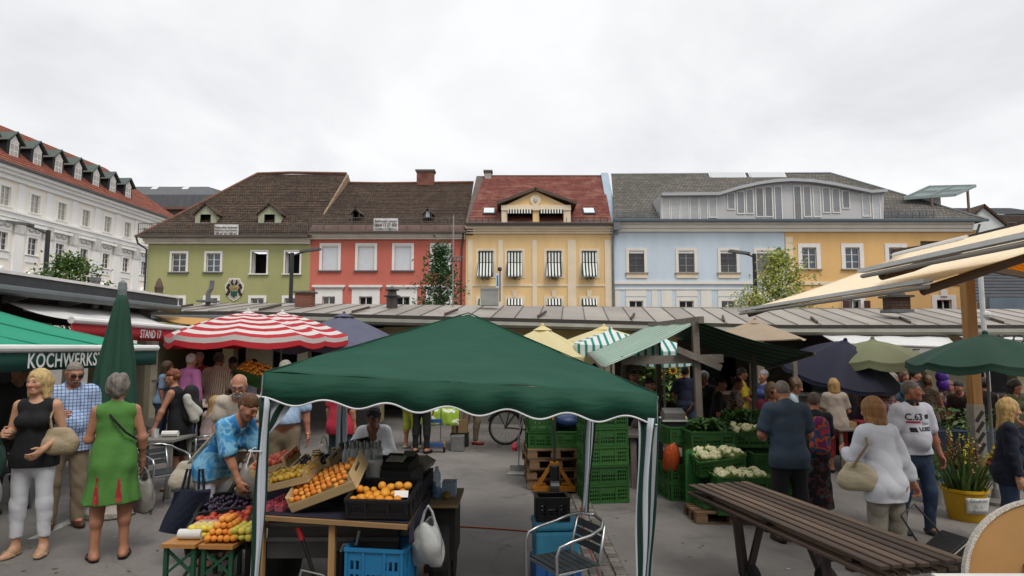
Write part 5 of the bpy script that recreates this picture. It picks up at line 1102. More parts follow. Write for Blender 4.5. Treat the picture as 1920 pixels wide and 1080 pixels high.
p = P(826, 560, 24); tree('dark green slender tree before the red house', (p.x, 24, 0), P(826, 455, 24).z, 1.0, LD, 2.9, 2800, .15, 'cone', 5, clump=.2)
p = P(1462, 560, 23); tree('light yellow green young tree before the blue house', (p.x, 23, -.15), P(1465, 462, 23).z, 1.5, LY, 3.1, 2600, .16, 'cone', 9, clump=.22)
p = P(1405, 560, 22); tree('low yellow green bush below the street lamp before the blue house', (p.x, 22, -.15), P(1405, 548, 22).z + .15, .8, LY, 2.4, 900, .13, 'round', 11, clump=.2)
# ================================================================ CRATES
def TP(px, py, z):                 # point where the sight line through a pixel meets height z
 a = P(px, py, 1.0) - Vector((0, 0, CAMH)); k = (z - CAMH) / a.z; return Vector((0, 0, CAMH)) + a * k
GCR = [M('crate green %d' % i, c, .5, .12, 4, spec=.4, dirt=.35) for i, c in enumerate(('#2d5a29', '#285325', '#35622e'))]
BCR = M('crate black', '#17171a', .5, .2, 4, spec=.4)
def panel_mb(L, h, t, slot_rows, nslot, band=True):
 """crate side in the x,z plane: rails, rows of slots, thicker rim"""
 q = MB(); xs = [-L / 2, L / 2]; zs = []
 m = .035; holes = []
 zc = .045; rh = (h - .10) / slot_rows
 for r_ in range(slot_rows):
  z0 = zc + r_ * rh; z1 = z0 + rh * .68; w_ = (L - 2 * m) / nslot
  for i in range(nslot):
   if band and r_ == slot_rows - 1 and nslot * .28 < i + .5 < nslot * .72: continue
   x0 = -L / 2 + m + i * w_ + w_ * .2; holes.append((x0, x0 + w_ * .6, z0, z1))
 a = wall_mb(L / 2, 0, h, holes, t, x0=-L / 2); q.add(a.v, a.f)
 b = wall_mb(L / 2, 0, h, holes, 0.0001, x0=-L / 2); q.add([(x, t, z) for x, y, z in b.v], [f[::-1] for f in b.f[:len(b.f) - 4 * len(holes)]])
 q.b2(-L / 2 - .004, L / 2 + .004, -.012, t + .004, h - .022, h); q.b2(-L / 2, L / 2, -.008, t, 0, .02)
 for x in (-L / 2 + .012, -L * .18, L * .18, L / 2 - .012): q.b2(x - .01, x + .01, -.008, 0, .02, h - .022)
 return q
CR = {}
def crate_mesh(kind, L, W, h, rows, ns):
 key = (kind, L, W, h)
 if key in CR: return CR[key]
 mats = GCR if kind[0] == 'g' else [BCR] if kind[0] == 'k' else [M('crate blue', '#1d6c9a', .45, .08, 4, spec=.5, dirt=.2)]
 CR[key] = [(panel_mb(L, h, .012, rows, ns).mesh('side_panel', m), panel_mb(W - .03, h, .012, rows, max(4, int(ns * W / L))).mesh('end_panel', m), MB().b2(-L / 2, L / 2, -W / 2, W / 2, .004, .02).mesh('floor_panel', m)) for m in mats]
 return CR[key]
def crate(kind, loc, rz=0, label='', group=None, tilt=(0, 0), dims=None, name='crate', v=None):
 L, W, h, rows, ns = dims or {'g': (.6, .4, .245, 3, 16), 'G': (.6, .4, .2, 2, 16), 'k': (.5, .36, .19, 3, 16), 'K': (.36, .26, .2, 3, 10), 'b': (.58, .4, .34, 2, 10)}[kind]
 ms = crate_mesh('g' + kind if kind in 'gG' else ('k' + kind if kind in 'kK' else kind), L, W, h, rows, ns); sp, ep, fp = ms[random.randrange(len(ms)) if v is None else v % len(ms)]
 r = thing(name, label, 'crate', loc, 0, group); r.rotation_euler = (tilt[0], tilt[1], rz)
 for me, l, a in ((sp, (0, -W / 2, 0), 0), (sp, (0, W / 2, 0), math.pi), (ep, (L / 2, 0, 0), math.pi / 2), (ep, (-L / 2, 0, 0), -math.pi / 2), (fp, (0, 0, 0), 0)):
  o = bpy.data.objects.new(me.name.split('.')[0], me); COL.objects.link(o); o.parent = r; o.location = l; o.rotation_euler = (0, 0, a)
 return r
# tall stack of green crates by the tent
OR = ['topmost', 'second from the top', 'third from the top', 'fourth from the top', 'fifth from the top', 'lowest']
b = GD(1131, 9.0)
for i in range(6): crate('g', (b.x, b.y, b.z + i * .25), R(12) + random.uniform(-.02, .02), 'green plastic crate, %s of the tall stack beside the tent leg' % OR[5 - i], 'crates of the tall stack', v=i)
# stack of pallets with crates and pallet truck
PALW = [M('pallet wood %d' % i, c, .85, .2, 3, .3, 40, stretch=(1, 6, 6)) for i, c in enumerate(('#6f563c', '#5c4632', '#7d644a'))]
def pallet(loc, rz, label, group='wooden pallets', L=.82, W=1.0):
 r = thing('pallet', label, 'pallet', loc, rz, group)
 for i in range(5): MB().b2(-L / 2, L / 2, -W / 2 + i * W / 5 + .01, -W / 2 + (i + 1) * W / 5 - .02, .122, .144).build('deck_board', PALW[i % 3], r)
 for i in range(3):
  y = (-W / 2 + .05, 0, W / 2 - .05)[i]
  MB().b2(-L / 2, L / 2, y - .05, y + .05, 0, .022).build('bottom_board', PALW[(i + 1) % 3], r)
  for x in (-L / 2 + .07, 0, L / 2 - .07): MB().b2(x - .07, x + .07, y - .05, y + .05, .022, .1).build('block', PALW[(i + 2) % 3], r)
 for x in (-L / 2 + .07, 0, L / 2 - .07): MB().b2(x - .06, x + .06, -W / 2, W / 2, .1, .122).build('stringer', PALW[0], r)
 return r
b = GD(1036, 10.0)
for i in range(4): pallet((b.x, b.y, b.z + i * .146), R(4) + random.uniform(-.05, .05), 'wooden pallet, %s of the stack behind the pallet truck' % ['lowest', 'second from the ground', 'third from the ground', 'topmost'][i])
z = b.z + 4 * .146
for i, (dx, dy, lv, rz) in enumerate(((-.19, -.1, 0, 90), (-.19, -.1, 1, 90), (.22, -.1, 0, 90), (.22, .3, 0, 90), (-.2, .32, 0, 90), (.2, .32, 1, 90))):
 crate('g', (b.x + dx, b.y + dy, z + lv * .25), R(rz + random.uniform(-3, 3)), ['green crate with white sticker at the corner of the pallet stack', 'upper green crate with yellow print on the pallet stack', 'green crate below the blue folded sack on the pallet stack', 'green crate at the rear of the pallet stack', 'green crate behind the cornermost one on the pallet stack', 'topmost rear green crate on the pallet stack'][i], 'crates on the pallets', v=i)
# folded blue sack on the crates, pallet truck
q = MB(); c = (b.x + .22, b.y - .14, z + .36)
q.ball(c, (.2, .16, .11), 14, 8); o = q.build('folded_sack', M('dark blue plastic', '#20355c', .4, .3, 9, .6, 20), label='dark blue folded plastic sack on the green crates', cat='sack'); o.data.polygons.foreach_set('use_smooth', [True] * len(o.data.polygons))
p = GD(1040, 9.25); r = thing('pallet_truck', 'orange hand pallet truck in front of the pallets', 'pallet truck', p)
ORG = M('orange machine paint', '#96601a', .5, .2, 5, dirt=.5)
MB().bar((-.26, .05, .08), (-.03, .05, .42), .05, .05).bar((.26, .05, .08), (.03, .05, .42), .05, .05).b2(-.3, .3, 0, .12, .04, .10).b2(-.06, .06, 0, .12, .36, .44).build('chassis', ORG, r)
for s in (-1, 1): MB().b2(s * .19 - .08, s * .19 + .08, .12, 1.2, .05, .11).build('fork', ORG, r)
MB().lathe([(.1, -.06), (.1, .06)], 16, (0, -.02, .1), rotm(ry=R(90))).build('wheel', BLACKM, r)
MB().lathe([(.07, 0), (.07, .25), (.04, .27)], 12, (0, .02, .14)).build('pump', M('pump black', '#1b1b1d', .4), r)
MB().tube([(0, .02, .35), (.01, .1, .75), (.02, .16, 1.12)], .02, 8).build('handle', BLACKM, r)
MB().tube([(-.1, .16, 1.12), (-.12, .18, 1.25), (.02, .19, 1.3), (.15, .18, 1.25), (.13, .16, 1.12), (-.1, .16, 1.12)], .014, 6).build('grip', BLACKM, r); MB().tube([(-.02, .16, 1.15), (0, .15, 1.02)], .016, 6).build('lever', M('lever orange', '#d2691a', .5), r)
# ================================================================ VEGETABLE STALL
LEAFM = [M('veg leaf a', '#3f6128', .5, .3, 8, transl=.15), M('veg leaf b', '#2d4c20', .5, .3, 8, transl=.15), M('veg leaf pale', '#8aa05a', .5, .25, 8, transl=.15)]
def greens(name, label, c, rx, ry, rz_, n, leaf, mi, seed, cat='vegetable', group=None):
 rnd = random.Random(seed); q = MB()
 for i in range(n):
  p = Vector((c[0] + max(-1.5, min(1.5, rnd.gauss(0, 1))) * rx * .33, c[1] + max(-1.5, min(1.5, rnd.gauss(0, 1))) * ry * .33, c[2] + min(1.5, abs(rnd.gauss(0, 1))) * rz_ * .6)); Rm = rotm(rnd.uniform(-.9, .9), rnd.uniform(-.9, .9), rnd.uniform(0, 6.3)); l = leaf * rnd.uniform(.6, 1.3); w_ = l * .45
  q.add([p + Rm @ Vector(t) for t in ((-l / 2, 0, 0), (-l * .1, -w_ / 2, l * .1), (l / 2, 0, -l * .08), (-l * .1, w_ / 2, l * .1), (-l * .1, 0, l * .04))], [(0, 1, 4), (1, 2, 4), (2, 3, 4), (3, 0, 4)], mi=rnd.choice(mi))
 return q.build(name, LEAFM, label=label, cat=cat, group=group)
CAUW = M('cauliflower curd', '#cfc9a2', .8, .1, 30, .9, 70)
def cauli_mesh(seed, s=.085):
 rnd = random.Random(seed); q = MB()
 for i in range(26):
  a = rnd.uniform(0, 6.3); e = rnd.random() ** .7 * 1.3; d = Vector((math.cos(a) * math.sin(e), math.sin(a) * math.sin(e), math.cos(e))); q.ball(d * s * .75, s * rnd.uniform(.3, .42), 7, 5, mi=0)
 for i in range(9):
  a = i * .7 + rnd.uniform(-.2, .2); d = Vector((math.cos(a), math.sin(a), 0)); u = Vector((-d.y, d.x, 0))
  q.add([d * s * .4 + Vector((0, 0, -s * .6)), d * s * 1.25 - u * s * .5 + Vector((0, 0, s * .1)), d * s * 1.7 + Vector((0, 0, s * rnd.uniform(.3, .9))), d * s * 1.25 + u * s * .5 + Vector((0, 0, s * .1))], [(0, 1, 2), (0, 2, 3)], mi=1)
 return q.mesh('cauliflower', [CAUW, M('veg leaf pale', '#8aa05a')], smooth=True)
CAUS = [cauli_mesh(s) for s in (1, 2, 3)]
def caulis(pts, label, group):
 for i, p in enumerate(pts):
  o = bpy.data.objects.new('cauliflower', CAUS[i % 3]); COL.objects.link(o); o.location = p; o.rotation_euler = (random.uniform(-.3, .3), random.uniform(-.3, .3), random.uniform(0, 6)); tag(o, label, 'cauliflower', group)
r0 = GD(1330, 8.85); gz0 = r0.z
def stack(px, d, n, rz, text, top=None, z0=0.0, kind='g', v0=0):
 b = GD(px, d); h = .25 if kind == 'g' else .205
 for i in range(n):
  pos = 'only' if n == 1 else ['lowest', 'second up', 'third up', 'fourth up'][i]
  crate(kind, (b.x, b.y, b.z + z0 + i * h), R(rz), 'green crate, %s of the %s' % (pos, text), 'green crates of the vegetable stall', v=v0 + i)
 return Vector((b.x, b.y, b.z + z0 + n * h))
sA = stack(1331, 8.9, 3, 2, 'stack under the leafy greens', v0=0)
crate('g', sA, R(2), 'green crate on top of the stack under the leafy greens, holding greens', 'green crates of the vegetable stall', v=1)
sG = stack(1268, 9.35, 2, 96, 'stack beside the orange bag', v0=2)
crate('g', sG + Vector((0, 0, .26)), R(96), 'green crate set endways above the orange bag', 'green crates of the vegetable stall', v=0)
sB = stack(1402, 9.3, 3, 0, 'stack in the second row of the vegetable stall', v0=1)
crate('g', sB, R(0), 'green crate in the second row holding dark leaves', 'green crates of the vegetable stall', v=2)
sC = stack(1452, 8.75, 3, -4, 'stack beside the man in dark grey', v0=2)
crate('G', GD(1434, 8.7) + Vector((0, .35, .78)), R(-2), 'shallow green crate with pale cabbages behind the T-shirt man', 'green crates of the vegetable stall')
sE = stack(1352, 8.25, 1, 3, 'front row on the small pallet', z0=.15, v0=0)
crate('G', sE + Vector((0, .12, .18)), R(3), 'tilted green crate full of cauliflower', 'green crates of the vegetable stall', tilt=(R(14), R(-6)))
sF = stack(1386, 8.05, 1, -3, 'front row beside the bench table', z0=.12, v0=1)
crate('G', sF, R(-3), 'lower green crate full of cauliflower above the bench table', 'green crates of the vegetable stall')
MB().b2(-.1, .1, -.02, .02, 0, .78).build('crate_side_board', M('board green', '#2f6b33', .6, .1), label='upright green board beside the front crates', cat='board', loc=GD(1302, 8.42), rz=R(5))
b = sE + Vector((0, .10, .33)); caulis([b + Vector((x, y, random.uniform(0, .04) - .25 * y * -1 * .2)) for x in (-.2, -.05, .12, .22) for y in (-.1, .08)], 'white cauliflower in the tilted green crate', 'cauliflowers in the tilted crate')
b = sF + Vector((0, 0, .16)); caulis([b + Vector((x, y, random.uniform(0, .04))) for x in (-.2, -.05, .1, .23) for y in (-.1, .09)], 'white cauliflower in the lower green crate', 'cauliflowers in the lower crate')
b = GD(1434, 8.7) + Vector((0, .35, .95)); caulis([b + Vector((x, y, random.uniform(0, .06))) for x in (-.26, -.12, .02, .16, .28) for y in (-.1, .08)], 'pale cabbage head on the rear crate', 'pale cabbages')
greens('leafy_greens', 'heap of dark leafy greens on the front crates', sA + Vector((.02, 0, .22)), .5, .3, .16, 420, .13, (0, 1), 5)
greens('leafy_greens', 'tall bunch of dark chard leaves in the second row', sB + Vector((-.05, 0, .22)), .5, .3, .26, 420, .17, (0, 1), 6)
pallet(GD(1365, 8.15), R(2), 'small wooden pallet under the front vegetable crates', L=.95, W=.5)
# orange bag, cash box, scale behind the greens
def cloth_bag(label, top, w_, h, mat, seed=1, handles=True, name='bag', thick=.12, rz=0.0, bulge=.6, squash=1.0):
 """soft bag hanging from its handles; top is the point the handles meet"""
 rnd = random.Random(seed); r = thing(name, label, 'bag', top, rz); q = MB(); n, m = 20, 12; rows = []; ph = [rnd.uniform(0, 6) for _ in range(6)]
 for i in range(m + 1):
  t = i / m; row = []; ww = w_ / 2 * (.35 + .65 * min(1, t * 2.2) ** .6) * (1 - .25 * max(0, t - .8) * 5 * .4); tt = thick * (.2 + bulge * math.sin(math.pi * min(1, .15 + t * .85)) + .2)
  for k in range(n + 1):
   a = 2 * math.pi * k / n; cr = 1 + .10 * math.sin(3 * a + ph[0] + t * 4) + .06 * math.sin(7 * a + ph[1] - t * 6)
   row.append((ww * math.cos(a) * cr, tt * math.sin(a) * cr, -.12 - h * t + .02 * math.sin(2 * a + ph[2])))
  rows.append(row)
 rows.append([(x * .3, y * .3, z - .005) for x, y, z in rows[-1]])
 q.sheet(rows, .002); q.build('body', mat, r, smooth=True)
 if handles:
  for s in (-1, 1): MB().tube([(s * w_ * .22, .02, -.14), (s * w_ * .12, .01, -.05), (0, 0, 0), (-s * .01, -.02, -.01)], [.012, .01, .008, .006], 6).build('handle', mat, r)
 return r
cloth_bag('orange plastic bag hanging from the stall table', P(1258, 812, 9.1), .22, .40, M('orange plastic', '#c4572a', .45, .15, 9, .5, 25, transl=.25), 3)
p = P(1262, 792, 9.6); r = thing('cash_box', 'black cash box with open drawer on the vegetable stall', 'cash box', p); MB().box((0, 0, -.08), (.42, .35, .24)).build('body', BLACKM, r); MB().box((0, -.02, .12), (.3, .22, .12), rotm(rx=R(15))).build('display', M('grey plastic', '#7d7d7a', .5), r); MB().box((0, -.19, .045), (.4, .02, .025)).build('drawer_edge', M('white plastic', '#b9b9b5', .4), r)
q = MB(); t0 = GD(1300, 10.2); q.b2(-1.1, 1.5, -.5, .6, .78, .82); o = thing('stall_table', 'long trestle table of the vegetable stall', 'table', t0); q.build('table_top', OLDW, o)
for x in (-1.0, 1.4):
 for y in (-.4, .5): MB().b2(x - .04, x + .04, y - .04, y + .04, 0, .78).build('leg', OLDW, o)
TOM = M('tomato red', '#a3241d', .35, .15, 6, spec=.5); YEP = M('yellow pepper', '#c9a52c', .4, .15, 6)
def heap(name, label, group, cat, mesh_list, pts, rnd=random):
 for i, p in enumerate(pts):
  o = bpy.data.objects.new(name, mesh_list[i % len(mesh_list)]); COL.objects.link(o); o.location = p; o.rotation_euler = (rnd.uniform(-.6, .6), rnd.uniform(-.6, .6), rnd.uniform(0, 6.3)); s = rnd.uniform(.84, 1.12); o.scale = (s, s * rnd.uniform(.92, 1.05), s * rnd.uniform(.88, 1.02)); tag(o, label, cat, group)
def fruit(name, r_, mats, n=10, m=7, sq=.93): return [MB().ball((0, 0, 0), (r_, r_, r_ * sq), n, m).mesh(name, mt, smooth=True) for mt in mats]
tm = fruit('tomato', .04, [TOM, M('tomato red b', '#8d1c18', .35)])
pts = [t0 + Vector((random.uniform(.05, .95), random.uniform(-.4, .1), .86 + random.uniform(0, .07))) for _ in range(70)]; heap('tomato', 'red tomato heaped on the vegetable stall table', 'tomatoes on the stall table', 'tomato', tm, pts)
pts = [t0 + Vector((random.uniform(-.75, -.25), random.uniform(0, .45), .87 + random.uniform(0, .06))) for _ in range(36)]; heap('pepper', 'yellow pepper heaped on the stall table behind the cash box', 'yellow peppers', 'pepper', fruit('pepper', .042, [YEP, M('green pepper', '#66813a', .4)]), pts)
greens('leafy_greens', 'low green lettuce row on the stall table beside the tomatoes', t0 + Vector((1.2, -.1, .84)), .4, .5, .12, 200, .13, (0, 2), 8)
# flower and sunflower display at the kiosk behind
b = GD(1242, 15.2); q = greens('flower_display', 'display of cut flowers and greenery before the kiosk', (b.x, b.y, b.z + .9), .9, .3, 1.1, 500, .2, (0, 1, 2), 12, 'plant')
sf = []
for i, (px, py) in enumerate(((1262, 681), (1262, 694), (1240, 700), (1275, 712))):
 p = P(px, py, 15.0); r = thing('sunflower', 'yellow sunflower in the display before the kiosk', 'flower', p, group='sunflowers'); MB().lathe([(.045, 0), (.04, .02), (0, .03)], 10, rot=rotm(rx=R(90))).build('head', M('sunflower brown', '#3a2714', .9), r); q = MB()
 for k in range(12): a = k * math.pi / 6; q.add([(math.cos(a) * .04, 0, math.sin(a) * .04), (math.cos(a + .2) * .08, -.01, math.sin(a + .2) * .08), (math.cos(a) * .12, 0, math.sin(a) * .12), (math.cos(a - .2) * .08, -.01, math.sin(a - .2) * .08)], [(0, 1, 2, 3)])
 q.build('petals', M('sunflower petal', '#d9a521', .6), r)
# ================================================================ FRUIT STALL UNDER THE TENT
TZ = .80
FLt, FRt, BRt, BLt = Vector((-1.95, 4.93, TZ)), Vector((-.74, 4.66, TZ)), Vector((-.72, 6.1, TZ)), Vector((-2.15, 6.1, TZ))
r = thing('fruit_table', 'plank fruit table on timber legs under the green tent', 'table')
PINE = M('raw pine', '#a07c50', .7, .18, 3, stretch=(6, 6, .8)); CLOTHD = M('dark blue table cloth', '#1c1b2b', .85, .15, 4)
q = MB(); q.prism([FLt, FRt, BRt, BLt], (0, 0, -.03)); q.build('table_top', M('plywood edge', '#8c6d49', .75, .15, 2), r)
MB().prism([p + Vector((0, 0, .004)) for p in (FLt + Vector((.01, .03, 0)), FRt + Vector((-.0, .03, 0)), BRt, BLt)], (0, 0, .004)).build('table_cloth', CLOTHD, r)
q = MB(); rows = []
for i in range(6):
 rows.append([FRt.lerp(BRt, s) + Vector((.012 + .02 * math.sin(s * 23) * i / 5, 0, .006 - .085 * i * (.6 + .4 * s) * .55)) for s in [k / 24 for k in range(25)]])
q.sheet(rows, .003); q.build('cloth_side', CLOTHD, r, smooth=True)
for p in (FLt + Vector((.06, .06, 0)), FLt.lerp(FRt, .52) + Vector((0, .07, 0)), BLt + Vector((.06, -.06, 0)), BRt + Vector((-.06, -.06, 0))): MB().bar((p.x, p.y, gz(p.x)), (p.x, p.y, TZ - .032), .055, .045).build('leg', PINE, r)
MB().prism([Vector((-2.1, 5.42, TZ + .009)), Vector((-.745, 5.2, TZ + .009)), Vector((-.73, 6.08, TZ + .009)), Vector((-2.13, 6.08, TZ + .009))], (0, 0, .13)).build('riser', CLOTHD, r)
RZ = TZ + .142
# trailer under the table
r = thing('trailer', 'small grey market trailer standing under the fruit table', 'trailer', (-1.32, 5.75, gz(-1.3)))
MB().b2(-.55, .45, -.7, .4, .42, .70).build('body', M('trailer grey', '#4a4a4b', .6, .2, 2, dirt=.5), r)
MB().b2(-.55, .46, -.72, -.7, .55, .58).b2(-.55, .46, -.72, -.7, .66, .69).build('trim', M('trailer trim', '#6a6a6a', .5), r)
for s in (-.62, .72): w_ = MB().lathe([(.12, -.08), (.27, -.08), (.29, -.04), (.29, .04), (.27, .08), (.12, .08)], 24, (s, -.1, .29), rotm(ry=R(90))).build('wheel', M('tyre black', '#141414', .8, .2), r); MB().lathe([(.12, -.05), (.12, .05)], 16, (s, -.1, .29), rotm(ry=R(90))).build('rim', M('rim grey', '#7d7d7a', .4, metal=.5), w_)
# clutter below: jockey pump with hoses
p = G(625, 1078); r = thing('jockey_stand', 'dark trailer jockey stand with red grip and crank below the fruit table', 'trailer jack', (-1.28, 4.95, gz(-1.3)))
MB().tube([(0, 0, 0), (0, 0, .5)], .035, 10).build('tube', M('jack black', '#202022', .45, metal=.4), r); MB().tube([(0, 0, .5), (.02, 0, .55), (.12, -.02, .56), (.14, -.02, .66)], .012, 6).build('crank', STEEL, r)
MB().tube([(-.1, -.05, .1), (-.16, -.06, .3), (-.28, -.05, .62)], .015, 6).build('lever', M('jack black', '#202022'), r); MB().tube([(-.28, -.05, .6), (-.31, -.05, .69)], .022, 8).build('grip', M('grip red', '#8e1c1f', .5), r)
MB().tube([(-.2, -.1, .05), (-.3, -.12, .2), (-.26, -.1, .4), (-.12, -.08, .36), (-.02, -.06, .3)], .008, 6).build('cable', M('cable grey', '#77756f', .5), r); MB().b2(-.12, .1, -.06, .04, .14, .2).build('clamp', M('jack steel', '#5a5a58', .5, metal=.5), r)
for k in range(2): crate('b', (-.97, 4.93, gz(-.9) + k * .295), R(-8), ['lower blue plastic crate below the fruit table', 'upper blue plastic crate standing below the fruit table'][k], 'blue crates', dims=(.44, .34, .29, 2, 9))
# side shelf of the trailer with box
r = thing('side_shelf', 'plywood side shelf on a dark box beside the fruit stall', 'shelf', (-.62, 5.85, gz(-.6)))
PLY = M('worn plywood', '#7f6a4c', .8, .2, 4, dirt=.4); MB().b2(-.17, .17, -.35, .3, .70, .725).build('shelf_board', PLY, r); MB().b2(-.14, .14, -.28, .25, .25, .70).build('box', M('box black', '#1d1c1c', .7, .2), r); MB().lathe([(.045, 0), (.045, .01), (.02, .012)], 16, (0.02, -.281, .52), rotm(rx=R(90))).build('reflector', M('reflector white', '#bab6ad', .4), r)
MB().lathe([(.1, -.06), (.2, -.06), (.21, 0), (.2, .06), (.1, .06)], 20, (.06, .0, .21), rotm(ry=R(90))).build('wheel', M('tyre black', '#141414'), r)
WPL = M('white carrier plastic', '#c9cbca', .4, .08, 6, .5, 18, transl=.35)
cloth_bag('white plastic carrier bag hanging from the fruit stall', P(803, 948, 4.95), .24, .30, WPL, 11, thick=.13)
# water bottle, small box and potato on the shelf
p = Vector((-.66, 5.75, gz(-.6) + .727)); MB().lathe([(.032, 0), (.036, .01), (.036, .12), (.03, .14), (.036, .16), (.033, .21), (.014, .25), (.014, .27)], 14, p).build('water_bottle', Mglass('blue bottle plastic', (.12, .3, .5), .55), label='blue plastic water bottle on the side shelf', cat='bottle')
MB().box(p + Vector((.1, .12, .06)), (.12, .16, .12)).build('small_carton', M('carton pale blue', '#8ea2b4', .6, .1), label='small pale carton on the side shelf', cat='box')
MB().ball(p + Vector((.09, -.06, .035)), (.04, .035, .035), 10, 7).build('potato', M('potato skin', '#7c6238', .8, .2, 20), label='single potato on the side shelf', cat='potato')
# fruit and boxes on the table
APR = [M('apricot %d' % i, c, .5, .12, 14, spec=.3) for i, c in enumerate(('#d98a35', '#d27b2c', '#e09a45'))]
PLYW = M('thin poplar wood', '#c2a97c', .7, .12, 4, stretch=(1, 1, 8))
def wood_tray(label, loc, L, W, h, rz, tilt, group=None, handles=True):
 r = thing('wooden_tray', label, 'tray', loc, 0, group); r.rotation_euler = (tilt[0], tilt[1], rz); t = .006
 for y in (-W / 2, W / 2): MB().b2(-L / 2, L / 2, y - t / 2, y + t / 2, .005, h).build('side_board', PLYW, r)
 for x in (-L / 2 + t, L / 2 - t):
  q = wall_mb(W / 2 - .004, .005, h * 1.15, [], 0, x0=-W / 2 + .004); e = MB(); hh = h * (1.9 if handles else 1.1)
  e.b2(x - t / 2, x + t / 2, -W / 2 + .004, W / 2 - .004, .005, h * 1.02)
  if handles: e.b2(x - t / 2, x + t / 2, -W / 2 + .004, -W * .18, h * 1.02, hh); e.b2(x - t / 2, x + t / 2, W * .18, W / 2 - .004, h * 1.02, hh); e.b2(x - t / 2, x + t / 2, -W * .18, W * .18, hh * .8, hh)
  e.build('end_board', PLYW, r)
 for x in (-L / 2 + .02, L / 2 - .02):
  for y in (-W / 2 + .015, W / 2 - .015): MB().b2(x - .012, x + .012, y - .01, y + .01, .005, h * (1.7 if handles else 1.05)).build('corner_post', PLYW, r)
 MB().b2(-L / 2, L / 2, -W / 2, W / 2, 0, .006).build('base_board', PLYW, r); return r
tc = P(622, 905, 5.1); tc.z = TZ + .17; TIL = R(-21); rzt = R(-8); RX = R(20); wood_tray('tilted wooden tray heaped with apricots', tc, .54, .38, .07, rzt, (RX, TIL))
Mx = Matrix.Translation(tc) @ (Matrix.Rotation(rzt, 4, 'Z') @ Matrix.Rotation(TIL, 4, 'Y') @ Matrix.Rotation(RX, 4, 'X')); apm = fruit('apricot', .0235, APR)
pts = []
for i in range(11):
 for j in range(7):
  pts.append(Mx @ Vector((-.24 + i * .046 + (j % 2) * .02, -.165 + j * .053, .07 + random.uniform(0, .025) + .02 * math.sin(math.pi * j / 6))))
pts = [p for p in pts if (Mx.inverted() @ p).x < .2]; heap('apricot', 'ripe apricot heaped in the tilted wooden tray', 'apricots in the tilted tray', 'apricot', apm, pts)
kc = P(722, 950, 4.95); kc.z = TZ + .06; crate('k', kc, R(-6), 'black plastic crate of oranges at the corner of the fruit table', None, dims=(.47, .38, .14, 3, 18), tilt=(R(12), 0))
orm = fruit('orange', .034, [M('orange peel %d' % i, c, .45, .08, 20, .3, 120) for i, c in enumerate(('#d98a24', '#dd9a35'))], 12, 8)
Mk = Matrix.Translation(kc) @ Matrix.Rotation(R(-6), 4, 'Z') @ Matrix.Rotation(R(12), 4, 'X'); heap('orange', 'orange lying in the black crate', 'oranges in the black crate', 'orange', orm, [Mk @ Vector((-.19 + i * .066 + (j % 2) * .02, -.14 + j * .07, .09 + random.uniform(0, .05))) for i in range(6) for j in range(4)])
MB().box(Mk @ Vector((.16, -.1, .15)), (.1, .002, .05), rotm(rx=R(-30))).build('price_card', WHITE, label='white price card in the orange crate', cat='card')
# punnets of raspberries
pm = MB(); pm.lathe([(.042, 0), (.055, .045)], 4, a0=math.pi / 4); PUN = pm.mesh('punnet_shell', Mglass('punnet plastic', (.75, .2, .25), .55, .2))
br = MB()
for i in range(24): br.ball((random.uniform(-.034, .034), random.uniform(-.034, .034), .035 + random.uniform(0, .014)), .009, 6, 4)
BER = br.mesh('berries', M('raspberry', '#8f1f35', .6, .25, 60), smooth=True)
k = 0
for row in range(5):
 for c in range(2 if row < 3 else 1):
  p = FLt + Vector((.075 + c * .105 + row * .012, .10 + row * .115, .010)); t = thing('punnet', 'clear punnet of raspberries at the edge of the fruit table', 'punnet', p, R(-13), 'raspberry punnets'); inst(type('S', (), {'data': PUN, 'name': 'shell'}), 'shell', t); inst(type('S', (), {'data': BER, 'name': 'berries'}), 'berries', t)['kind'] = 'stuff'
# trays of plums and yellow fruit behind
plum = fruit('plum', .02, [M('plum blue', '#2a2540', .5, .2, 10), M('plum violet', '#3a2238', .5)]); yel = fruit('yellow_plum', .024, [M('yellow plum', '#d6b03a', .45, .1), M('yellow plum b', '#c99a2c', .45)]); red = fruit('nectarine', .03, [M('nectarine', '#b5532e', .5, .35, 20), M('nectarine b', '#9a3328', .5, .3, 20)])
for (px, py, lab, fm, nm, tl) in ((555, 892, 'wooden tray of yellow plums behind the raspberries', yel, 'yellow_plum', -14), (520, 868, 'wooden tray of mixed plums at the rear of the fruit table', red, 'nectarine', -16), (600, 868, 'wooden tray of blue plums before the jars', plum, 'plum', -12)):
 p = TP(px, py, RZ + .1); p.z = RZ + .07; wood_tray(lab, p, .34, .27, .055, R(-10), (R(14), R(tl)), None, True); Mt = Matrix.Translation(p) @ Matrix.Rotation(R(-10), 4, 'Z') @ Matrix.Rotation(R(tl), 4, 'Y') @ Matrix.Rotation(R(14), 4, 'X')
 heap(nm, nm.replace('_', ' ') + ' in the ' + lab.split(' of ')[0] + (' ' + lab.split('plums ')[-1] if 'plums' in lab else ''), 'fruit of the ' + lab, nm.replace('_', ' ').split()[-1], fm, [Mt @ Vector((-.15 + i * .05, -.1 + j * .05, .055 + random.uniform(0, .02))) for i in range(7) for j in range(5)])
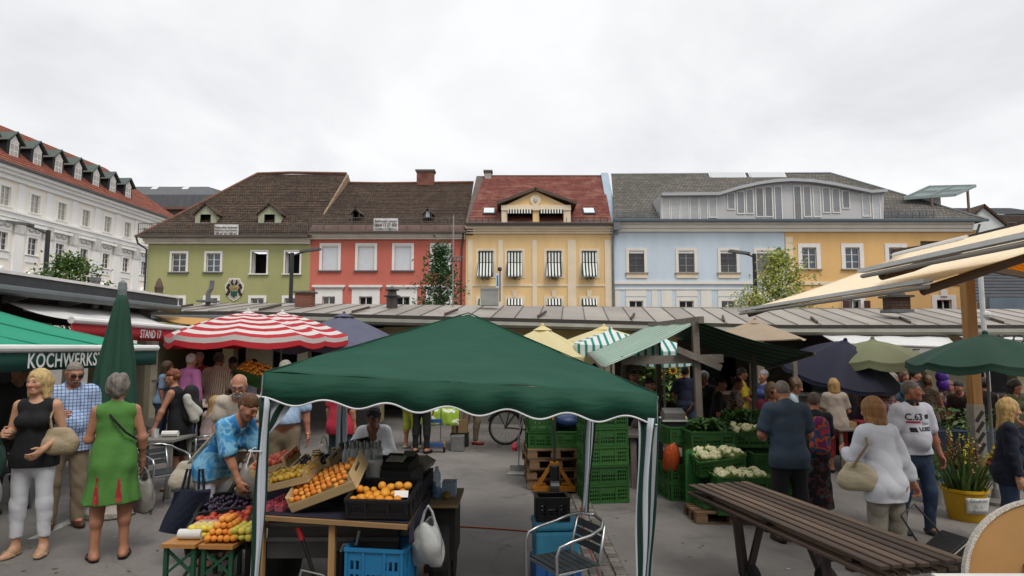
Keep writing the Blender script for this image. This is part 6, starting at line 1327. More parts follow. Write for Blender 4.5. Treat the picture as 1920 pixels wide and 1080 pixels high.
# jars
JB = [M('jar amber', '#8a5a14', .15, .2, 8, spec=.7), M('jar honey', '#b58420', .15, .2, 8, spec=.7), M('jar dark jam', '#331410', .15, .2, 8, spec=.7), M('jar pickle', '#6f7434', .15, .2, 8, spec=.7)]; LIDM = M('gold lid', '#9a8245', .35, .1, metal=.6)
jm = [MB().lathe([(.034, 0), (.037, .01), (.037, .075), (.03, .088)], 14).mesh('jar', m, smooth=True) for m in JB]; lm = MB().lathe([(.033, .087), (.034, .102), (.0, .104)], 14).mesh('lid', LIDM); lw = MB().lathe([(.037, .025), (.0375, .026), (.0375, .06), (.037, .061)], 14).mesh('paper_label', M('jar label', '#c9bfa2', .7))
JL = ['amber jar', 'honey jar', 'dark jam jar', 'pickle jar']; k = 0
for (x, y) in ((-1.78, 5.6), (-1.68, 5.58), (-1.58, 5.56), (-1.8, 5.7), (-1.7, 5.69), (-1.6, 5.67), (-1.5, 5.65), (-1.74, 5.8), (-1.64, 5.79), (-1.54, 5.77), (-1.6, 5.9)):
 for lv in range(2 if k % 3 == 1 else 1):
  t = thing('jar', '%s with gold lid grouped on the fruit table' % JL[k % 4], 'jar', (x, y, RZ + lv * .105), random.uniform(0, 6), 'jars on the fruit table')
  for nm, me in (('glass_body', jm[k % 4]), ('lid', lm), ('paper_label', lw)): inst(type('S', (), {'data': me, 'name': nm}), nm, t)
 k += 1
# bottles
bm = MB().lathe([(.026, 0), (.029, .01), (.029, .12), (.024, .145), (.011, .17), (.011, .2)], 12).mesh('glass_body', Mglass('clear bottle glass', (.62, .68, .66), .5, .08), smooth=True); cm = MB().lathe([(.014, .16), (.015, .17), (.015, .215), (.0, .218)], 12).mesh('cap', M('grey capsule', '#8d9290', .4, .1, metal=.3), smooth=True)
for i in range(11):
 x = -1.40 + (i % 5) * .062 + (i // 5) * .02; y = 5.5 + (i // 5) * .08 + random.uniform(-.01, .01); t = thing('bottle', 'clear glass bottle with grey cap in the cluster on the fruit table', 'bottle', (x, y, RZ + .1), 0, 'bottles on the fruit table')
 inst(type('S', (), {'data': bm, 'name': 'a'}), 'glass_body', t); inst(type('S', (), {'data': cm, 'name': 'a'}), 'cap', t)
MB().b2(-1.45, -1.05, 5.44, 5.76, RZ, RZ + .098).build('bottle_stand', M('box black', '#1d1c1c'), label='low dark box under the glass bottles', cat='box')
# cups, cash register, scale, black crates
q = MB()
for k in range(9): q.lathe([(.055, k * .018), (.068, k * .018 + .05), (.07, k * .018 + .052)], 18, (-1.12, 5.32, RZ + .0))
q.build('cup_stack', Mglass('cloudy plastic', (.72, .74, .72), .4, .2), label='stack of clear plastic tubs beside the tray of apricots', cat='tub stack', smooth=True)
p = Vector((-.93, 5.42, RZ + .13)); r = thing('cash_register', 'dark cash register with grey keypad on the fruit table', 'cash register', p, R(-10)); MB().box((0, 0, -.07), (.3, .32, .118)).build('drawer_box', BLACKM, r); MB().box((0, -.02, .02), (.25, .26, .08), rotm(rx=R(14))).build('housing', M('register black', '#232323', .4, .1), r)
for i in range(5):
 for j in range(3): MB().box((-.07 + i * .03, -.09 + j * .035, .062 + j * .0085), (.024, .028, .012), rotm(rx=R(14))).build('key', M('key grey', '#8a877c', .5), r)
MB().box((.06, .07, .085), (.1, .06, .03), rotm(rx=R(40))).build('display', M('lcd', '#59604f', .3), r)
p = Vector((-.92, 5.85, RZ + .05)); r = thing('kitchen_scale', 'grey shop scale with flat tray and tilted keypad', 'scale', p, R(-8)); MB().box((0, 0, .0), (.3, .3, .1)).build('body', M('scale dark', '#3a3b37', .4), r); MB().box((-.03, .02, .07), (.28, .26, .014)).build('weighing_plate', M('scale plate', '#7d7464', .35, .2, metal=.3), r); MB().box((.17, -.05, .05), (.1, .26, .05), rotm(ry=R(28))).build('keypad', M('key grey', '#8a877c'), r)
MB().box((.0, .02, .083), (.12, .2, .006), rotm(rz=.3)).build('receipt_pad', M('pad pinkish', '#8d5a5a', .6), r); MB().box((-.12, .02, .083), (.1, .18, .006)).build('paper', M('paper white', '#c9c9c4', .7), r)
crate('K', (-1.2, 5.93, RZ), R(-8), 'black crate beside the scale near the vendor', 'small black crates', dims=(.3, .2, .12, 3, 10)); crate('K', (-1.62, 6.02, RZ), R(12), 'black crate of cherries before the vendor', 'small black crates', dims=(.3, .2, .12, 3, 10)); crate('K', (-1.45, 6.08, RZ + .12), R(20), 'tilted black crate in the hands of the vendor', 'small black crates', tilt=(R(18), R(-10)), dims=(.26, .18, .1, 3, 10))
crate('K', (-.9, 6.28, TZ - .3), R(-4), 'black crate at the rear corner of the fruit table', 'small black crates')
# sloping black trays with grapes beside the table
for i, (x, y, z, fm, lab, tl) in enumerate(((-2.52, 5.95, .50, plum, 'black sloping tray of dark grapes beside the fruit table', -12), (-2.40, 6.3, .58, yel, 'black sloping tray of yellow plums behind the grapes', -12), (-2.45, 5.62, .42, red, 'black sloping tray of red plums below the grapes', -12))):
 r = crate('k', (x, y, z), R(6), lab, 'black sloping trays', dims=None, tilt=(R(16), R(-6))); Mt = Matrix.Translation((x, y, z)) @ (Matrix.Rotation(R(6), 4, 'Z') @ Matrix.Rotation(R(-6), 4, 'Y') @ Matrix.Rotation(R(16), 4, 'X'))
 heap(['grape', 'yellow_plum', 'plum'][i], ['dark grape in the sloping tray', 'yellow plum in the sloping tray', 'red plum in the sloping tray'][i], ['grapes', 'yellow plums in the sloping tray', 'red plums'][i], ['grape', 'plum', 'plum'][i], fm, [Mt @ Vector((-.2 + a * .05, -.13 + b_ * .052, .15 + random.uniform(0, .04))) for a in range(9) for b_ in range(6)])
r = thing('tray_stand', 'dark trestle under the sloping fruit trays', 'stand', (-2.47, 6.0, gz(-2.3)))
for x in (-.2, .2):
 for y in (-.3, .4): MB().b2(x - .02, x + .02, y - .02, y + .02, 0, .35 + .1 * (y > 0)).build('leg', BLACKM, r)
MB().box((0, .02, .40), (.5, .85, .03), rotm(rx=R(11))).build('deck', BLACKM, r)
# pair of beer benches with fruit
BGR = M('bench leg green', '#1e4a33', .5, .15, 4); BW = M('bench top varnish', '#a8753f', .45, .15, 3, stretch=(6, 1, 6))
for i, (px, lab) in enumerate(((366, 'green legged wooden bench carrying the box of lemons'), (434, 'green legged wooden bench carrying the apricots'))):
 p = GD(px, 5.35); r = thing('bench', lab, 'bench', (p.x, 5.35, p.z), R(-4), 'fruit benches'); MB().b2(-.135, .135, -.28, .6, .455, .485).build('seat', BW, r)
 for s in (-.11, .11):
  for y in (-.24, .5): MB().bar((s, y, .0), (s, y, .455), .03).build('leg', BGR, r)
 MB().bar((-.11, -.24, .2), (.11, -.24, .2), .02).bar((-.11, -.24, .25), (.11, -.24, .43), .018).bar((.11, -.235, .25), (-.11, -.235, .43), .018).bar((0, -.2, .2), (0, .3, .45), .018).build('brace', BGR, r)
p = GD(380, 5.3); zb = p.z + .487; MB().lathe([(.1, 0), (.12, .1), (.123, .102)], 4, (p.x, 5.3, zb), a0=math.pi / 4).build('clear_box', Mglass('clear tub', (.8, .8, .75), .25), label='clear plastic box of lemons on the bench', cat='box')
lem = fruit('lemon', .03, [M('lemon', '#d8c24a', .4, .1), M('lemon pale', '#cdb640', .4)], sq=.85); heap('lemon', 'yellow lemon in the clear box on the bench', 'lemons', 'lemon', lem, [Vector((p.x - .07 + .048 * (i % 4), 5.22 + .05 * ((i // 4) % 4), zb + .03 + .05 * (i // 16))) for i in range(28)])
p = GD(420, 5.25); apb = fruit('apricot', .03, APR); pts = []
for l in range(4):
 for i in range(5 - l):
  for j in range(6 - l): pts.append(Vector((p.x - .09 + (i + l / 2) * .05, 5.12 + (j + l / 2) * .052, zb + .03 + l * .042)))
heap('apricot', 'large apricot in the heap on the bench', 'apricots heaped on the bench', 'apricot', apb, pts)
p = GD(455, 5.25); heap('apple', 'pale yellow apple beside the apricot heap on the bench', 'yellow apples', 'apple', fruit('apple', .032, [M('apple yellow', '#c9b545', .4, .15), M('apple green', '#b5b04a', .4)]), [Vector((p.x - .04 + .058 * (i % 3), 5.14 + .06 * ((i // 3) % 5), zb + .033 + .05 * (i // 15))) for i in range(26)])
p = GD(352, 5.2); MB().lathe([(.012, -.09), (.04, -.09), (.04, .09), (.012, .09)], 16, (p.x, 5.2, zb + .04), rotm(ry=R(90))).build('paper_roll', M('paper white', '#c9c9c4'), label='roll of white paper on the fruit bench', cat='roll')
# ================================================================ BLUE BOXES, CHAIRS, BENCH TABLE
p = GD(1042, 5.75); CBL = M('cooler light blue', '#3f8fb0', .6, .15, 5, dirt=.35); CBD = M('cooler blue', '#2b5f9e', .55, .12, 5, dirt=.3)
r = thing('cool_box', 'blue plastic box at the bottom of the stack by the chair', 'box', p, R(6)); bevel(MB().b2(-.2, .2, -.16, .2, 0, .26).build('body', CBD, r), .02); bevel(MB().b2(-.1, .1, -.185, -.161, .06, .2).build('panel', M('cooler blue b', '#3468a8', .5), r), .008)
r = thing('cool_box', 'turquoise cool box with padded lid on the blue box', 'box', p + Vector((0, 0, .262)), R(4)); bevel(MB().b2(-.19, .19, -.15, .19, 0, .24).build('body', CBL, r), .03, 3); bevel(MB().b2(-.2, .2, -.16, .2, .242, .31).build('lid', CBL, r), .03, 3)
crate('K', p + Vector((-.03, .0, .575)), R(4), 'small black crate with paper label on the turquoise cool box', 'small black crates', dims=(.28, .2, .2, 3, 10))
CHM = M('brushed aluminium', '#a9abac', .28, .08, 3, metal=.85); SLATD = M('dark grey slat', '#33373a', .5, .15, 4)
def chair_proto(label, loc, rz, group):
 r = thing('bistro_chair', label, 'chair', loc, rz, group); t = .0135   # faces -y
 for s in (-1, 1):
  MB().tube([(s * .27, -.24, 0), (s * .255, -.235, .3), (s * .255, -.24, .58), (s * .255, -.21, .645), (s * .262, -.1, .675), (s * .268, .08, .70), (s * .25, .2, .735), (s * .16, .285, .765), (0, .31, .775)], t, 10).build('leg', CHM, r, smooth=True)
  MB().tube([(s * .22, .29, 0), (s * .215, .2, .43), (s * .205, .27, .74)], t, 10).build('leg', CHM, r, smooth=True)
 MB().tube([(-.23, -.2, .43), (.23, -.2, .43), (.215, .2, .44), (-.215, .2, .44)], t, 8, closed=True).build('seat_frame', CHM, r)
 sl = MB().box((0, 0, 0), (.46, .058, .014)).mesh('slat', SLATD)
 for i in range(6): o = inst(type('S', (), {'data': sl, 'name': 'slat'}), 'seat_slat', r, (0, -.17 + i * .068, .452))
 for i in range(3): o = inst(type('S', (), {'data': sl, 'name': 'slat'}), 'back_slat', r, (0, .235 + i * .02, .55 + i * .07), (R(78), 0, 0), (.86, 1, 1))
 return r
ch = chair_proto('aluminium bistro chair with dark slats in front of the cool boxes', GD(1060, 5.1), R(-62), 'bistro chairs'); ch.scale = (.9, .9, .95)
dup(ch, GD(300, 8.0), (0, 0, R(60)), 'aluminium bistro chair behind the woman in the green dress', 'bistro chairs')
dup(ch, GD(395, 9.2), (0, 0, R(200)), 'aluminium bistro chair under the seat of the backpack woman', 'bistro chairs')
dup(ch, GD(20, 7.9), (0, 0, R(120)), 'aluminium bistro chair behind the blonde woman in black', 'bistro chairs')
# orange cable on the ground
q = MB(); pts = [G(843, 988), G(870, 989), G(905, 991), G(950, 994), G(985, 997), G(1010, 1000)]; q.tube([p_ + Vector((0, 0, .008)) for p_ in pts], .008, 6); q.build('power_cable', M('orange cable', '#b3532c', .5), label='orange power cable lying across the asphalt', cat='cable')
q = MB(); pts = [G(1088, 955), G(1094, 985), G(1100, 1020), G(1115, 1060), G(1122, 1079), GD(1135, 5.3)]; q.tube([p_ + Vector((0, 0, .02)) for p_ in pts], .007, 6); q.build('power_cable', M('red cable', '#8e2f2a', .5), label='red cable along the stone setts beside the chair', cat='cable')
# slatted folding table tops on trestle
SLW = [M('weathered brown slat %d' % i, c, .75, .28, 3, .4, 40, stretch=(8, .7, 8), dirt=.5) for i, c in enumerate(('#57463a', '#483a30', '#665445'))]
A, B = Vector((1.98, 6.3, 0)), Vector((2.50, 4.02, 0)); rz = math.atan2(B.y - A.y, B.x - A.x) + math.pi / 2; L = (B - A).length; c = (A + B) / 2; gb = gz(c.x)
r = thing('slatted_table', 'long weathered slatted table top on a wheeled steel trestle', 'table', (c.x, c.y, gb), rz)
for lv, zz in ((0, .80), (1, .735)):
 for i in range(7):
  o = MB().box((0, 0, 0), (.068, L - (.04 if lv else 0), .026)).build('slat', SLW[random.randrange(3)], r); o.location = (-.279 + i * .093 + (0 if lv == 0 else -.012), random.uniform(-.012, .012) + (.03 if lv else 0), zz + random.uniform(-.002, .002)); bevel(o, .005, 2)
 for y in (-L * .38, 0, L * .38): MB().b2(-.3, .3, y - .03, y + .03, zz - .042, zz - .0145).build('cross_batten', SLW[1], r)
TRS = M('trestle purple brown', '#3f3533', .6, .2, 4, dirt=.4); iv = (Matrix.Translation((c.x, c.y, gb)) @ Matrix.Rotation(rz, 4, 'Z')).inverted()
for k, (pt, pb) in enumerate(((1428, 1403), (1538, 1556))):
 w0 = GD(pb, 5.75); tp = P(pt, 985, 5.6); wl = iv @ Vector((w0.x, w0.y, w0.z + .12)); tl = iv @ Vector((tp.x, 5.75, gb + .70)); e = .07 if k else -.07
 for dx, dy in ((e * 1.6, .1), (-e * 1.2, -.02), (e * .3, .3)): MB().bar(tl + Vector((dx, dy, 0)), wl + Vector((0, dy * .3, 0)), .045, .05).build('leg', TRS, r)
 MB().lathe([(.03, -.04), (.1, -.045), (.125, -.02), (.125, .02), (.1, .045), (.03, .04)], 20, wl + Vector((-e * .4, 0, 0)), rotm(ry=R(90))).build('wheel', M('tyre black', '#141414'), r)
for x in (-.2, .2): MB().bar((x, -.2, .685), (x, 1.0, .685), .04, .04).build('rail', TRS, r)
MB().bar((-.26, .5, .66), (.26, .5, .66), .05, .04).build('cross_bar', TRS, r); MB().bar((-.26, -.55, .66), (.26, -.55, .66), .05, .04).build('cross_bar', TRS, r)
for x in (-.2, .2): MB().bar((x, -.55, .66), (x * .9, -.6, -.0), .045, .045).build('leg', TRS, r)
# folded round table in the near corner
r = thing('round_table_top', 'round brown table top with speckled rim standing on edge', 'table', (2.52, 3.02, .94)); r.rotation_euler = (R(78), 0, R(-12))
MB().lathe([(0, -.012), (.40, -.012), (.40, .012), (0, .012)], 48).build('top', M('brown laminate', '#a87f4e', .5, .12, 3), r)
MB().lathe([(.401, -.022), (.416, -.022), (.416, .022), (.401, .022), (.401, -.022)], 56).build('rim', Mpatch('granite speckle', [(0, '#d2ccc2'), (.45, '#8d857b'), (.55, '#c9c2b7')], 160, .5), r)
MB().b2(-.16, -.08, -.2, .12, .013, .04).build('bracket', BLACKM, r)
r = thing('white_table', 'white edged timber table in the near corner of the square', 'table', (2.2, 2.72, 0)); MB().b2(-.38, .9, -.16, .16, 1.06, 1.08).build('table_top', M('white laminate', '#c9c7c2', .5, .06), r); MB().b2(-.37, .9, -.15, .15, 1.0, 1.059).build('apron', PINE, r)
for x in (-.3, .85): MB().b2(x - .03, x + .03, -.13, -.07, gz(2.5), 1.0).build('leg', PINE, r); MB().b2(x - .03, x + .03, .07, .13, gz(2.5), 1.0).build('leg', PINE, r)
# ================================================================ BICYCLE, DUSTPAN, TROLLEY STALL
p = GD(948, 13.7); r = thing('bicycle', 'black city bicycle parked beside the pallets', 'bicycle', p, R(8)); RUB = M('tyre black', '#141414')
for i, x in enumerate((0, 1.08)):
 w_ = MB().tube([(x + math.cos(a) * .345, 0, .36 + math.sin(a) * .345) for a in [k * math.pi / 20 for k in range(40)]], .02, 6, closed=True).build('wheel', RUB, r, smooth=True)
 MB().tube([(x + math.cos(a) * .315, 0, .36 + math.sin(a) * .315) for a in [k * math.pi / 16 for k in range(32)]], .01, 5, closed=True).build('rim', M('rim grey', '#7d7d7a'), w_)
 for k in range(12): a = k * math.pi / 6; MB().tube([(x, 0, .36), (x + math.cos(a) * .315, 0, .36 + math.sin(a) * .315)], .002, 3).build('spoke', M('rim grey', '#7d7d7a'), w_)
 MB().lathe([(.03, -.04), (.03, .04)], 10, (x, 0, .36), rotm(rx=R(90))).build('hub', M('rim grey', '#7d7d7a'), w_)
 MB().tube([(x + math.cos(a) * .385, 0, .36 + math.sin(a) * .385) for a in [R(20) + k * R(10) for k in range(15)]], .022, 5).build('mudguard', BLACKM, r)
bb = (.45, 0, .3); fr = MB();
for a, b_ in (((0, 0, .36), bb), ((0, 0, .36), (.32, 0, .8)), (bb, (.28, 0, .92)), (bb, (.9, 0, .82)), ((.36, 0, .6), (.88, 0, .78)), ((.88, 0, .9), (1.08, 0, .36))): fr.tube([a, b_], .017, 6)
fr.build('frame', BLACKM, r); MB().ball((.25, 0, .96), (.13, .08, .04), 10, 6).build('saddle', BLACKM, r); MB().tube([(.86, -.28, 1.05), (.84, -.1, 1.08), (.84, .1, 1.08), (.86, .28, 1.05)], .012, 6).bar((.84, 0, 1.08), (.88, 0, .85), .025).build('handlebar', M('rim grey', '#7d7d7a'), r)
MB().b2(-.28, .22, -.08, .08, .76, .775).bar((-.2, .07, .76), (0, .05, .36), .012).bar((.1, .07, .76), (0, .05, .36), .012).bar((-.2, -.07, .76), (0, -.05, .36), .012).bar((.1, -.07, .76), (0, -.05, .36), .012).build('luggage_rack', BLACKM, r); MB().tube([bb, (.47, -.1, .14)], .012, 6).box((.47, -.14, .13), (.1, .08, .02)).build('pedal', BLACKM, r)
p = GD(972, 10.7); r = thing('dustpan_set', 'long handled dustpan and broom standing on the asphalt', 'dustpan', p); MB().tube([(0, 0, .05), (.03, .02, .95)], .011, 6).tube([(-.05, 0, .35), (.08, .01, .9)], .01, 6).build('handle', CHM, r); MB().prism([(-.2, -.2, .003), (.12, -.2, .003), (.1, .08, .003), (-.14, .08, .003)], (0, 0, .02)).b2(-.14, .1, .06, .08, .0, .12).build('pan', M('pan grey', '#8f8d86', .5), r); MB().lathe([(.04, .36), (.055, .42), (.02, .5)], 8, (-.06, 0, 0)).build('brush', M('brush red', '#a8323d', .6), r)
p = GD(822, 13.2); r = thing('cloth_table', 'small table under a green and white patterned cloth', 'table', p)
GWC = Mpatch('apple green print cloth', [(0, '#7d9a2e'), (.42, '#8aa637'), (.56, '#d7d9cf'), (.64, '#8aa637')], 5.5, .85, 1.0)
q = MB(); rows = []
for i in range(5): rows.append([(x, -.36 - .02 * i + .03 * math.sin(x * 17) * i / 4, .78 - i * .075) for x in [-.45 + k * .05 for k in range(19)]])
q.sheet([[(x, .3, .782) for x in [-.45 + k * .05 for k in range(19)]]] + rows, .004); q.build('table_cloth', GWC, r, smooth=True)
MB().b2(-.45, .45, -.35, .3, .755, .775).build('table_top', PLY, r)
for x in (-.4, .4):
 for y in (-.3, .25): MB().b2(x - .02, x + .02, y - .02, y + .02, 0, .755).build('leg', BLACKM, r)
p = GD(815, 12.6); r = thing('hand_truck', 'blue folding hand truck before the patterned table', 'hand truck', p); BLT = M('hand truck blue', '#2d4f86', .5)
MB().tube([(-.11, 0, .1), (-.11, .06, .85), (.11, .06, .85), (.11, 0, .1)], .012, 6).bar((-.11, .03, .5), (.11, .03, .5), .02).build('frame', CHM, r); MB().b2(-.2, .2, -.14, .0, .12, .17).build('deck', BLT, r); MB().b2(-.14, .14, .0, .03, .55, .62).build('back_plate', BLT, r)
for x in (-.19, .19): MB().lathe([(.05, -.02), (.05, .02)], 12, (x, -.05, .05), rotm(ry=R(90))).build('wheel', RUB, r); MB().b2(x - .02, x + .02, -.1, -.04, .1, .2).build('corner', M('hand truck yellow', '#b58a2c', .5), r)
bevel(MB().b2(-.13, .13, -.12, .12, 0, .30).build('metal_case', M('case grey', '#6d6d69', .5, .2, 5), label='grey case standing beside the patterned table', cat='case', loc=GD(858, 12.8)), .015)
MB().b2(-.16, .16, -.12, .12, 0, .26).build('carton', M('cardboard', '#8d7351', .8, .15), label='brown carton behind the grey case', cat='box', loc=GD(862, 13.4) + Vector((0, 0, .28)))
MB().b2(-.18, .18, -.14, .14, 0, .54).build('crate_stack_box', BLACKM, label='dark box supporting the brown carton', cat='box', loc=GD(862, 13.42) + Vector((0, 0, -.27)))
# ================================================================ SHOPPING TROLLEY, BUCKET OF GLADIOLI
p = GD(1838, 5.8); r = thing('shopping_trolley', 'black wheeled shopping trolley pulled by the woman in white', 'shopping trolley', p, R(28)); r.rotation_euler = (R(-6), R(-34), R(8)); r.scale = (.85,) * 3; BKF = M('black nylon', '#101013', .6, .2, 8, .4, 60)
q = MB(); q.prism([(-.17, -.12, .12), (.17, -.12, .12), (.19, -.13, .55), (-.19, -.13, .55)], (0, .26, 0)); bevel(q.build('bag', BKF, r), .03, 3); q = MB(); q.prism([(-.2, -.15, .56), (.2, -.15, .56), (.17, .14, .62), (-.17, .14, .62)], (0, 0, .03)); bevel(q.build('flap', BKF, r), .02); MB().tube([(-.2, -.155, .56), (.2, -.155, .56), (.175, .15, .63), (-.175, .15, .63)], .007, 6, closed=True).build('piping', M('grey piping', '#9a968c', .6), r)
MB().tube([(-.13, .15, .1), (-.13, .16, .7), (-.10, .17, 1.0), (.10, .17, 1.0), (.13, .16, .7), (.13, .15, .1)], .011, 8).build('handle', M('trolley tube', '#3a3a3c', .35, metal=.6), r)
for x in (-.2, .2): MB().lathe([(.08, -.015), (.09, 0), (.08, .015)], 16, (x, .13, .09), rotm(ry=R(90))).build('wheel', RUB, r)
p = GD(1812, 8.45); r = thing('flower_bucket', 'yellow plastic bucket with handwritten price sheet', 'bucket', p); YB = M('bucket yellow', '#c79c16', .45, .06, 3, dirt=.15)
MB().lathe([(.19, 0), (.2, .01), (.245, .36), (.265, .365), (.265, .40), (.25, .40), (.24, .36), (.19, .03), (0, .03)], 32).build('body', YB, r, smooth=True); autosmooth(r.children[0]); MB().box((.25, .02, .36), (.08, .1, .03)).build('grip', YB, r)
sh = MB(); rows = [[(.236 * math.sin(a) * (1 + .03 * i), -.236 * math.cos(a) * (1 + .03 * i) - .004, .12 + i * .05) for a in [R(-34) + k * R(8) for k in range(10)]] for i in range(5)]; so = MB().sheet(rows, .001).build('price_sheet', M('paper white', '#c9c9c4'), r, smooth=True)
vs, fs, wd, ht = text_mb('Gladiolen', .055, 0, 1.0); vs2, fs2, wd2, _ = text_mb('St. 1,\u2013', .05, 0, 1.0); vs3, fs3, wd3, _ = text_mb('Bund 5,50', .036, 0, 1.0); INKB = M('blue pen', '#39446e', .7)
def curl(v, z, w_, k): a = (v[0] - w_ / 2) / .245; return (.247 * math.sin(a) * k, -.247 * math.cos(a) * k - .006, z + v[2])
MB().add([curl(v, .27, wd, 1.075) for v in vs], fs).add([curl(v, .20, wd2, 1.05) for v in vs2], fs2).add([curl(v, .145, wd3, 1.03) for v in vs3], fs3).build('lettering', INKB, r)
rnd = random.Random(4); GLF = [M('gladiolus leaf', '#3f5a2c', .55, .3, 6, transl=.2), M('gladiolus leaf b', '#56703a', .55, .3, 6, transl=.2)]; r = thing('gladioli', 'tall bunch of gladioli with dark red and yellow blooms in the yellow bucket', 'flowers', p + Vector((0, 0, .1)))
for g in range(2):
 q = MB()
 for i in range(60):
  a = rnd.uniform(0, 6.3); r0_ = rnd.uniform(0, .16); b0 = Vector((math.cos(a) * r0_, math.sin(a) * r0_, .1)); sp = rnd.uniform(.1, .45); H = rnd.uniform(.4, .75); e = b0 + Vector((math.cos(a) * sp, math.sin(a) * sp, H)); m = b0.lerp(e, .5) + Vector((0, 0, .08)); u = Vector((-math.sin(a), math.cos(a), 0)) * .016
  q.sheet([[b0 - u * .6, b0 + u * .6], [m - u, m + u], [e - u * .1, e + u * .1]])
 q.build('leaf_fan', GLF[g], r, kind='stuff')
BLM = [M('bloom dark red', '#4f1a2a', .6, .3, 12), M('bloom yellow', '#bda53a', .6, .3, 12), M('bloom pale', '#a98a5f', .6, .3, 12), M('bloom rust', '#8a3a24', .6, .3, 12)]
for i in range(26):
 a = rnd.uniform(0, 6.3); sp = rnd.uniform(.02, .42); H = rnd.uniform(.65, .98); b0 = Vector((math.cos(a) * .08, math.sin(a) * .08, .1)); e = b0 + Vector((math.cos(a) * sp, math.sin(a) * sp, H)); st = MB().tube([b0, b0.lerp(e, .5) + Vector((0, 0, .03)), e], .006, 5).build('stem', GLF[1], r); q = MB()
 for k in range(9):
  c = b0.lerp(e, .62 + k * .042) + Vector((rnd.uniform(-.02, .02), rnd.uniform(-.02, .02), 0)); s = .03 * (1 - k * .07)
  for j in range(4): Rm = rotm(rnd.uniform(-1, 1), rnd.uniform(-1, 1), rnd.uniform(0, 6)); q.add([c + Rm @ Vector(t) for t in ((0, 0, 0), (s, -s * .7, s * .3), (s * 1.7, 0, s * .6), (s, s * .7, s * .3))], [(0, 1, 2, 3)])
 q.build('bloom', BLM[i % 4], st)
p = GD(1752, 9.3); MB().lathe([(.11, 0), (.14, .3), (.145, .3)], 18).build('grey_bucket', M('bucket grey', '#7c7d79', .5, .1), label='grey bucket of flowers behind the legs of the polo shirt man', cat='bucket', loc=p); greens('cut_flowers', 'low green cut flowers in the grey bucket', p + Vector((0, 0, .34)), .25, .25, .3, 120, .14, (0, 2), 21, 'flowers')
# ================================================================ BACKGROUND STALLS ON THE FAR RIGHT AND CAFE TABLES
def trestle(label, px, d, w_, dep, h, mat, clothm=None, name='stall_table', rz=0):
 p = GD(px, d); r = thing(name, label, 'table', p, rz); MB().b2(-w_ / 2, w_ / 2, -dep / 2, dep / 2, h - .03, h).build('table_top', mat, r)
 for x in (-w_ / 2 + .06, w_ / 2 - .06):
  for y in (-dep / 2 + .06, dep / 2 - .06): MB().b2(x - .025, x + .025, y - .025, y + .025, 0, h - .03).build('leg', mat, r)
 if clothm: MB().b2(-w_ / 2 - .01, w_ / 2 + .01, -dep / 2 - .012, -dep / 2 - .002, h * .3, h + .004).b2(-w_ / 2 - .01, w_ / 2 + .01, -dep / 2 - .012, dep / 2, h + .001, h + .006).build('table_cloth', clothm, r)
 return p, r
GREYT = M('table grey', '#77756f', .6, .15)
p, _ = trestle('stall table with trays beside the woman in red trousers', 1640, 11.6, 1.6, .8, .8, OLDW)
for i, (x, c) in enumerate(((-.55, '#8d7351'), (-.15, '#7d2324'), (.25, '#a08a68'), (.6, '#5b6a4a'))): MB().b2(-.17, .17, -.2, .2, 0, .1).build('flat_tray', M('tray colour %d' % i, c, .7, .2), label='%s flat tray on the stall table beside the red trousers' % ['brown', 'dark red', 'tan', 'green'][i], cat='tray', loc=p + Vector((x, 0, .802)))
trestle('dark stall table with draped cloth under the navy umbrella', 1500, 12.2, 1.6, .8, .8, KDARK, M('dark cloth', '#23222a', .9, .2))
p, _ = trestle('long white edged flower table behind the polo shirt man', 1780, 11.2, 1.8, .7, .82, M('white laminate', '#c9c7c2'), M('cloth grey blue', '#3c4a5c', .85, .15))
for i in range(2): bevel(MB().b2(-.2, .2, -.15, .15, 0, .3).build('storage_box', M('storage blue', '#2f5a8e', .5, .15), label=['blue storage box under the flower table', 'second blue storage box beside the gladioli'][i], cat='box', loc=GD(1760 + i * 34, 9.9 + i * .3) + Vector((0, 0, .001))), .015)
greens('cut_flowers', 'mixed bright cut flowers on the flower table', p + Vector((.2, 0, .83)), 1.2, .4, .35, 260, .12, (0, 1, 2), 31, 'flowers')
p, _ = trestle('pale cafe table under the red striped parasols', 440, 11.6, 1.5, .75, .92, M('cafe table pale', '#b3a48f', .5, .1))
for i in range(5): MB().lathe([(.025, 0), (.03, .1), (.031, .1)], 10).build('glass', Mglass('drinking glass', (.8, .82, .82), .35), label='drinking glass on the pale cafe table', cat='glass', group='glasses on the cafe table', loc=p + Vector((-.5 + i * .22, random.uniform(-.2, .2), .921)))
p, _ = trestle('low cafe table with glasses and napkins beside the closed parasol', 292, 8.7, .7, .6, .74, GREYT)
for i in range(4): MB().lathe([(.03, 0), (.035, .11), (.036, .11)], 10).build('glass', Mglass('drinking glass', (.8, .82, .82)), label='drinking glass on the low cafe table', cat='glass', group='glasses on the low table', loc=p + Vector((-.25 + i * .08, random.uniform(-.1, .1), .741)))
MB().tube([(-.1, 0, 0), (.1, .02, 0)], .04, 10).build('napkin_roll', WHITE, label='white paper napkin roll on the low cafe table', cat='napkin', loc=p + Vector((.15, 0, .782)))
crate('g', P(478, 712, 12.0), R(-12), 'green crate of oranges on the tilted display behind the cafe', None, tilt=(R(25), R(14)), dims=(.6, .4, .245, 3, 16), v=1)
c = P(478, 712, 12.0); heap('orange', 'orange in the tilted green crate behind the cafe', 'oranges behind the cafe', 'orange', orm, [c + rotm(R(25), R(14), R(-12)) @ Vector((-.24 + .07 * (i % 8), -.15 + .07 * (i // 8), .23 + random.uniform(0, .04))) for i in range(40)])
trestle('display table under the tilted crate of oranges', 478, 12.2, 1.0, .6, 1.28, OLDW)
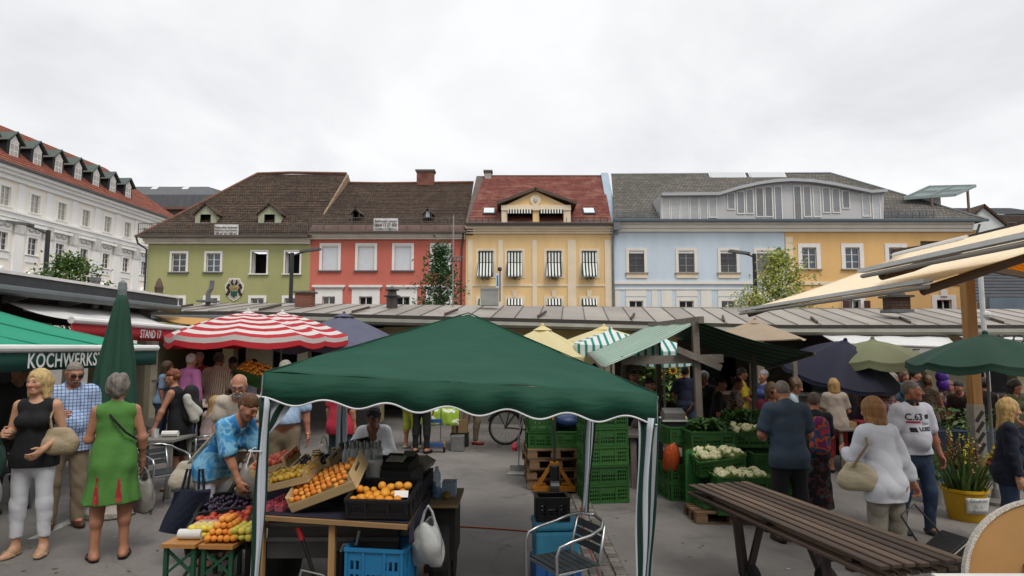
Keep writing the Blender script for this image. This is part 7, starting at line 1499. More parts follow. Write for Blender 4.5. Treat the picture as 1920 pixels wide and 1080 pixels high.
b = GD(300, 8.9); greens('box_hedge', 'low green box hedge beside the cafe chairs', (b.x + .1, b.y + .6, b.z + .1), .6, .4, .5, 500, .05, (0, 1), 41, 'hedge')
# scraps on the asphalt
rnd = random.Random(77); q = MB()
for i in range(140):
 p = G(rnd.uniform(20, 1900), rnd.uniform(830, 1075)); a = rnd.uniform(0, 6.3); l = rnd.uniform(.012, .04); u = Vector((math.cos(a), math.sin(a), rnd.uniform(0, .3))) * l; v = Vector((-math.sin(a), math.cos(a), 0)) * l * .4; c = p + Vector((0, 0, .006)); q.add([c - u, c - v, c + u, c + v], [(0, 1, 2, 3)], mi=rnd.choice((0, 0, 1, 1, 2)))
q.build('leaf_litter', [M('dry leaf', '#5c4a2c', .8, .3), M('green scrap', '#4a5c2c', .7, .3), M('paper white', '#c9c9c4')], kind='stuff', label='scattered leaf scraps and bits of paper on the asphalt')
# ================================================================ PEOPLE: smooth continuous bodies from blended round limbs
def surfnet(F, o, h):
 ins = F < 0; nx, ny, nz = F.shape
 c = ins[:-1, :-1, :-1].astype(np.int8)
 for dx in (0, 1):
  for dy in (0, 1):
   for dz in (0, 1):
    if dx + dy + dz: c = c + ins[dx:nx-1+dx, dy:ny-1+dy, dz:nz-1+dz]
 act = (c > 0) & (c < 8); idx = -np.ones(act.shape, np.int64); ii = np.argwhere(act); idx[act] = np.arange(len(ii))
 acc = np.zeros((len(ii), 3)); cnt = np.zeros(len(ii)); I, J, K = ii.T
 cor = [(a, b, d) for a in (0, 1) for b in (0, 1) for d in (0, 1)]; val = {q: F[I + q[0], J + q[1], K + q[2]] for q in cor}
 for a in cor:
  for ax in range(3):
   if a[ax]: continue
   b = tuple(1 if k == ax else a[k] for k in range(3)); fa, fb = val[a], val[b]; m = (fa < 0) != (fb < 0)
   t = np.where(m, fa / np.where(m, fa - fb, 1), 0); p = np.zeros((len(ii), 3)); p[:] = a; p[:, ax] = t; acc[m] += p[m]; cnt[m] += 1
 V = (ii + acc / cnt[:, None]) * h + o; Q = []
 for ax in range(3):
  u, v = (ax + 1) % 3, (ax + 2) % 3; s0 = [slice(None)] * 3; s1 = [slice(None)] * 3; s0[ax] = slice(0, -1); s1[ax] = slice(1, None); s0[u] = s1[u] = slice(1, -1); s0[v] = s1[v] = slice(1, -1)
  A, B = ins[tuple(s0)], ins[tuple(s1)]; e = np.argwhere(A != B)
  if not len(e): continue
  flip = A[tuple(e.T)]; e[:, u] += 1; e[:, v] += 1; q = []
  for du, dv in ((-1, -1), (0, -1), (0, 0), (-1, 0)):
   g = e.copy(); g[:, u] += du; g[:, v] += dv; q.append(idx[g[:, 0], g[:, 1], g[:, 2]])
  q = np.stack(q, 1); q[~flip] = q[~flip][:, ::-1]; Q.append(q)
 return V, np.concatenate(Q) if Q else np.zeros((0, 4), int)
def arr(v): return np.array(v, float)
class SDF:
 def __init__(s): s.p = []; s.cuts = []; s.jag = 0
 def rc(s, a, b, ra, rb=None, k=.02, q=1.0, dep=None, op=1):
  s.p.append(('c', arr(a), arr(b), ra, ra if rb is None else rb, k, q, None if dep is None else arr(dep), op)); return s
 def el(s, c, r, k=.02, Rm=None, op=1):
  s.p.append(('e', arr(c), arr(r), np.eye(3) if Rm is None else arr(Rm), k, op)); return s
 def cut(s, p, n): s.cuts.append((arr(p), arr(n) / np.linalg.norm(n))); return s     # removes the side n points to
 def mesh(s, h, wr=0.0, seed=0, wf=22.0, extra=None):
  lo = np.full(3, 9.); hi = -lo
  for p in s.p:
   if p[-1] < 0: continue
   pts, r = ((p[1], p[2]), max(p[3], p[4])) if p[0] == 'c' else ((p[1],), max(p[2]))
   for x in pts: lo = np.minimum(lo, x - r - .03); hi = np.maximum(hi, x + r + .03)
  lo -= 3 * h; n = np.ceil((hi + 3 * h - lo) / h).astype(int) + 1; ax = [lo[i] + h * np.arange(n[i]) for i in range(3)]; F = np.full(n, .3, np.float32)
  for p in s.p:
   if p[0] == 'c': _, a, b, ra, rb, k, q, dep, op = p; l = np.minimum(a, b) - max(ra, rb) - k * 1.5 - 2 * h; u = np.maximum(a, b) + max(ra, rb) + k * 1.5 + 2 * h
   else: _, c, rr, Rm, k, op = p; l = c - max(rr) - k * 1.5 - 2 * h; u = c + max(rr) + k * 1.5 + 2 * h
   i0 = np.maximum(0, np.floor((l - lo) / h).astype(int)); i1 = np.minimum(n, np.ceil((u - lo) / h).astype(int) + 1); sl = tuple(slice(x, y) for x, y in zip(i0, i1))
   X, Y, Z = ax[0][sl[0]][:, None, None], ax[1][sl[1]][None, :, None], ax[2][sl[2]][None, None, :]
   if p[0] == 'c':
    d = b - a; L2 = d @ d + 1e-9; t = np.clip(((X - a[0]) * d[0] + (Y - a[1]) * d[1] + (Z - a[2]) * d[2]) / L2, 0, 1); w0, w1, w2 = X - a[0] - t * d[0], Y - a[1] - t * d[1], Z - a[2] - t * d[2]
    if dep is not None:
     dd = (w0 * dep[0] + w1 * dep[1] + w2 * dep[2]) * (1 / q - 1); w0, w1, w2 = w0 + dd * dep[0], w1 + dd * dep[1], w2 + dd * dep[2]
    D = np.sqrt(w0 * w0 + w1 * w1 + w2 * w2) - (ra + (rb - ra) * t)
    if dep is not None: D = D * min(1, q + .15)
   else:
    w0, w1, w2 = X - c[0], Y - c[1], Z - c[2]; e = [(w0 * Rm[0][j] + w1 * Rm[1][j] + w2 * Rm[2][j]) / rr[j] for j in range(3)]; D = (np.sqrt(e[0] ** 2 + e[1] ** 2 + e[2] ** 2) - 1) * min(rr)
   G_ = F[sl]
   if op > 0: m = np.maximum(k - np.abs(G_ - D), 0) / k; F[sl] = np.minimum(G_, D) - m * m * k * .25
   else: m = np.maximum(k - np.abs(G_ + D), 0) / k; F[sl] = np.maximum(G_, -D) + m * m * k * .25
  X, Y, Z = ax[0][:, None, None], ax[1][None, :, None], ax[2][None, None, :]
  if wr:
   rn = np.random.RandomState(seed); W_ = 0
   for i in range(4):
    kv = rn.normal(0, 1, 3) * wf * (.6 + .35 * i); kv[2] *= .8; W_ = W_ + (1.2 - 2.2 * np.abs(np.sin(.5 * (kv[0] * X + kv[1] * Y + kv[2] * Z) + rn.uniform(0, 6) + .8 * np.sin(Z * 9 + X * 11)))) / (1 + .4 * i)
   F = F + (wr * .5 * W_).astype(np.float32)
  if extra is not None: F = extra(F, X, Y, Z)
  jag = s.jag * (np.sin(X * 300 + Y * 90) + np.sin(Y * 310 + Z * 170)) if s.jag else 0
  for p, nn in s.cuts: F = np.maximum(F, (X - p[0]) * nn[0] + (Y - p[1]) * nn[1] + (Z - p[2]) * nn[2] + jag)
  F[0], F[-1], F[:, 0], F[:, -1], F[:, :, 0], F[:, :, -1] = .3, .3, .3, .3, .3, .3
  return surfnet(F, lo, h)
def np_obj(name, V, Q, mat, parent=None):
 me = bpy.data.meshes.new(name); n = len(Q); me.vertices.add(len(V)); me.vertices.foreach_set('co', V.astype(np.float32).ravel()); me.loops.add(n * 4); me.loops.foreach_set('vertex_index', Q.astype(np.int32).ravel())
 me.polygons.add(n); me.polygons.foreach_set('loop_start', np.arange(0, n * 4, 4, dtype=np.int32)); me.polygons.foreach_set('use_smooth', np.ones(n, bool)); me.materials.append(mat); me.update(calc_edges=True); me.validate()
 o = bpy.data.objects.new(name, me); COL.objects.link(o)
 if parent is not None: o.parent = parent
 return o
def make_skin():
 m, t, b, o, N = NT('skin'); a = N('ShaderNodeAttribute', attribute_name='tone'); n1 = N('ShaderNodeTexNoise'); n1.inputs['Scale'].default_value = 25; n1.inputs['Detail'].default_value = 4; tcn = N('ShaderNodeTexCoord'); t.links.new(tcn.outputs['Object'], n1.inputs['Vector'])
 mr = N('ShaderNodeMapRange'); mr.inputs[3].default_value = .82; mr.inputs[4].default_value = 1.15; t.links.new(n1.outputs[0], mr.inputs[0]); mu = N('ShaderNodeMix', data_type='RGBA', blend_type='MULTIPLY'); mu.inputs[0].default_value = 1; t.links.new(a.outputs['Color'], mu.inputs[6]); t.links.new(mr.outputs[0], mu.inputs[7]); t.links.new(mu.outputs[2], b.inputs['Base Color'])
 b.inputs['Roughness'].default_value = .5; b.inputs['Specular IOR Level'].default_value = .35; b.inputs['Subsurface Weight'].default_value = .08; b.inputs['Subsurface Radius'].default_value = (.02, .008, .005); b.inputs['Subsurface Scale'].default_value = .3; return m
SKIN = make_skin()
def hairm(c): return M('hair ' + c, c, .5, .35, 40, .6, 90, stretch=(1, 1, .18), spec=.35)
def cl(c, rough=.85, var=.1): return M('cloth ' + c, c, rough, var, 7, .25, 120)
def unit(v): v = arr(v); return v / np.linalg.norm(v)
def rx(a): c, s = math.cos(a), math.sin(a); return np.array([[1, 0, 0], [0, c, -s], [0, s, c]])
def ry(a): c, s = math.cos(a), math.sin(a); return np.array([[c, 0, s], [0, 1, 0], [-s, 0, c]])
def rzz(a): c, s = math.cos(a), math.sin(a); return np.array([[c, -s, 0], [s, c, 0], [0, 0, 1]])
HANG = lambda s: ((s * .14, .02, -1), (s * .06, -.18, -1), .35)
SEED = [0]
def person(label, loc, face=0, H=1.70, sex='m', g=1.0, lean=0, side=0, twist=0, head=(0, 0), L=None, Rr=None, legs=None, top=None, bottom=None, dress=None, shoes='#2a2320', hair=('short', '#5a4634'), skin='#b9876a', h=.012, belly=0.0, glasses=None, beard=None, group='people at the market', sit=False, cat='person', sandals=False):
 """facing -y at face=0; +x is the person's left side"""
 g = .40 + .54 * g; SEED[0] += 1; sd = SEED[0]; k = H / 1.70; fem = sex == 'f'; Tl = rzz(R(twist)) @ ry(R(side)) @ rx(R(lean)); Tp = ry(R(side) * .4) @ rx(R(lean) * .35); sk = arr(lin(skin))
 v = lambda T, x, y, z: T @ arr((x, y, z)) * k
 shw = .158 if fem else .182
 J = {'pel': arr((0, 0, 0.)), 'waist': v(Tp, 0, 0, .13)}
 up = lambda x, y, z: J['waist'] + v(Tl, x, y, z - .13)
 J['chest'] = up(0, 0, .33); J['neck'] = up(0, .012, .515)
 for s, n in ((1, 'L'), (-1, 'R')): J['sh' + n] = up(s * shw, .005, .465)
 Rh = rzz(R(head[0])) @ rx(R(lean * .45 + head[1])); J['head'] = J['neck'] + Rh @ arr((0, -.022, .172)) * k
 arms = {'L': L or HANG(1), 'R': Rr or HANG(-1)}
 for n in 'LR':
  ua, fa, curl = arms[n]; J['el' + n] = J['sh' + n] + unit(ua) * .275 * k; J['wr' + n] = J['el' + n] + unit(fa) * .245 * k
 lg = legs or {'L': ((.05, -.01, -1), (.02, .05, -1)), 'R': ((-.05, .01, -1), (-.02, .04, -1))}
 for s, n in ((1, 'L'), (-1, 'R')):
  J['hip' + n] = v(Tp, s * .088, 0, -.02); J['kn' + n] = J['hip' + n] + unit(lg[n][0]) * .415 * k; J['an' + n] = J['kn' + n] + unit(lg[n][1]) * .40 * k
 dz = min(J['anL'][2], J['anR'][2]) - .075 * k
 for q in J: J[q] = J[q] - arr((0, 0, dz))
 dpt = Tl @ arr((0, 1, 0)); dpp = Tp @ arr((0, 1, 0)); W_ = J['waist']; up = lambda x, y, z: W_ + v(Tl, x, y, z - .13); lp = lambda x, y, z: J['pel'] + v(Tp, x, y, z)
 def torso(S, i, full=True):
  r = lambda a: (a * g) * k + i
  S.rc(lp(0, .0, -.03), lp(0, 0, .06), r(.158 if fem else .150), r(.142), .05, .72, dpp); S.rc(lp(0, 0, .06), up(0, -.005, .2), r(.138), r(.118 if fem else .136), .05, .72, dpt)
  S.rc(up(0, -.005, .2), up(0, -.005, .36), r(.12 if fem else .138), r(.142 if fem else .158), .05, .66, dpt); S.rc(up(0, 0, .34), up(0, .005, .43), r(.14 if fem else .155), r(.10), .05, .62, dpt)
  S.rc(up(-shw * .8, .008, .455), up(shw * .8, .008, .455), .056 * k + i, None, .05); S.rc(up(0, .015, .44), up(0, .012, .53), .066 * k + i, .05 * k + i * .5, .05)
  for s in (-1, 1): S.el(lp(s * .075, .065, -.04), arr((.085, .075, .09)) * k * g + i, .05, Tp)
  if fem:
   for s in (-1, 1): S.el(up(s * .068, -.088, .325), arr((.062, .055, .062)) * k * (.6 + .4 * g) + i, .04, Tl)
  if belly: S.el(up(0, -.07, .14), arr((.135, .10 + belly * .5, .14)) * k * g + i * .5, .07, Tl)
 def arm(S, n, i, u=2.0, bag=0.0):
  a, b, c = J['sh' + n], J['el' + n], J['wr' + n]; r = lambda x: x * k * (.55 + .45 * g) + i; f = min(1, u)
  S.rc(a, a + (b - a) * f, r(.052 if not fem else .046), r(.052 - .012 * f if not fem else .046 - .01 * f) + bag * f, .04)
  if u > 1: f = min(1, u - 1); S.rc(b, b + (c - b) * f, r(.04 if not fem else .036), r(.041 - .013 * f if not fem else .037 - .011 * f) + bag * .5, .03); S.rc(b + (c - b) * .05, b + (c - b) * min(.4, f), r(.038), r(.036), .03) if f > .3 else None
 def leg(S, n, i, u=2.0, flare=0.0):
  a, b, c = J['hip' + n], J['kn' + n], J['an' + n]; gg = .5 + .5 * g; r = lambda x: x * k * gg + i; f = min(1, u)
  S.rc(a, a + (b - a) * f, r(.088), r(.088 - .031 * f) + (flare if u <= 1 else 0), .05)
  if u > 1:
   f = min(1, u - 1); S.rc(b, b + (c - b) * f, r(.055), r(.055 - .019 * f) + flare, .04)
   if f > .4: m = b + (c - b) * .3 + arr((0, .018, 0)) * k; S.rc(b + (c - b) * .12, m, r(.046), r(.050), .04)
 def foot(S, n, i, s):
  c = J['an' + n]; d = unit((s * .18, -1, 0)) * k; S.rc(c + d * -.035 + arr((0, 0, -.035)) * k, c + d * .05 + arr((0, 0, -.03)) * k, .034 * k + i, .034 * k + i, .03); S.rc(c + d * .05 + arr((0, 0, -.035)) * k, c + d * .155 + arr((0, 0, -.05)) * k, .033 * k + i, .024 * k + i, .03); S.rc(c, c + arr((0, 0, -.03)) * k, .036 * k + i, .036 * k + i, .03); S.el(c + d * .10 + arr((0, 0, -.05)) * k, arr((.042, .055, .022)) * k + i, .02)
 B = SDF(); torso(B, 0)
 hd = lambda x, y, z: J['head'] + Rh @ arr((x, y, z)) * k
 B.rc(up(0, .012, .47), hd(0, .018, -.07), .054 * k if not fem else .046 * k, .052 * k if not fem else .044 * k, .03)
 B.el(hd(0, .012, .008), arr((.073, .093, .094)) * k, .02, Rh); B.el(hd(0, -.028, -.042), arr((.057, .060, .074)) * k, .03, Rh); B.el(hd(0, -.068, -.098), arr((.024, .02, .02)) * k, .025, Rh)
 for s in (-1, 1):
  B.rc(hd(s * .05, .005, -.06), hd(s * .012, -.06, -.102), .02 * k, .018 * k, .025); B.el(hd(s * .038, -.064, -.032), arr((.024, .02, .022)) * k, .025, Rh); B.el(hd(s * .076, .012, -.018), arr((.011, .02, .031)) * k, .012, Rh); B.rc(hd(s * .012, -.085, .014), hd(s * .045, -.072, .014), .011 * k, .009 * k, .016)
  B.el(hd(s * .031, -.094, -.008), arr((.017, .012, .011)) * k, .012, Rh, -1); B.el(hd(s * .031, -.078, -.008), arr((.013, .011, .010)) * k, .004, Rh)
 B.rc(hd(0, -.088, .004), hd(0, -.112, -.040), .009 * k, .0125 * k, .012); B.rc(hd(-.013, -.098, -.043), hd(.013, -.098, -.043), .008 * k, None, .008); B.rc(hd(-.018, -.086, -.073), hd(.018, -.086, -.073), .007 * k, None, .008); B.rc(hd(-.015, -.086, -.083), hd(.015, -.086, -.083), .0075 * k, None, .008)
 for s, n in ((1, 'L'), (-1, 'R')):
  arm(B, n, 0); leg(B, n, 0); foot(B, n, 0, s)
  d = unit(arms[n][1]); curl = arms[n][2]; pn = arr((-s, 0, 0)) - d * (d @ arr((-s, 0, 0)))
  if np.linalg.norm(pn) < .25: pn = arr((0, 0, -1)) - d * (d @ arr((0, 0, -1)))
  pn = unit(pn); bx = np.cross(d, pn); ref = arr((0, -.75, .66)); bx = bx if bx @ ref > 0 else -bx; w = J['wr' + n]; pc = w + d * .05 * k
  fm = np.stack([bx, d, pn], 1); B.rc(w, pc, .027 * k, .026 * k, .02); B.el(pc + d * .012 * k, arr((.040, .050, .017)) * k, .015, fm)
  for fi, (off, ln) in enumerate(((.029, .070), (.010, .079), (-.010, .073), (-.029, .056))):
   b0 = pc + d * .045 * k + bx * off * k; a1 = curl * .9; d1 = unit(d * math.cos(a1) + pn * math.sin(a1) + bx * off * 2.0); m1 = b0 + d1 * ln * .52 * k; a2 = curl * 2.1; d2 = unit(d * math.cos(a2) + pn * math.sin(a2)); B.rc(b0, m1, .0092 * k, .0086 * k, .006); B.rc(m1, m1 + d2 * ln * .5 * k, .0086 * k, .0075 * k, .004)
  t0 = pc + bx * .03 * k - d * .015 * k; t1 = t0 + unit(bx * .75 + d * .75 + pn * .25) * .038 * k; B.rc(t0, t1, .013 * k, .011 * k, .01); B.rc(t1, t1 + unit(bx * .2 + d * .9 + pn * (.3 + curl * .4)) * .034 * k, .0105 * k, .0085 * k, .005)
 V, Q = B.mesh(h)
 body = np_obj('person', V, Q, SKIN); hl = (V - J['head']) @ Rh / k; x, y, z = np.abs(hl[:, 0]), hl[:, 1], hl[:, 2]; C = np.tile(sk, (len(V), 1)); fr = (y < -.045) & (np.abs(z) < .14) & (x < .1); hc = arr(lin(hair[1])) if hair else sk * .5
 C[fr & (x < .03) & (z < -.03) & (z > -.055)] *= (1.04, .9, .86); C[fr & (x > .02) & (x < .055) & (z < -.02) & (z > -.055)] *= (1.05, .86, .82)
 C[fr & (np.abs(z - .02) < .0065) & (x > .011) & (x < .05)] = hc * .5 + sk * .15; e = fr & (((x - .031) / .0165) ** 2 + ((z + .008) / .0075) ** 2 < 1); C[e] = (.28, .24, .22); e = fr & (((x - .031) / .0085) ** 2 + ((z + .008) / .0075) ** 2 < 1); C[e] = (.03, .025, .02)
 C[fr & ((x / .025) ** 2 + ((z + .078) / .0095) ** 2 < 1)] = sk * arr((.85, .5, .5)) if fem else sk * arr((.8, .6, .58))
 at = body.data.attributes.new('tone', 'FLOAT_COLOR', 'POINT'); at.data.foreach_set('color', np.concatenate([C, np.ones((len(C), 1))], 1).astype(np.float32).ravel())
 tag(body, label, cat, group, None, None, loc, R(face))
 if top or dress:
  t = top or dress; S = SDF(); lo = t.get('loose', .012); lo = max(lo, bottom.get('loose', .010) + .007) if bottom and t.get('hem', -.06) < .05 else lo; torso(S, lo); sv = t.get('sleeve', .55); hem = t.get('hem', -.06)
  S.rc(lp(0, 0, .12), lp(0, 0, hem - .05), (.145 * g) * k + lo, (.152 * g) * k + lo + t.get('flare', 0), .06, .74, dpp)
  for n in 'LR':
   if bottom and not bottom.get('skirt') and hem < .05: leg(S, n, lo + .010, .45)
   if sv > 0: arm(S, n, lo * .9 + .004, sv, t.get('bag', .012))
  for n, s in (('L', 1), ('R', -1)):
   a, b, c = J['sh' + n], J['el' + n], J['wr' + n]
   if sv <= 0: d = unit((s * 1.0, 0, -.12 if not t.get('halter') else .30)); S.el(a + arr((s * (.055 if not t.get('halter') else .03), 0, .0)) * k, arr((.055, .09, .14)) * k, .012, op=-1)
   elif sv <= 1: S.el(a + (b - a) * (sv + .30), arr((.07, .07, .07)) * k, .004, op=-1)
   else: S.el(b + (c - b) * (sv - 1 + .34), arr((.065, .065, .065)) * k, .004, op=-1)
  nk = t.get('neck', 0.0); S.rc(up(0, -.02 - nk * .5, .525), hd(0, 0, -.02), (.066 + nk * .35) * k, .09 * k, .01, op=-1)
  if nk: S.el(up(0, -.10, .485 - nk * .3), arr((.05 + nk * .4, .07, .06 + nk * .4)) * k, .012, op=-1)
  if dress:
   ln, fl = dress.get('len', .5), dress.get('sflare', .1); S.rc(lp(0, 0, .05), lp(0, -.01, -ln - .02), (.158 * g) * k + lo, (.158 * g) * k + lo + fl, .06, .8, dpp)
   def pleat(F, X, Y, Z, c=J['pel'], fl=fl):
    a = np.arctan2(Y - c[1], X - c[0]); w_ = np.clip((c[2] - .02 - Z) / .4, 0, 1); return F + (.014 * np.sin(a * 9 + 2 * np.sin(a * 2)) * w_).astype(np.float32)
   S.cut(lp(0, 0, -ln), (0, 0, -1)); V, Q = S.mesh(h, t.get('wr', .004), sd, 18, pleat)
  else: S.cut(lp(0, 0, hem), (0, 0, -1)); V, Q = S.mesh(h, t.get('wr', .007), sd)
  np_obj('dress' if dress else t.get('name', 'shirt'), V, Q, t['m'], body)
  if t.get('collar'):
   S = SDF(); S.rc(up(0, -.005, .475), up(0, -.012, .545), .074 * k, .068 * k, .01); S.rc(up(0, -.01, .44), hd(0, -.0, -.0), .060 * k, .060 * k, .004, op=-1); S.el(up(0, -.10, .53), arr((.022, .07, .05)) * k, .006, op=-1); V, Q = S.mesh(min(h, .010)); np_obj('collar', V, Q, t['collar'], body)
 if bottom:
  S = SDF(); lo = bottom.get('loose', .010); ln = bottom.get('len', 2); r = lambda a: a * g * k + lo
  S.rc(lp(0, 0, -.04), lp(0, 0, .08), r(.158 if fem else .15), r(.14), .05, .72, dpp)
  for s in (-1, 1): S.el(lp(s * .075, .065, -.04), arr((.085, .075, .09)) * k * g + lo, .05, Tp)
  if bottom.get('skirt'): S.rc(lp(0, 0, .05), lp(0, 0, -bottom['skirt']), r(.155), r(.155) + bottom.get('flare', .06), .05, .8, dpp); S.cut(lp(0, 0, -bottom['skirt'] + .02), (0, 0, -1))
  else:
   for n in 'LR':
    leg(S, n, lo, ln, bottom.get('flare', .006)); b, c = J['kn' + n], J['an' + n]; a = J['hip' + n]
    e = (b + (c - b) * (ln - 1)) if ln > 1 else a + (b - a) * ln
    dd = unit((c - b) if ln > 1 else (b - a)); S.el(e + dd * .09 * k, arr((.10, .10, .10)) * k * (.9 if ln > 1 else 1.0), .004, op=-1) if ln < 1.98 else None
  S.cut(lp(0, 0, .10), (0, 0, 1)); V, Q = S.mesh(h, bottom.get('wr', .005), sd + 50, 20); np_obj(bottom.get('name', 'skirt' if bottom.get('skirt') else 'trousers'), V, Q, bottom['m'], body)
  if bottom.get('belt'):
   S = SDF(); S.rc(lp(0, 0, .075), lp(0, 0, .105), r(.143) + .006, r(.14) + .006, .02, .72, dpp); S.cut(lp(0, 0, .112), (0, 0, 1)); S.cut(lp(0, 0, .07), (0, 0, -1)); V, Q = S.mesh(h); np_obj('belt', V, Q, bottom['belt'], body)
 if shoes:
  for s, n in ((1, 'L'), (-1, 'R')):
   S = SDF(); foot(S, n, .008 if not sandals else .009, s); c = J['an' + n]; S.cut(c + arr((0, 0, -.015 if not sandals else -.050)) * k, (0, 0, 1)); S.cut((0, 0, .001), (0, 0, -1)); V, Q = S.mesh(min(h, .011)); o = np_obj('sandal' if sandals else 'shoe', V, Q, shoes if not isinstance(shoes, str) else M('leather ' + shoes, shoes, .5, .15, 8), body)
   if sandals: d = unit((s * .18, -1, 0)) * k; MB().tube([c + d * .085 + arr((x_, 0, z_)) * k for x_, z_ in ((-.046, -.062), (-.03, -.02), (0, -.012), (.03, -.02), (.046, -.062))], .014, 6).tube([c + d * .02 + arr((x_, 0, z_)) * k for x_, z_ in ((-.04, -.055), (-.035, .0), (0, .0), (.035, .0), (.04, -.055))], .010, 6).build('strap', o.data.materials[0], o)
 if hair:
  st, hcol = hair[0], hair[1]; S = SDF(); hp = lambda x, y, z: arr((x, y, z)); hh = min(h, .009); wr = .004; wf = 60; S.jag = .004
  S.el(hp(0, .016, .014), (.0775, .097, .0975), .01)
  if st == 'short': S.el(hp(0, .02, .035), (.074, .09, .09), .02); wr = .006; S.cut(hp(0, -.088, .045), (0, -.62, -.78)); S.rc(hp(-.2, -.05, -.035), hp(.2, -.05, -.035), .062, None, .01, op=-1)
  elif st == 'buzz': S.p[-1] = ('e', arr((0, .014, .012)), arr((.0765, .0955, .0965)), np.eye(3), .01, 1); S.cut(hp(0, -.08, .055), (0, -.62, -.78)); S.rc(hp(-.2, -.055, -.03), hp(.2, -.055, -.03), .062, None, .01, op=-1); wr = .001
  elif st == 'ring': S.cut(hp(0, 0, .03), (0, -.35, 1)); S.cut(hp(0, -.02, 0), (0, -1, 0)); S.rc(hp(-.2, -.03, -.06), hp(.2, -.03, -.06), .05, None, .01, op=-1); wr = .002
  elif st == 'curly': S.el(hp(0, .03, .03), (.098, .105, .102), .02); S.el(hp(0, .06, -.02), (.088, .07, .085), .02); S.el(hp(0, -.115, -.04), (.066, .075, .085), .012, op=-1); wr = .012; wf = 45
  elif st in ('bob', 'long'):
   wr = .004
   z1 = {'bob': -.14, 'long': -.24}[st]
   S.el(hp(0, .02, .02), (.089, .106, .106), .02)
   for s in (-1, 1): S.rc(hp(s * .066, -.005, 0), hp(s * .074, .01, z1), .030, .026, .03)
   S.rc(hp(0, .07, 0), hp(0, .075, z1), .05, .045, .05); S.rc(hp(-.05, .06, 0), hp(-.05, .06, z1), .04, .036, .04); S.rc(hp(.05, .06, 0), hp(.05, .06, z1), .04, .036, .04); S.el(hp(0, -.125, -.045), (.058, .085, .095), .012, op=-1); wf = 50
  elif st == 'bun': S.cut(hp(0, -.088, .05), (0, -.62, -.78)); S.rc(hp(-.2, -.05, -.035), hp(.2, -.05, -.035), .060, None, .01, op=-1); S.el(hp(0, .105, .055), (.042, .036, .04), .015)
  V, Q = S.mesh(hh, wr, sd, wf); V = V * k @ Rh.T + J['head']; np_obj('hair', V, Q, hairm(hcol), body)
 if beard:
  S = SDF(); S.el((0, -.055, -.095), (.05, .045, .04), .02); S.rc((-.035, -.088, -.062), (.035, -.088, -.062), .011, None, .01) if beard[1] != 'chin' else None
  if beard[1] == 'moustache': S = SDF(); S.rc((-.028, -.092, -.068), (0, -.102, -.060), .008, .010, .01); S.rc((.028, -.092, -.068), (0, -.102, -.060), .008, .010, .01)
  V, Q = S.mesh(.008, .003, 3, 60); V = V * k @ Rh.T + J['head']; np_obj('moustache' if beard[1] == 'moustache' else 'beard', V, Q, hairm(beard[0]), body)
 if glasses:
  q = MB(); l = MB()
  for s in (-1, 1):
   ring = [hd(s * .032 + .024 * math.cos(a), -.104 + .010 * abs(math.cos(a)) * (s * math.cos(a) > 0), -.008 + .018 * math.sin(a)) for a in [i * math.pi / 8 for i in range(16)]]; q.tube(ring, .002, 5, closed=True); q.tube([hd(s * .056, -.095, -.004), hd(s * .078, -.04, -.002), hd(s * .078, .01, -.005)], .002, 5)
   if glasses == 'sun': l.add(ring, [tuple(range(16))]); l.add([p_ + Rh @ arr((0, .003, 0)) for p_ in ring], [tuple(range(15, -1, -1))])
  q.tube([hd(-.01, -.108, -.004), hd(.01, -.108, -.004)], .002, 5); go = q.build('glasses' if glasses != 'sun' else 'sunglasses', BLACKM, body)
  if glasses == 'sun': l.build('lens', M('sun lens', (.015, .012, .012), .1, .05, spec=.8), go)
 MW = Matrix.Translation(loc) @ Matrix.Rotation(R(face), 4, 'Z'); return body, {n: MW @ Vector(p_) for n, p_ in J.items()}, J
# ---------------------------------------------------------------- wardrobe
BLK = cl('#121215'); KHA = cl('#7d6f5a'); WHT = cl('#c4c6cc', .8, .04); NAVY = cl('#1a2034'); JEAN = M('denim', '#2a3a52', .85, .25, 12, .3, 150); DRK = cl('#1d1b1b')
def checks(name, base, a, b, w_=.035):
 m, t, bs, o, N = NT(name); tcn = N('ShaderNodeTexCoord'); sp = N('ShaderNodeSeparateXYZ'); t.links.new(tcn.outputs['Object'], sp.inputs[0]); cur = None
 for i, (ax, c) in enumerate(((0, a), (2, a), (1, b))):
  ma = N('ShaderNodeMath', operation='MULTIPLY'); ma.inputs[1].default_value = 1 / w_; t.links.new(sp.outputs[ax], ma.inputs[0]); fr = N('ShaderNodeMath', operation='FRACT'); t.links.new(ma.outputs[0], fr.inputs[0]); lt = N('ShaderNodeMath', operation='LESS_THAN'); lt.inputs[1].default_value = .3; t.links.new(fr.outputs[0], lt.inputs[0]); sc = N('ShaderNodeMath', operation='MULTIPLY'); sc.inputs[1].default_value = .7 if i < 2 else .25; t.links.new(lt.outputs[0], sc.inputs[0])
  mx_ = N('ShaderNodeMix', data_type='RGBA'); t.links.new(sc.outputs[0], mx_.inputs[0]); mx_.inputs[7].default_value = col(c) + (1,)
  if cur is None: mx_.inputs[6].default_value = col(base) + (1,)
  else: t.links.new(cur, mx_.inputs[6])
  cur = mx_.outputs[2]
 t.links.new(cur, bs.inputs['Base Color']); bs.inputs['Roughness'].default_value = .85; MATS[name] = m; return m
BLUECHK = checks('blue checked cotton', '#aebfd6', '#3b5f9a', '#22386a'); PLAID = checks('red plaid cotton', '#a78a8a', '#7d3a3f', '#4a3038', .05)
GDRESS = M('green linen', '#4a7a36', .85, .12, 5, .3, 90); BATIK = Mpatch('blue batik', [(0, '#1d5f9a'), (.42, '#3a86b8'), (.52, '#7fb4cf'), (.60, '#2a74ae')], 9, .85, 4, interp='LINEAR')
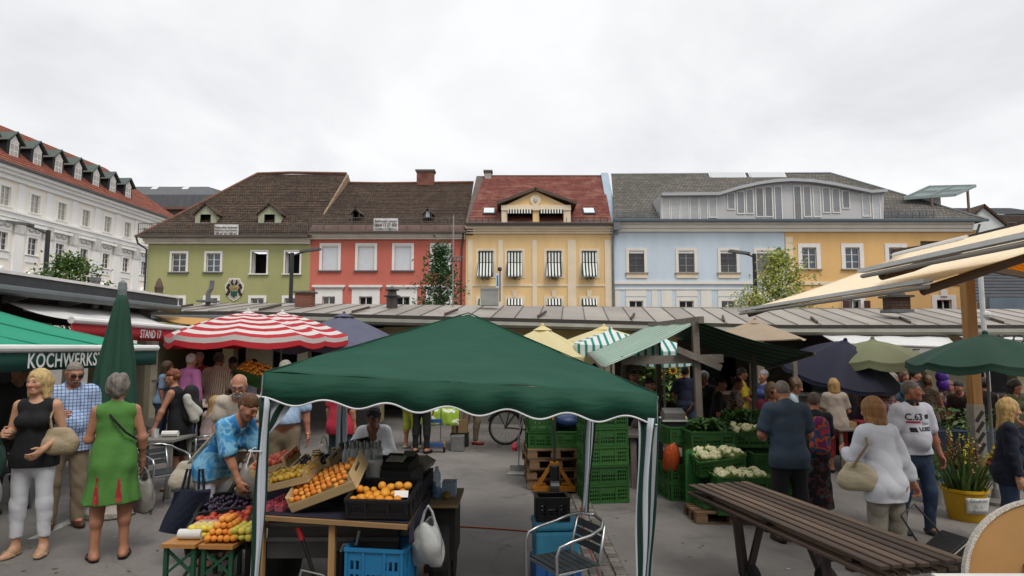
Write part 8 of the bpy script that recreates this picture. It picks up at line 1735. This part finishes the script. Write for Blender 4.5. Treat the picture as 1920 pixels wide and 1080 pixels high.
STRI = Mstripe('brown striped cotton', [('#b9ab9a', 1.3), ('#7a5f52', .7)], 0, .035); FLOR = Mpatch('floral print', [(0, '#2b2622'), (.45, '#7d6a5c'), (.55, '#a8988a'), (.62, '#4d3f38')], 30, .85, 2); LEOP = Mpatch('leopard print', [(0, '#3a3128'), (.46, '#8f836f'), (.58, '#5b4f40')], 45, .85, 2); DFLOR = Mpatch('dark floral skirt', [(0, '#141216'), (.5, '#4a1f22'), (.58, '#1f4a50'), (.66, '#16141a')], 12, .85, 2)
def top(m, sleeve=.55, **k): d = dict(m=m, sleeve=sleeve); d.update(k); return d
def pants(m, ln=2, **k): d = dict(m=m, len=ln); d.update(k); return d
NEAR, MID, FAR = .0085, .0125, .017
def arms(u, f, c=.4): return (u, f, c)
def handbag(label, at, w_, hh, dep, mat, strap=None, rz=0, sm=None):
 r = thing('handbag', label, 'bag', at, rz); S = SDF(); S.rc((-w_ * .32, 0, -hh * .6), (w_ * .32, 0, -hh * .6), hh * .36, None, .03, dep / hh * 1.3, (0, 1, 0)); S.rc((-w_ * .25, 0, -hh * .15), (w_ * .25, 0, -hh * .15), hh * .2, None, .05, dep / hh, (0, 1, 0)); V, Q = S.mesh(.012, .006, 5, 25); np_obj('body', V, Q, mat, r)
 if strap: MB().tube([Vector(p_) - Vector(at) if not rz else Matrix.Rotation(-rz, 3, 'Z') @ (Vector(p_) - Vector(at)) for p_ in strap], .013, 6).build('strap', sm or mat, r)
 return r
# ---------------------------------------------------------------- by the green awning
b, W1, J1 = person('blonde woman in a black halter top and white cropped trousers', GD(52, 6.2), 12, 1.72, 'f', .97, 0, 0, 0, (-14, -2), arms((.22, .12, -1), (-.28, -.75, -.45), .6), arms((-.22, .05, -1), (.25, -.9, .12), .9), None, top(BLK, 0, halter=True, hem=-.10, loose=.012, flare=.02, wr=.004), pants(WHT, 1.75, loose=.006, wr=.004), None, '#9a8468', ('bob', '#b59a68'), '#b88c70', NEAR, sandals=True)
handbag('beige leather shoulder bag on the arm of the blonde woman', W1['elL'] + Vector((.02, -.08, .04)), .25, .25, .12, M('beige leather', '#9a8a6e', .55, .15, 8, .3, 40), [W1['elL'] + Vector((-.03, -.09, -.05)), W1['shL'] + Vector((0, -.08, -.12)), W1['shL'] + Vector((.0, .0, .055)), W1['shL'] + Vector((.02, .09, -.12)), W1['elL'] + Vector((.06, -.05, -.05))], .3)
bag = cloth_bag('white shopping bag printed with fruit held by the blonde woman', W1['wrR'] + Vector((-.12, -.10, -.12)), .36, .40, WPL, 7, thick=.12, rz=.1)
for i, (x, z, r_, c) in enumerate(((-.09, -.27, .05, '#6a2f6e'), (.04, -.26, .055, '#c4602a'), (-.02, -.36, .045, '#8fb02c'), (-.02, -.20, .035, '#2f7a3a'))): MB().ball((x, -.128, z), (r_, .012, r_), 12, 6).build('printed_fruit', M('print ' + c, c, .6), bag)
MB().box((-.03, -.12, -.46), (.14, .01, .025)).build('printed_band', M('print band', '#7d2f5a', .6), bag)
cloth_bag('dark green cloth bag folded over the arm of the blonde woman', W1['wrR'] + Vector((-.02, -.06, .02)), .2, .26, M('dark green cotton', '#173028', .9, .2), 8, thick=.06, bulge=.3)
b, W2, J2 = person('man in a blue checked shirt with sunglasses and khaki trousers', GD(118, 7.1), 40, 1.79, 'm', 1.06, 4, 0, 0, (8, 18), arms((.15, .0, -1), (.1, -.3, -1), .4), arms((-.12, -.2, -1), (.35, -.9, .2), .7), None, top(BLUECHK, .8, hem=-.14, loose=.018, collar=BLUECHK, flare=.01, wr=.005, bag=.02), pants(KHA, 2, loose=.014, flare=.012, wr=.008), None, '#4a2c20', ('buzz', '#7d746a'), '#a8725a', NEAR, .04, 'sun', ('#8d8478', 'moustache'))
b, W3, J3 = person('woman in a green sleeveless dress seen from behind', GD(203, 6.15), -148, 1.69, 'f', 1.06, 3, 0, 0, (-16, 4), arms((.2, -.15, -1), (-.1, -.9, -.05), .6), arms((-.26, .05, -1), (-.05, -.35, -1), .5), None, None, None, dict(m=GDRESS, sleeve=0, len=.385, sflare=.075, loose=.012, wr=.005, neck=.03), '#171515', ('curly', '#6d675f'), '#a8765c', NEAR, sandals=True)
MB().tube([Vector(p_) for p_ in (J3['shL'] + arr((-.04, -.02, .06)), J3['chest'] + arr((.02, .135, .06)), J3['chest'] + arr((-.08, .15, -.06)), J3['waist'] + arr((-.175, .07, .06)))], .011, 6).build('strap', BLK, b)
def surf_print(ob, quads, m, name, sgn):
 me = ob.data; bv = BVHTree.FromPolygons([v_.co for v_ in me.vertices], [tuple(p_.vertices) for p_ in me.polygons]); q = MB()
 for x0, x1, z0, z1 in quads:
  rows = []
  for i in range(7):
   z = z0 + (z1 - z0) * i / 6; row = []
   for j in range(4):
    w_ = 1 - .75 * i / 6; x = (x0 + x1) / 2 + (x1 - x0) * (j / 3 - .5) * w_; hit = bv.ray_cast(Vector((x, sgn, z)), Vector((0, -sgn, 0)))[0]; row.append((x, (hit.y if hit else 0) + sgn * .004, z))
   rows.append(row)
  q.sheet(rows)
 q.build(name, m, ob)
dz_ = J3['pel'][2] - .385 * 1.69 / 1.7
surf_print([c for c in b.children if c.name.startswith('dress')][0], [(-.08, -.02, dz_ + .02, dz_ + .24), (.10, .15, dz_ + .02, dz_ + .26)], Mpatch('red poppy print', [(0, '#8e2a28'), (.5, '#a8403a'), (.58, '#4a6a34')], 20), 'printed_insert', 1)
cloth_bag('thin white carrier bag hanging behind the green dress', W3['wrR'] + Vector((.0, .05, -.08)), .22, .30, M('clear carrier plastic', '#a8a49c', .4, .1, 6, .4, 20, transl=.4), 9, thick=.05)
person('man in a dark jacket at the counter behind the blonde woman', GD(8, 7.7), 70, 1.74, 'm', 1.0, 8, 0, 0, (0, 10), None, None, None, top(DRK, 1.9, hem=-.12), pants(DRK), None, '#1d1a18', ('short', '#2a221c'), '#8d6248', MID)
b, W5, J5 = person('red haired woman in a black sleeveless dress with a backpack', GD(330, 9.0), -82, 1.63, 'f', 1.0, 12, 0, 0, (0, 2), arms((.25, -.35, -1), (.05, -.35, -1), .4), arms((-.2, .1, -1), (-.1, -.1, -1), .3), None, None, None, dict(m=BLK, sleeve=0, len=.42, sflare=.05, wr=.003), '#2a211c', ('short', '#6e3a22'), '#a8775e', MID, glasses='clear', sandals=True)
r = thing('backpack', 'black backpack with a pale jacket on the red haired woman', 'backpack', W5['chest'] + Vector((.20, .0, -.02))); S = SDF(); S.rc((0, 0, -.16), (0, 0, .14), .14, .12, .03, .75, (1, 0, 0)); S.el((.1, 0, -.08), (.05, .1, .1), .03); V, Q = S.mesh(.014, .006, 3); np_obj('body', V, Q, cl('#17171a'), r); S = SDF(); S.rc((.02, -.14, .08), (.12, -.12, -.2), .05, .06, .03); S.rc((.08, -.14, .0), (.16, -.08, -.12), .04, .05, .03); V, Q = S.mesh(.012, .012, 4, 30); np_obj('jacket', V, Q, cl('#a8a59c'), r)
cloth_bag('clear bag of green vegetables held by the red haired woman', W5['wrL'] + Vector((-.14, -.16, -.02)), .24, .3, M('bag of greens', '#6f8a5a', .4, .3, 20, .4, 20, transl=.3), 12)
person('person with long fair hair seated at the cafe table', GD(388, 9.9), 150, 1.5, 'f', .9, 10, 0, 0, (0, 8), None, None, {'L': ((.1, -1, -.15), (0, .05, -1)), 'R': ((-.1, -1, -.15), (0, .05, -1))}, top(cl('#9a8a86'), 1.5), pants(JEAN), None, '#2a2320', ('long', '#9a7a52'), '#a8775e', MID)
# ---------------------------------------------------------------- round the fruit stall
b, W6, J6 = person('woman in a blue batik blouse bending over the fruit trays', GD(394, 6.15), 72, 1.66, 'f', .98, 40, 0, 0, (0, 14), arms((.1, -.35, -1), (.02, -.5, -1), .6), arms((-.05, -.3, -1), (.1, -.45, -1), .7), {'L': ((.05, -.06, -1), (.02, .1, -1)), 'R': ((-.05, -.02, -1), (-.02, .08, -1))}, top(BATIK, .85, hem=-.13, loose=.02, flare=.015, bag=.02), pants(WHT, 1.45, loose=.016, wr=.007), None, '#2a211c', ('short', '#5a3d28'), '#a8775e', NEAR, sandals=True)
handbag('cream shoulder bag hanging behind the woman in the batik blouse', W6['pel'] + Vector((-.17, -.10, .03)), .27, .26, .12, M('cream leather', '#aba292', .5, .1, 8, .3, 30), [W6['pel'] + Vector((-.24, -.1, -.02)), W6['chest'] + Vector((-.08, -.16, .02)), W6['shR'] + Vector((0, -.02, .07)), W6['chest'] + Vector((-.0, .16, .0)), W6['pel'] + Vector((-.14, -.08, -.02))], .2)
t = thing('tote_bag', 'navy blue cotton tote bag hanging from the arm of the batik blouse woman', 'bag', P(352, 905, 5.95)); q = MB(); rows = [[(-.12 - .08 * i / 6 + (.32 + .02 * i / 6) * j / 8, .03 * math.sin(j * .9 + i * .5), -.06 - .062 * i) for j in range(9)] for i in range(7)]; q.sheet(rows, .05); q.build('body', cl('#151c2e'), t, smooth=False); MB().tube([(-.05, 0, -.06), (-.01, 0, .12), (.02, 0, .12), (.0, 0, -.06)], .012, 5).tube([(.10, 0, -.06), (.10, 0, .12), (.13, 0, .12), (.15, 0, -.06)], .012, 5).build('handle', cl('#151c2e'), t)
b, W7, J7 = person('bald man with glasses and white beard leaning forward', GD(447, 7.3), 10, 1.74, 'm', 1.08, 24, 0, 0, (4, 14), arms((.1, -.2, -1), (-.1, -.6, -1), .6), None, None, top(cl('#b0a596'), .6, hem=-.1), pants(cl('#6d6252'), 1.1), None, '#3a322c', ('ring', '#a8a198'), '#b07a60', NEAR, .03, 'clear', ('#b5afa6', 'full'))
b, W8, J8 = person('man in a light blue shirt and khaki trousers beside the tent leg', GD(527, 8.05), 18, 1.80, 'm', 1.08, 0, 0, 0, (0, 0), arms((.22, .0, -1), (.12, -.1, -1), .4), None, None, top(cl('#9db4cf'), .75, hem=.08, loose=.022, bag=.025), pants(KHA, 2, loose=.014, belt=cl('#2a1a12', .5), wr=.007), None, '#3a2c22', ('short', '#8d867c'), '#a8725a', NEAR, .03)
MB().tube([W8['wrL'] + Vector((math.cos(a) * .033, math.sin(a) * .033, 0)) for a in [i * math.pi / 6 for i in range(12)]], .007, 5, closed=True).build('wristwatch', M('watch gold', '#9a7d3a', .35, metal=.6), label='gold wristwatch on the man in light blue', cat='watch')
b, W9, J9 = person('vendor in a white top sorting fruit behind the stall', GD(702, 8.05), 4, 1.54, 'f', 1.45, 36, 0, 0, (-4, -8), arms((.28, -.35, -1), (-.35, -.85, -.25), .6), arms((-.5, -.25, -1), (.2, -.9, .25), .7), {'L': ((.1, -.75, -.7), (0, .6, -.8)), 'R': ((-.1, -.75, -.7), (0, .6, -.8))}, top(cl('#eceef2', .8, .04), 1.75, hem=-.1, loose=.02, neck=.03, bag=.015), pants(DRK), None, '#2a2320', ('curly', '#1f1512'), '#8d5f48', NEAR, .03, 'clear')
b, W10, J10 = person('person in a red T-shirt and dark trousers carrying a plastic bag', GD(636, 9.3), 160, 1.68, 'f', 1.15, 0, 0, 0, (0, 0), None, None, None, top(cl('#a8283a'), .7, hem=-.14, loose=.02), pants(cl('#1f3238')), None, '#1d1a18', ('short', '#5a4a3d'), '#a8725a', MID)
cloth_bag('pale plastic bag carried by the person in red', W10['wrR'] + Vector((-.08, -.02, -.12)) if W10['wrR'].x < W10['wrL'].x else W10['wrL'] + Vector((-.08, -.02, -.12)), .24, .34, M('clear carrier plastic', '#a8a49c'), 21, thick=.08)
cloth_bag('pale plastic bag hanging at the fruit trays by the tent leg', P(470, 845, 6.0), .22, .30, M('clear carrier plastic', '#a8a49c'), 22, thick=.1)
person('woman in yellow green trousers seen below the tent valance', GD(770, 12.9), 150, 1.64, 'f', 1.05, 0, 0, 0, (0, 0), None, None, None, top(cl('#b09a8a'), .6), pants(cl('#9aa53a'), 1.2, loose=.02), None, '#b0aca4', ('short', '#5a4634'), '#a8725a', MID)
person('person in black trousers seen below the tent valance', GD(790, 12.4), 165, 1.7, 'f', 1.0, 0, 0, 0, (0, 0), None, None, None, top(DRK, .6), pants(BLK, 1.9), None, '#1a1716', ('bob', '#3a2a20'), '#a8725a', MID)
person('person in khaki trousers and red sports shoes walking', GD(884, 13.5), 80, 1.76, 'm', 1.0, 2, 0, 0, (0, 0), None, None, {'L': ((.05, -.22, -1), (.02, .1, -1)), 'R': ((-.05, .25, -1), (-.02, .4, -1))}, top(cl('#6b6a66'), .6), pants(KHA, 1.9), None, '#7d2a26', ('short', '#5a4634'), '#a8725a', MID)
# ---------------------------------------------------------------- cafe under the red parasols
person('white haired man in a pink shirt with his back turned', GD(345, 11.4), 150, 1.80, 'm', 1.12, 6, 0, 0, (30, 4), arms((.1, -.1, -1), (.0, -.8, -.4), .5), None, None, top(cl('#9a5a86'), 1.6, hem=-.12, loose=.018), pants(JEAN), None, '#2a2320', ('buzz', '#c4bfb8'), '#b07a60', MID)
person('man in a red shirt facing the pink shirted man', GD(366, 12.6), -20, 1.8, 'm', 1.05, 0, 0, 0, (0, 0), None, None, None, top(cl('#7d2a30'), .7), pants(DRK), None, '#2a2320', ('buzz', '#7d746a'), '#b07a60', MID, beard=('#6a5a50', 'full'))
person('man in a brown striped shirt and jeans seen from behind', GD(399, 11.9), 172, 1.80, 'm', 1.15, 6, 0, 0, (0, 6), arms((.32, -.1, -1), (.0, -.6, -.5), .5), arms((-.32, -.1, -1), (.0, -.6, -.5), .5), None, top(STRI, .85, hem=-.14, loose=.03, bag=.03), pants(JEAN), None, '#2a2320', ('short', '#3a302a'), '#8d6248', MID)
person('dark haired vendor leaning over the crates behind the cafe', GD(436, 13.3), 10, 1.74, 'm', 1.0, 22, 0, 0, (0, 16), None, None, None, top(cl('#2f3444'), .7), pants(DRK), None, '#2a2320', ('short', '#15110f'), '#8d6248', MID)
person('person in a white shirt beside the dark haired vendor', GD(462, 13.7), 60, 1.66, 'm', 1.0, 14, 0, 0, (0, 10), None, None, None, top(cl('#a3a8b5'), .9), pants(DRK), None, '#2a2320', ('short', '#15110f'), '#8d6248', MID)
person('person in a pale blue top seated at the side kiosk', GD(300, 12.6), 100, 1.6, 'f', 1.0, 8, 0, 0, (0, 0), None, None, None, top(cl('#7d9ab5'), .7), pants(JEAN), None, '#2a2320', ('bob', '#4a3a2c'), '#a8725a', MID)
# ---------------------------------------------------------------- by the vegetable stall
b, W17, J17 = person('man in a dark grey T-shirt and black work shorts seen from behind', GD(1485, 7.25), 180, 1.77, 'm', 1.06, 5, 0, 0, (0, 22), arms((.28, -.12, -1), (-.30, -.85, -.22), .6), arms((-.28, -.12, -1), (.30, -.85, -.22), .6), None, top(cl('#33404e'), .72, hem=-.13, loose=.018, bag=.016, wr=.006), pants(BLK, 1.08, loose=.018, flare=.018, wr=.003), None, '#2a2320', ('buzz', '#6a5f55'), '#a8725a', NEAR)
person('woman with sunglasses in a magenta top facing the vegetable stall', GD(1452, 9.7), -10, 1.62, 'f', 1.0, 4, 0, 0, (6, 10), arms((.15, -.2, -1), (-.1, -.6, -.8), .5), None, None, top(cl('#7d2a44'), .6), pants(DRK), None, '#2a2320', ('bob', '#7d6848'), '#a8725a', MID, glasses='sun')
person('grey haired woman in a blue tank top by the kiosk', GD(1437, 13.2), -70, 1.70, 'f', 1.05, 0, 0, 0, (0, 0), None, None, None, top(cl('#3c4a78'), 0), pants(DRK), None, '#2a2320', ('short', '#8d8a8a'), '#a87860', MID)
person('woman with brown curls in a pale blue top looking down', GD(1481, 10.6), 60, 1.66, 'f', 1.05, 12, 0, 0, (6, 14), arms((.15, -.3, -1), (0, -.7, -.6), .5), None, None, top(cl('#9fb4bd'), .8), pants(DRK), None, '#2a2320', ('curly', '#6a5540'), '#a8725a', MID)
b, W40, J40 = person('woman in a dark floral skirt with a colourful backpack', GD(1534, 8.1), 150, 1.58, 'f', 1.0, 10, 0, 0, (0, 20), arms((.1, -.4, -1), (-.1, -.9, -.2), .5), arms((-.1, -.4, -1), (.1, -.9, -.2), .5), None, top(cl('#1e2228'), .8), dict(m=DFLOR, skirt=.72, flare=.05), None, '#2a2320', ('short', '#5a4a3d'), '#a8725a', MID)
r = thing('backpack', 'colourful patterned backpack beside the man in the dark T-shirt', 'backpack', W40['chest'] + Vector((-.03, -.19, -.05)), R(-20)); S = SDF(); S.rc((0, 0, -.14), (0, 0, .1), .12, .11, .03, .7, (0, 1, 0)); V, Q = S.mesh(.014, .004, 3); np_obj('body', V, Q, Mpatch('patchwork print', [(0, '#6a2a5a'), (.4, '#b5502c'), (.5, '#2c4a6a'), (.6, '#a8324a')], 8, .8, 1), r)
b, W21, J21 = person('blonde woman in a cream T-shirt and red cropped trousers from behind', GD(1572, 11.5), 172, 1.63, 'f', 1.15, 4, 0, 0, (0, 6), arms((.3, -.1, -1), (-.05, -.8, -.3), .5), arms((-.3, -.1, -1), (.05, -.8, -.3), .5), None, top(cl('#978a7e'), .7, hem=-.12, loose=.022), pants(cl('#a83238'), 1.4, loose=.014), None, '#2a211c', ('bob', '#9a7a4a'), '#a8725a', MID)
for i, (px, d, fc, H, sx, lab, tp, hr, ln) in enumerate((
 (1346, 11.2, 70, 1.62, 'f', 'dark haired woman in black beside the tomatoes', DRK, ('bun', '#1d1512'), 8), (1378, 11.6, 60, 1.62, 'f', 'woman in a brown floral blouse with her hair pinned up', FLOR, ('bun', '#4a3020'), 8),
 (1394, 13.8, 80, 1.72, 'f', 'woman in a yellow T-shirt in front of the kiosk door', cl('#b59c2c'), ('short', '#2a1f1a'), 0), (1288, 14.0, 170, 1.72, 'm', 'person in a navy top at the flower display', NAVY, ('short', '#2a221c'), 0),
 (1328, 12.2, -60, 1.68, 'f', 'woman in black with a white head scarf behind the stall post', DRK, ('short', '#a5a5a5'), 4), (1208, 10.6, 40, 1.62, 'f', 'dark haired vendor behind the cash box', cl('#5a4a48'), ('short', '#1f1512'), 14),
 (1190, 11.8, 0, 1.7, 'm', 'person in a patterned shirt behind the vegetable vendor', FLOR, ('short', '#2a221c'), 6), (1600, 13.3, -10, 1.5, 'm', 'old man in a pale checked shirt seated below the navy umbrella', cl('#6f7580'), ('short', '#9a958c'), 10),
 (1626, 12.7, 20, 1.72, 'f', 'woman in a mauve tank top and pink trousers', cl('#5a4a60'), ('bun', '#3a2a22'), 6), (1642, 13.4, 5, 1.56, 'f', 'girl in a dark top below the olive parasol', cl('#2a262c'), ('long', '#6a3f28'), 4),
 (1664, 11.9, -50, 1.58, 'f', 'fair haired girl in a red plaid shirt and dark vest', PLAID, ('long', '#9a7a52'), 4), (1676, 13.6, 60, 1.66, 'f', 'grey haired person in dark blue below the olive parasol', cl('#2c3648'), ('curly', '#7d766c'), 4),
 (1722, 13.8, 70, 1.76, 'm', 'man in dark blue standing before the white kiosk panel', NAVY, ('short', '#1f1814'), 0), (1746, 12.2, 130, 1.68, 'f', 'woman in a leopard print top seen from behind', LEOP, ('short', '#7d6648'), 8),
 (1786, 12.8, -20, 1.56, 'f', 'woman in a dotted blouse beside the purple balloons', FLOR, ('short', '#6a4a34'), 8), (1816, 12.4, -60, 1.60, 'm', 'dark haired person bending beside the timber post', cl('#3a2c2a'), ('short', '#1a1412'), 20),
 (1858, 11.7, 160, 1.66, 'f', 'woman with bare shoulders behind the timber post', cl('#2a2224'), ('short', '#3a2c22'), 4), (1908, 11.4, 10, 1.66, 'f', 'woman in an olive top below the dark green parasol', cl('#4d553a'), ('long', '#241a15'), 6),
 (1702, 14.3, 0, 1.7, 'f', 'woman in teal at the kiosk counter', cl('#2f5a68'), ('bob', '#5a4030'), 0))):
 person(lab, GD(px, d), fc, H, sx, 1.05, ln, 0, 0, (0, 6), arms((.2, -.2, -1), (-.1, -.7, -.5), .5) if i % 2 else None, arms((-.2, -.2, -1), (.1, -.7, -.5), .5) if i % 3 else None, None, top(tp, 0 if i in (8, 13, 16, 17) else .7 if i % 2 else .9), pants(cl('#7d2a5a') if i in (2, 8) else JEAN if i % 2 else DRK), None, '#2a2320', hr, '#a8725a', FAR if d > 13.2 else .015)
for i, (px, py) in enumerate(((1766, 706), (1768, 720))): p = P(px, py, 12.0); r = thing('balloon', ['purple balloon floating above its twin', 'lower purple balloon held below another'][i], 'balloon', p); MB().ball((0, 0, 0), (.11, .11, .13), 16, 10).build('skin', M('purple latex', '#5a2f9a', .3, .05, spec=.5), r, smooth=True); MB().lathe([(.015, -.15), (.004, -.128)], 8).tube([(0, 0, -.14), (.02, 0, -.5)], .003, 4).build('knot', M('purple latex', '#5a2f9a'), r)
# ---------------------------------------------------------------- near the bench table
b, W32, J32 = person('woman in a white linen blouse pulling a shopping trolley', GD(1668, 6.15), 195, 1.66, 'f', .92, 9, 0, 0, (10, 6), arms((.2, -.3, -1), (-.3, -.8, .1), .7), arms((-.22, .2, -1), (-.45, .12, -1), .9), None, top(cl('#d0d3db', .75, .03), 1.7, hem=-.18, loose=.008, flare=.005, bag=.004, wr=.010), pants(cl('#7d776c'), 1.85, loose=.02, wr=.008), None, WHT, ('bob', '#8d643c'), '#b07a60', NEAR, sandals=True)
hb = W32['elL'] + Vector((-.03, -.10, -.04)); handbag('cream and brown shoulder bag of the woman in the white blouse', hb, .27, .25, .11, M('cream leather b', '#b3a88c', .5, .1, 8, .3, 30), [hb + Vector((-.06, -.02, -.02)), W32['shL'] + Vector((-.03, -.10, -.1)), W32['shL'] + Vector((0, .0, .075)), W32['shL'] + Vector((.0, .1, -.1)), hb + Vector((.12, .02, -.02))], -.5, M('tan strap', '#7d6a50', .6))
b, W33, J33 = person('grey haired man in a printed white polo shirt and jeans', GD(1722, 7.7), 8, 1.78, 'm', 1.10, 0, 0, 0, (52, 0), arms((.30, .05, -1), (.18, -.2, -1), .5), arms((-.25, .1, -1), (-.1, -.1, -1), .4), {'L': ((.08, -.16, -1), (.03, .1, -1)), 'R': ((-.05, .1, -1), (-.02, .15, -1))}, top(cl('#c4c6d2', .8, .04), .78, hem=-.02, loose=.014, bag=.018, collar=cl('#23283a')), pants(JEAN, 2, loose=.012, belt=cl('#1a1614', .5), wr=.007), None, '#3a3d3a', ('buzz', '#6a645c'), '#a06a50', NEAR, .05)
sh = [c for c in b.children if c.name.startswith('shirt')][0]; me = sh.data; bv = BVHTree.FromPolygons([v_.co for v_ in me.vertices], [tuple(p_.vertices) for p_ in me.polygons])
def chest_print(txt, x, z, size, m, name, sx=1.0, bold=0.0, box=None):
 q = MB(); vs, fs, wd, ht = text_mb(txt, size, 0, sx, bold) if txt else ([], [], 0, 0)
 if box: w_, hh = box; n_ = 8; vs = [(w_ * i / n_, 0, hh * j) for j in (0, 1) for i in range(n_ + 1)]; fs = [(i, i + 1, n_ + 2 + i, n_ + 1 + i) for i in range(n_)]
 out = []
 for v_ in vs:
  hit = bv.ray_cast(Vector((x + v_[0], -1.0, z + v_[2])), Vector((0, 1, 0)))[0]; out.append((x + v_[0], (hit.y if hit else -.15) - .004, z + v_[2]))
 q.add(out, fs); q.build(name, m, sh)
cz = J33['chest'][2]; INK2 = M('print black', '#14161c', .7, .1)
chest_print('C.63', -.155, cz + .035, .105, INK2, 'lettering', .95, .002); chest_print('LOEDER', -.04, cz - .085, .055, INK2, 'lettering', 1.1, .003); chest_print('', -.15, cz + .0, 0, M('print pink', '#a8284f', .7), 'printed_bar', box=(.15, .022)); chest_print('', -.125, cz - .10, 0, INK2, 'printed_badge', box=(.06, .05)); chest_print('Denim', .02, cz - .02, .045, INK2, 'lettering', 1.0); chest_print('', .07, cz + .045, 0, INK2, 'printed_badge', box=(.07, .05))
b, W34, J34 = person('blonde woman in a navy cardigan and jeans walking past the gladioli', GD(1900, 7.15), 62, 1.62, 'f', 1.05, 4, 0, 0, (8, 4), arms((.12, -.1, -1), (-.1, -.6, -.8), .5), None, None, top(cl('#12182a'), 1.85, hem=-.16, loose=.016, neck=.05), pants(JEAN, 2, loose=.008), None, '#2a2320', ('long', '#b0925c'), '#b88c70', NEAR)
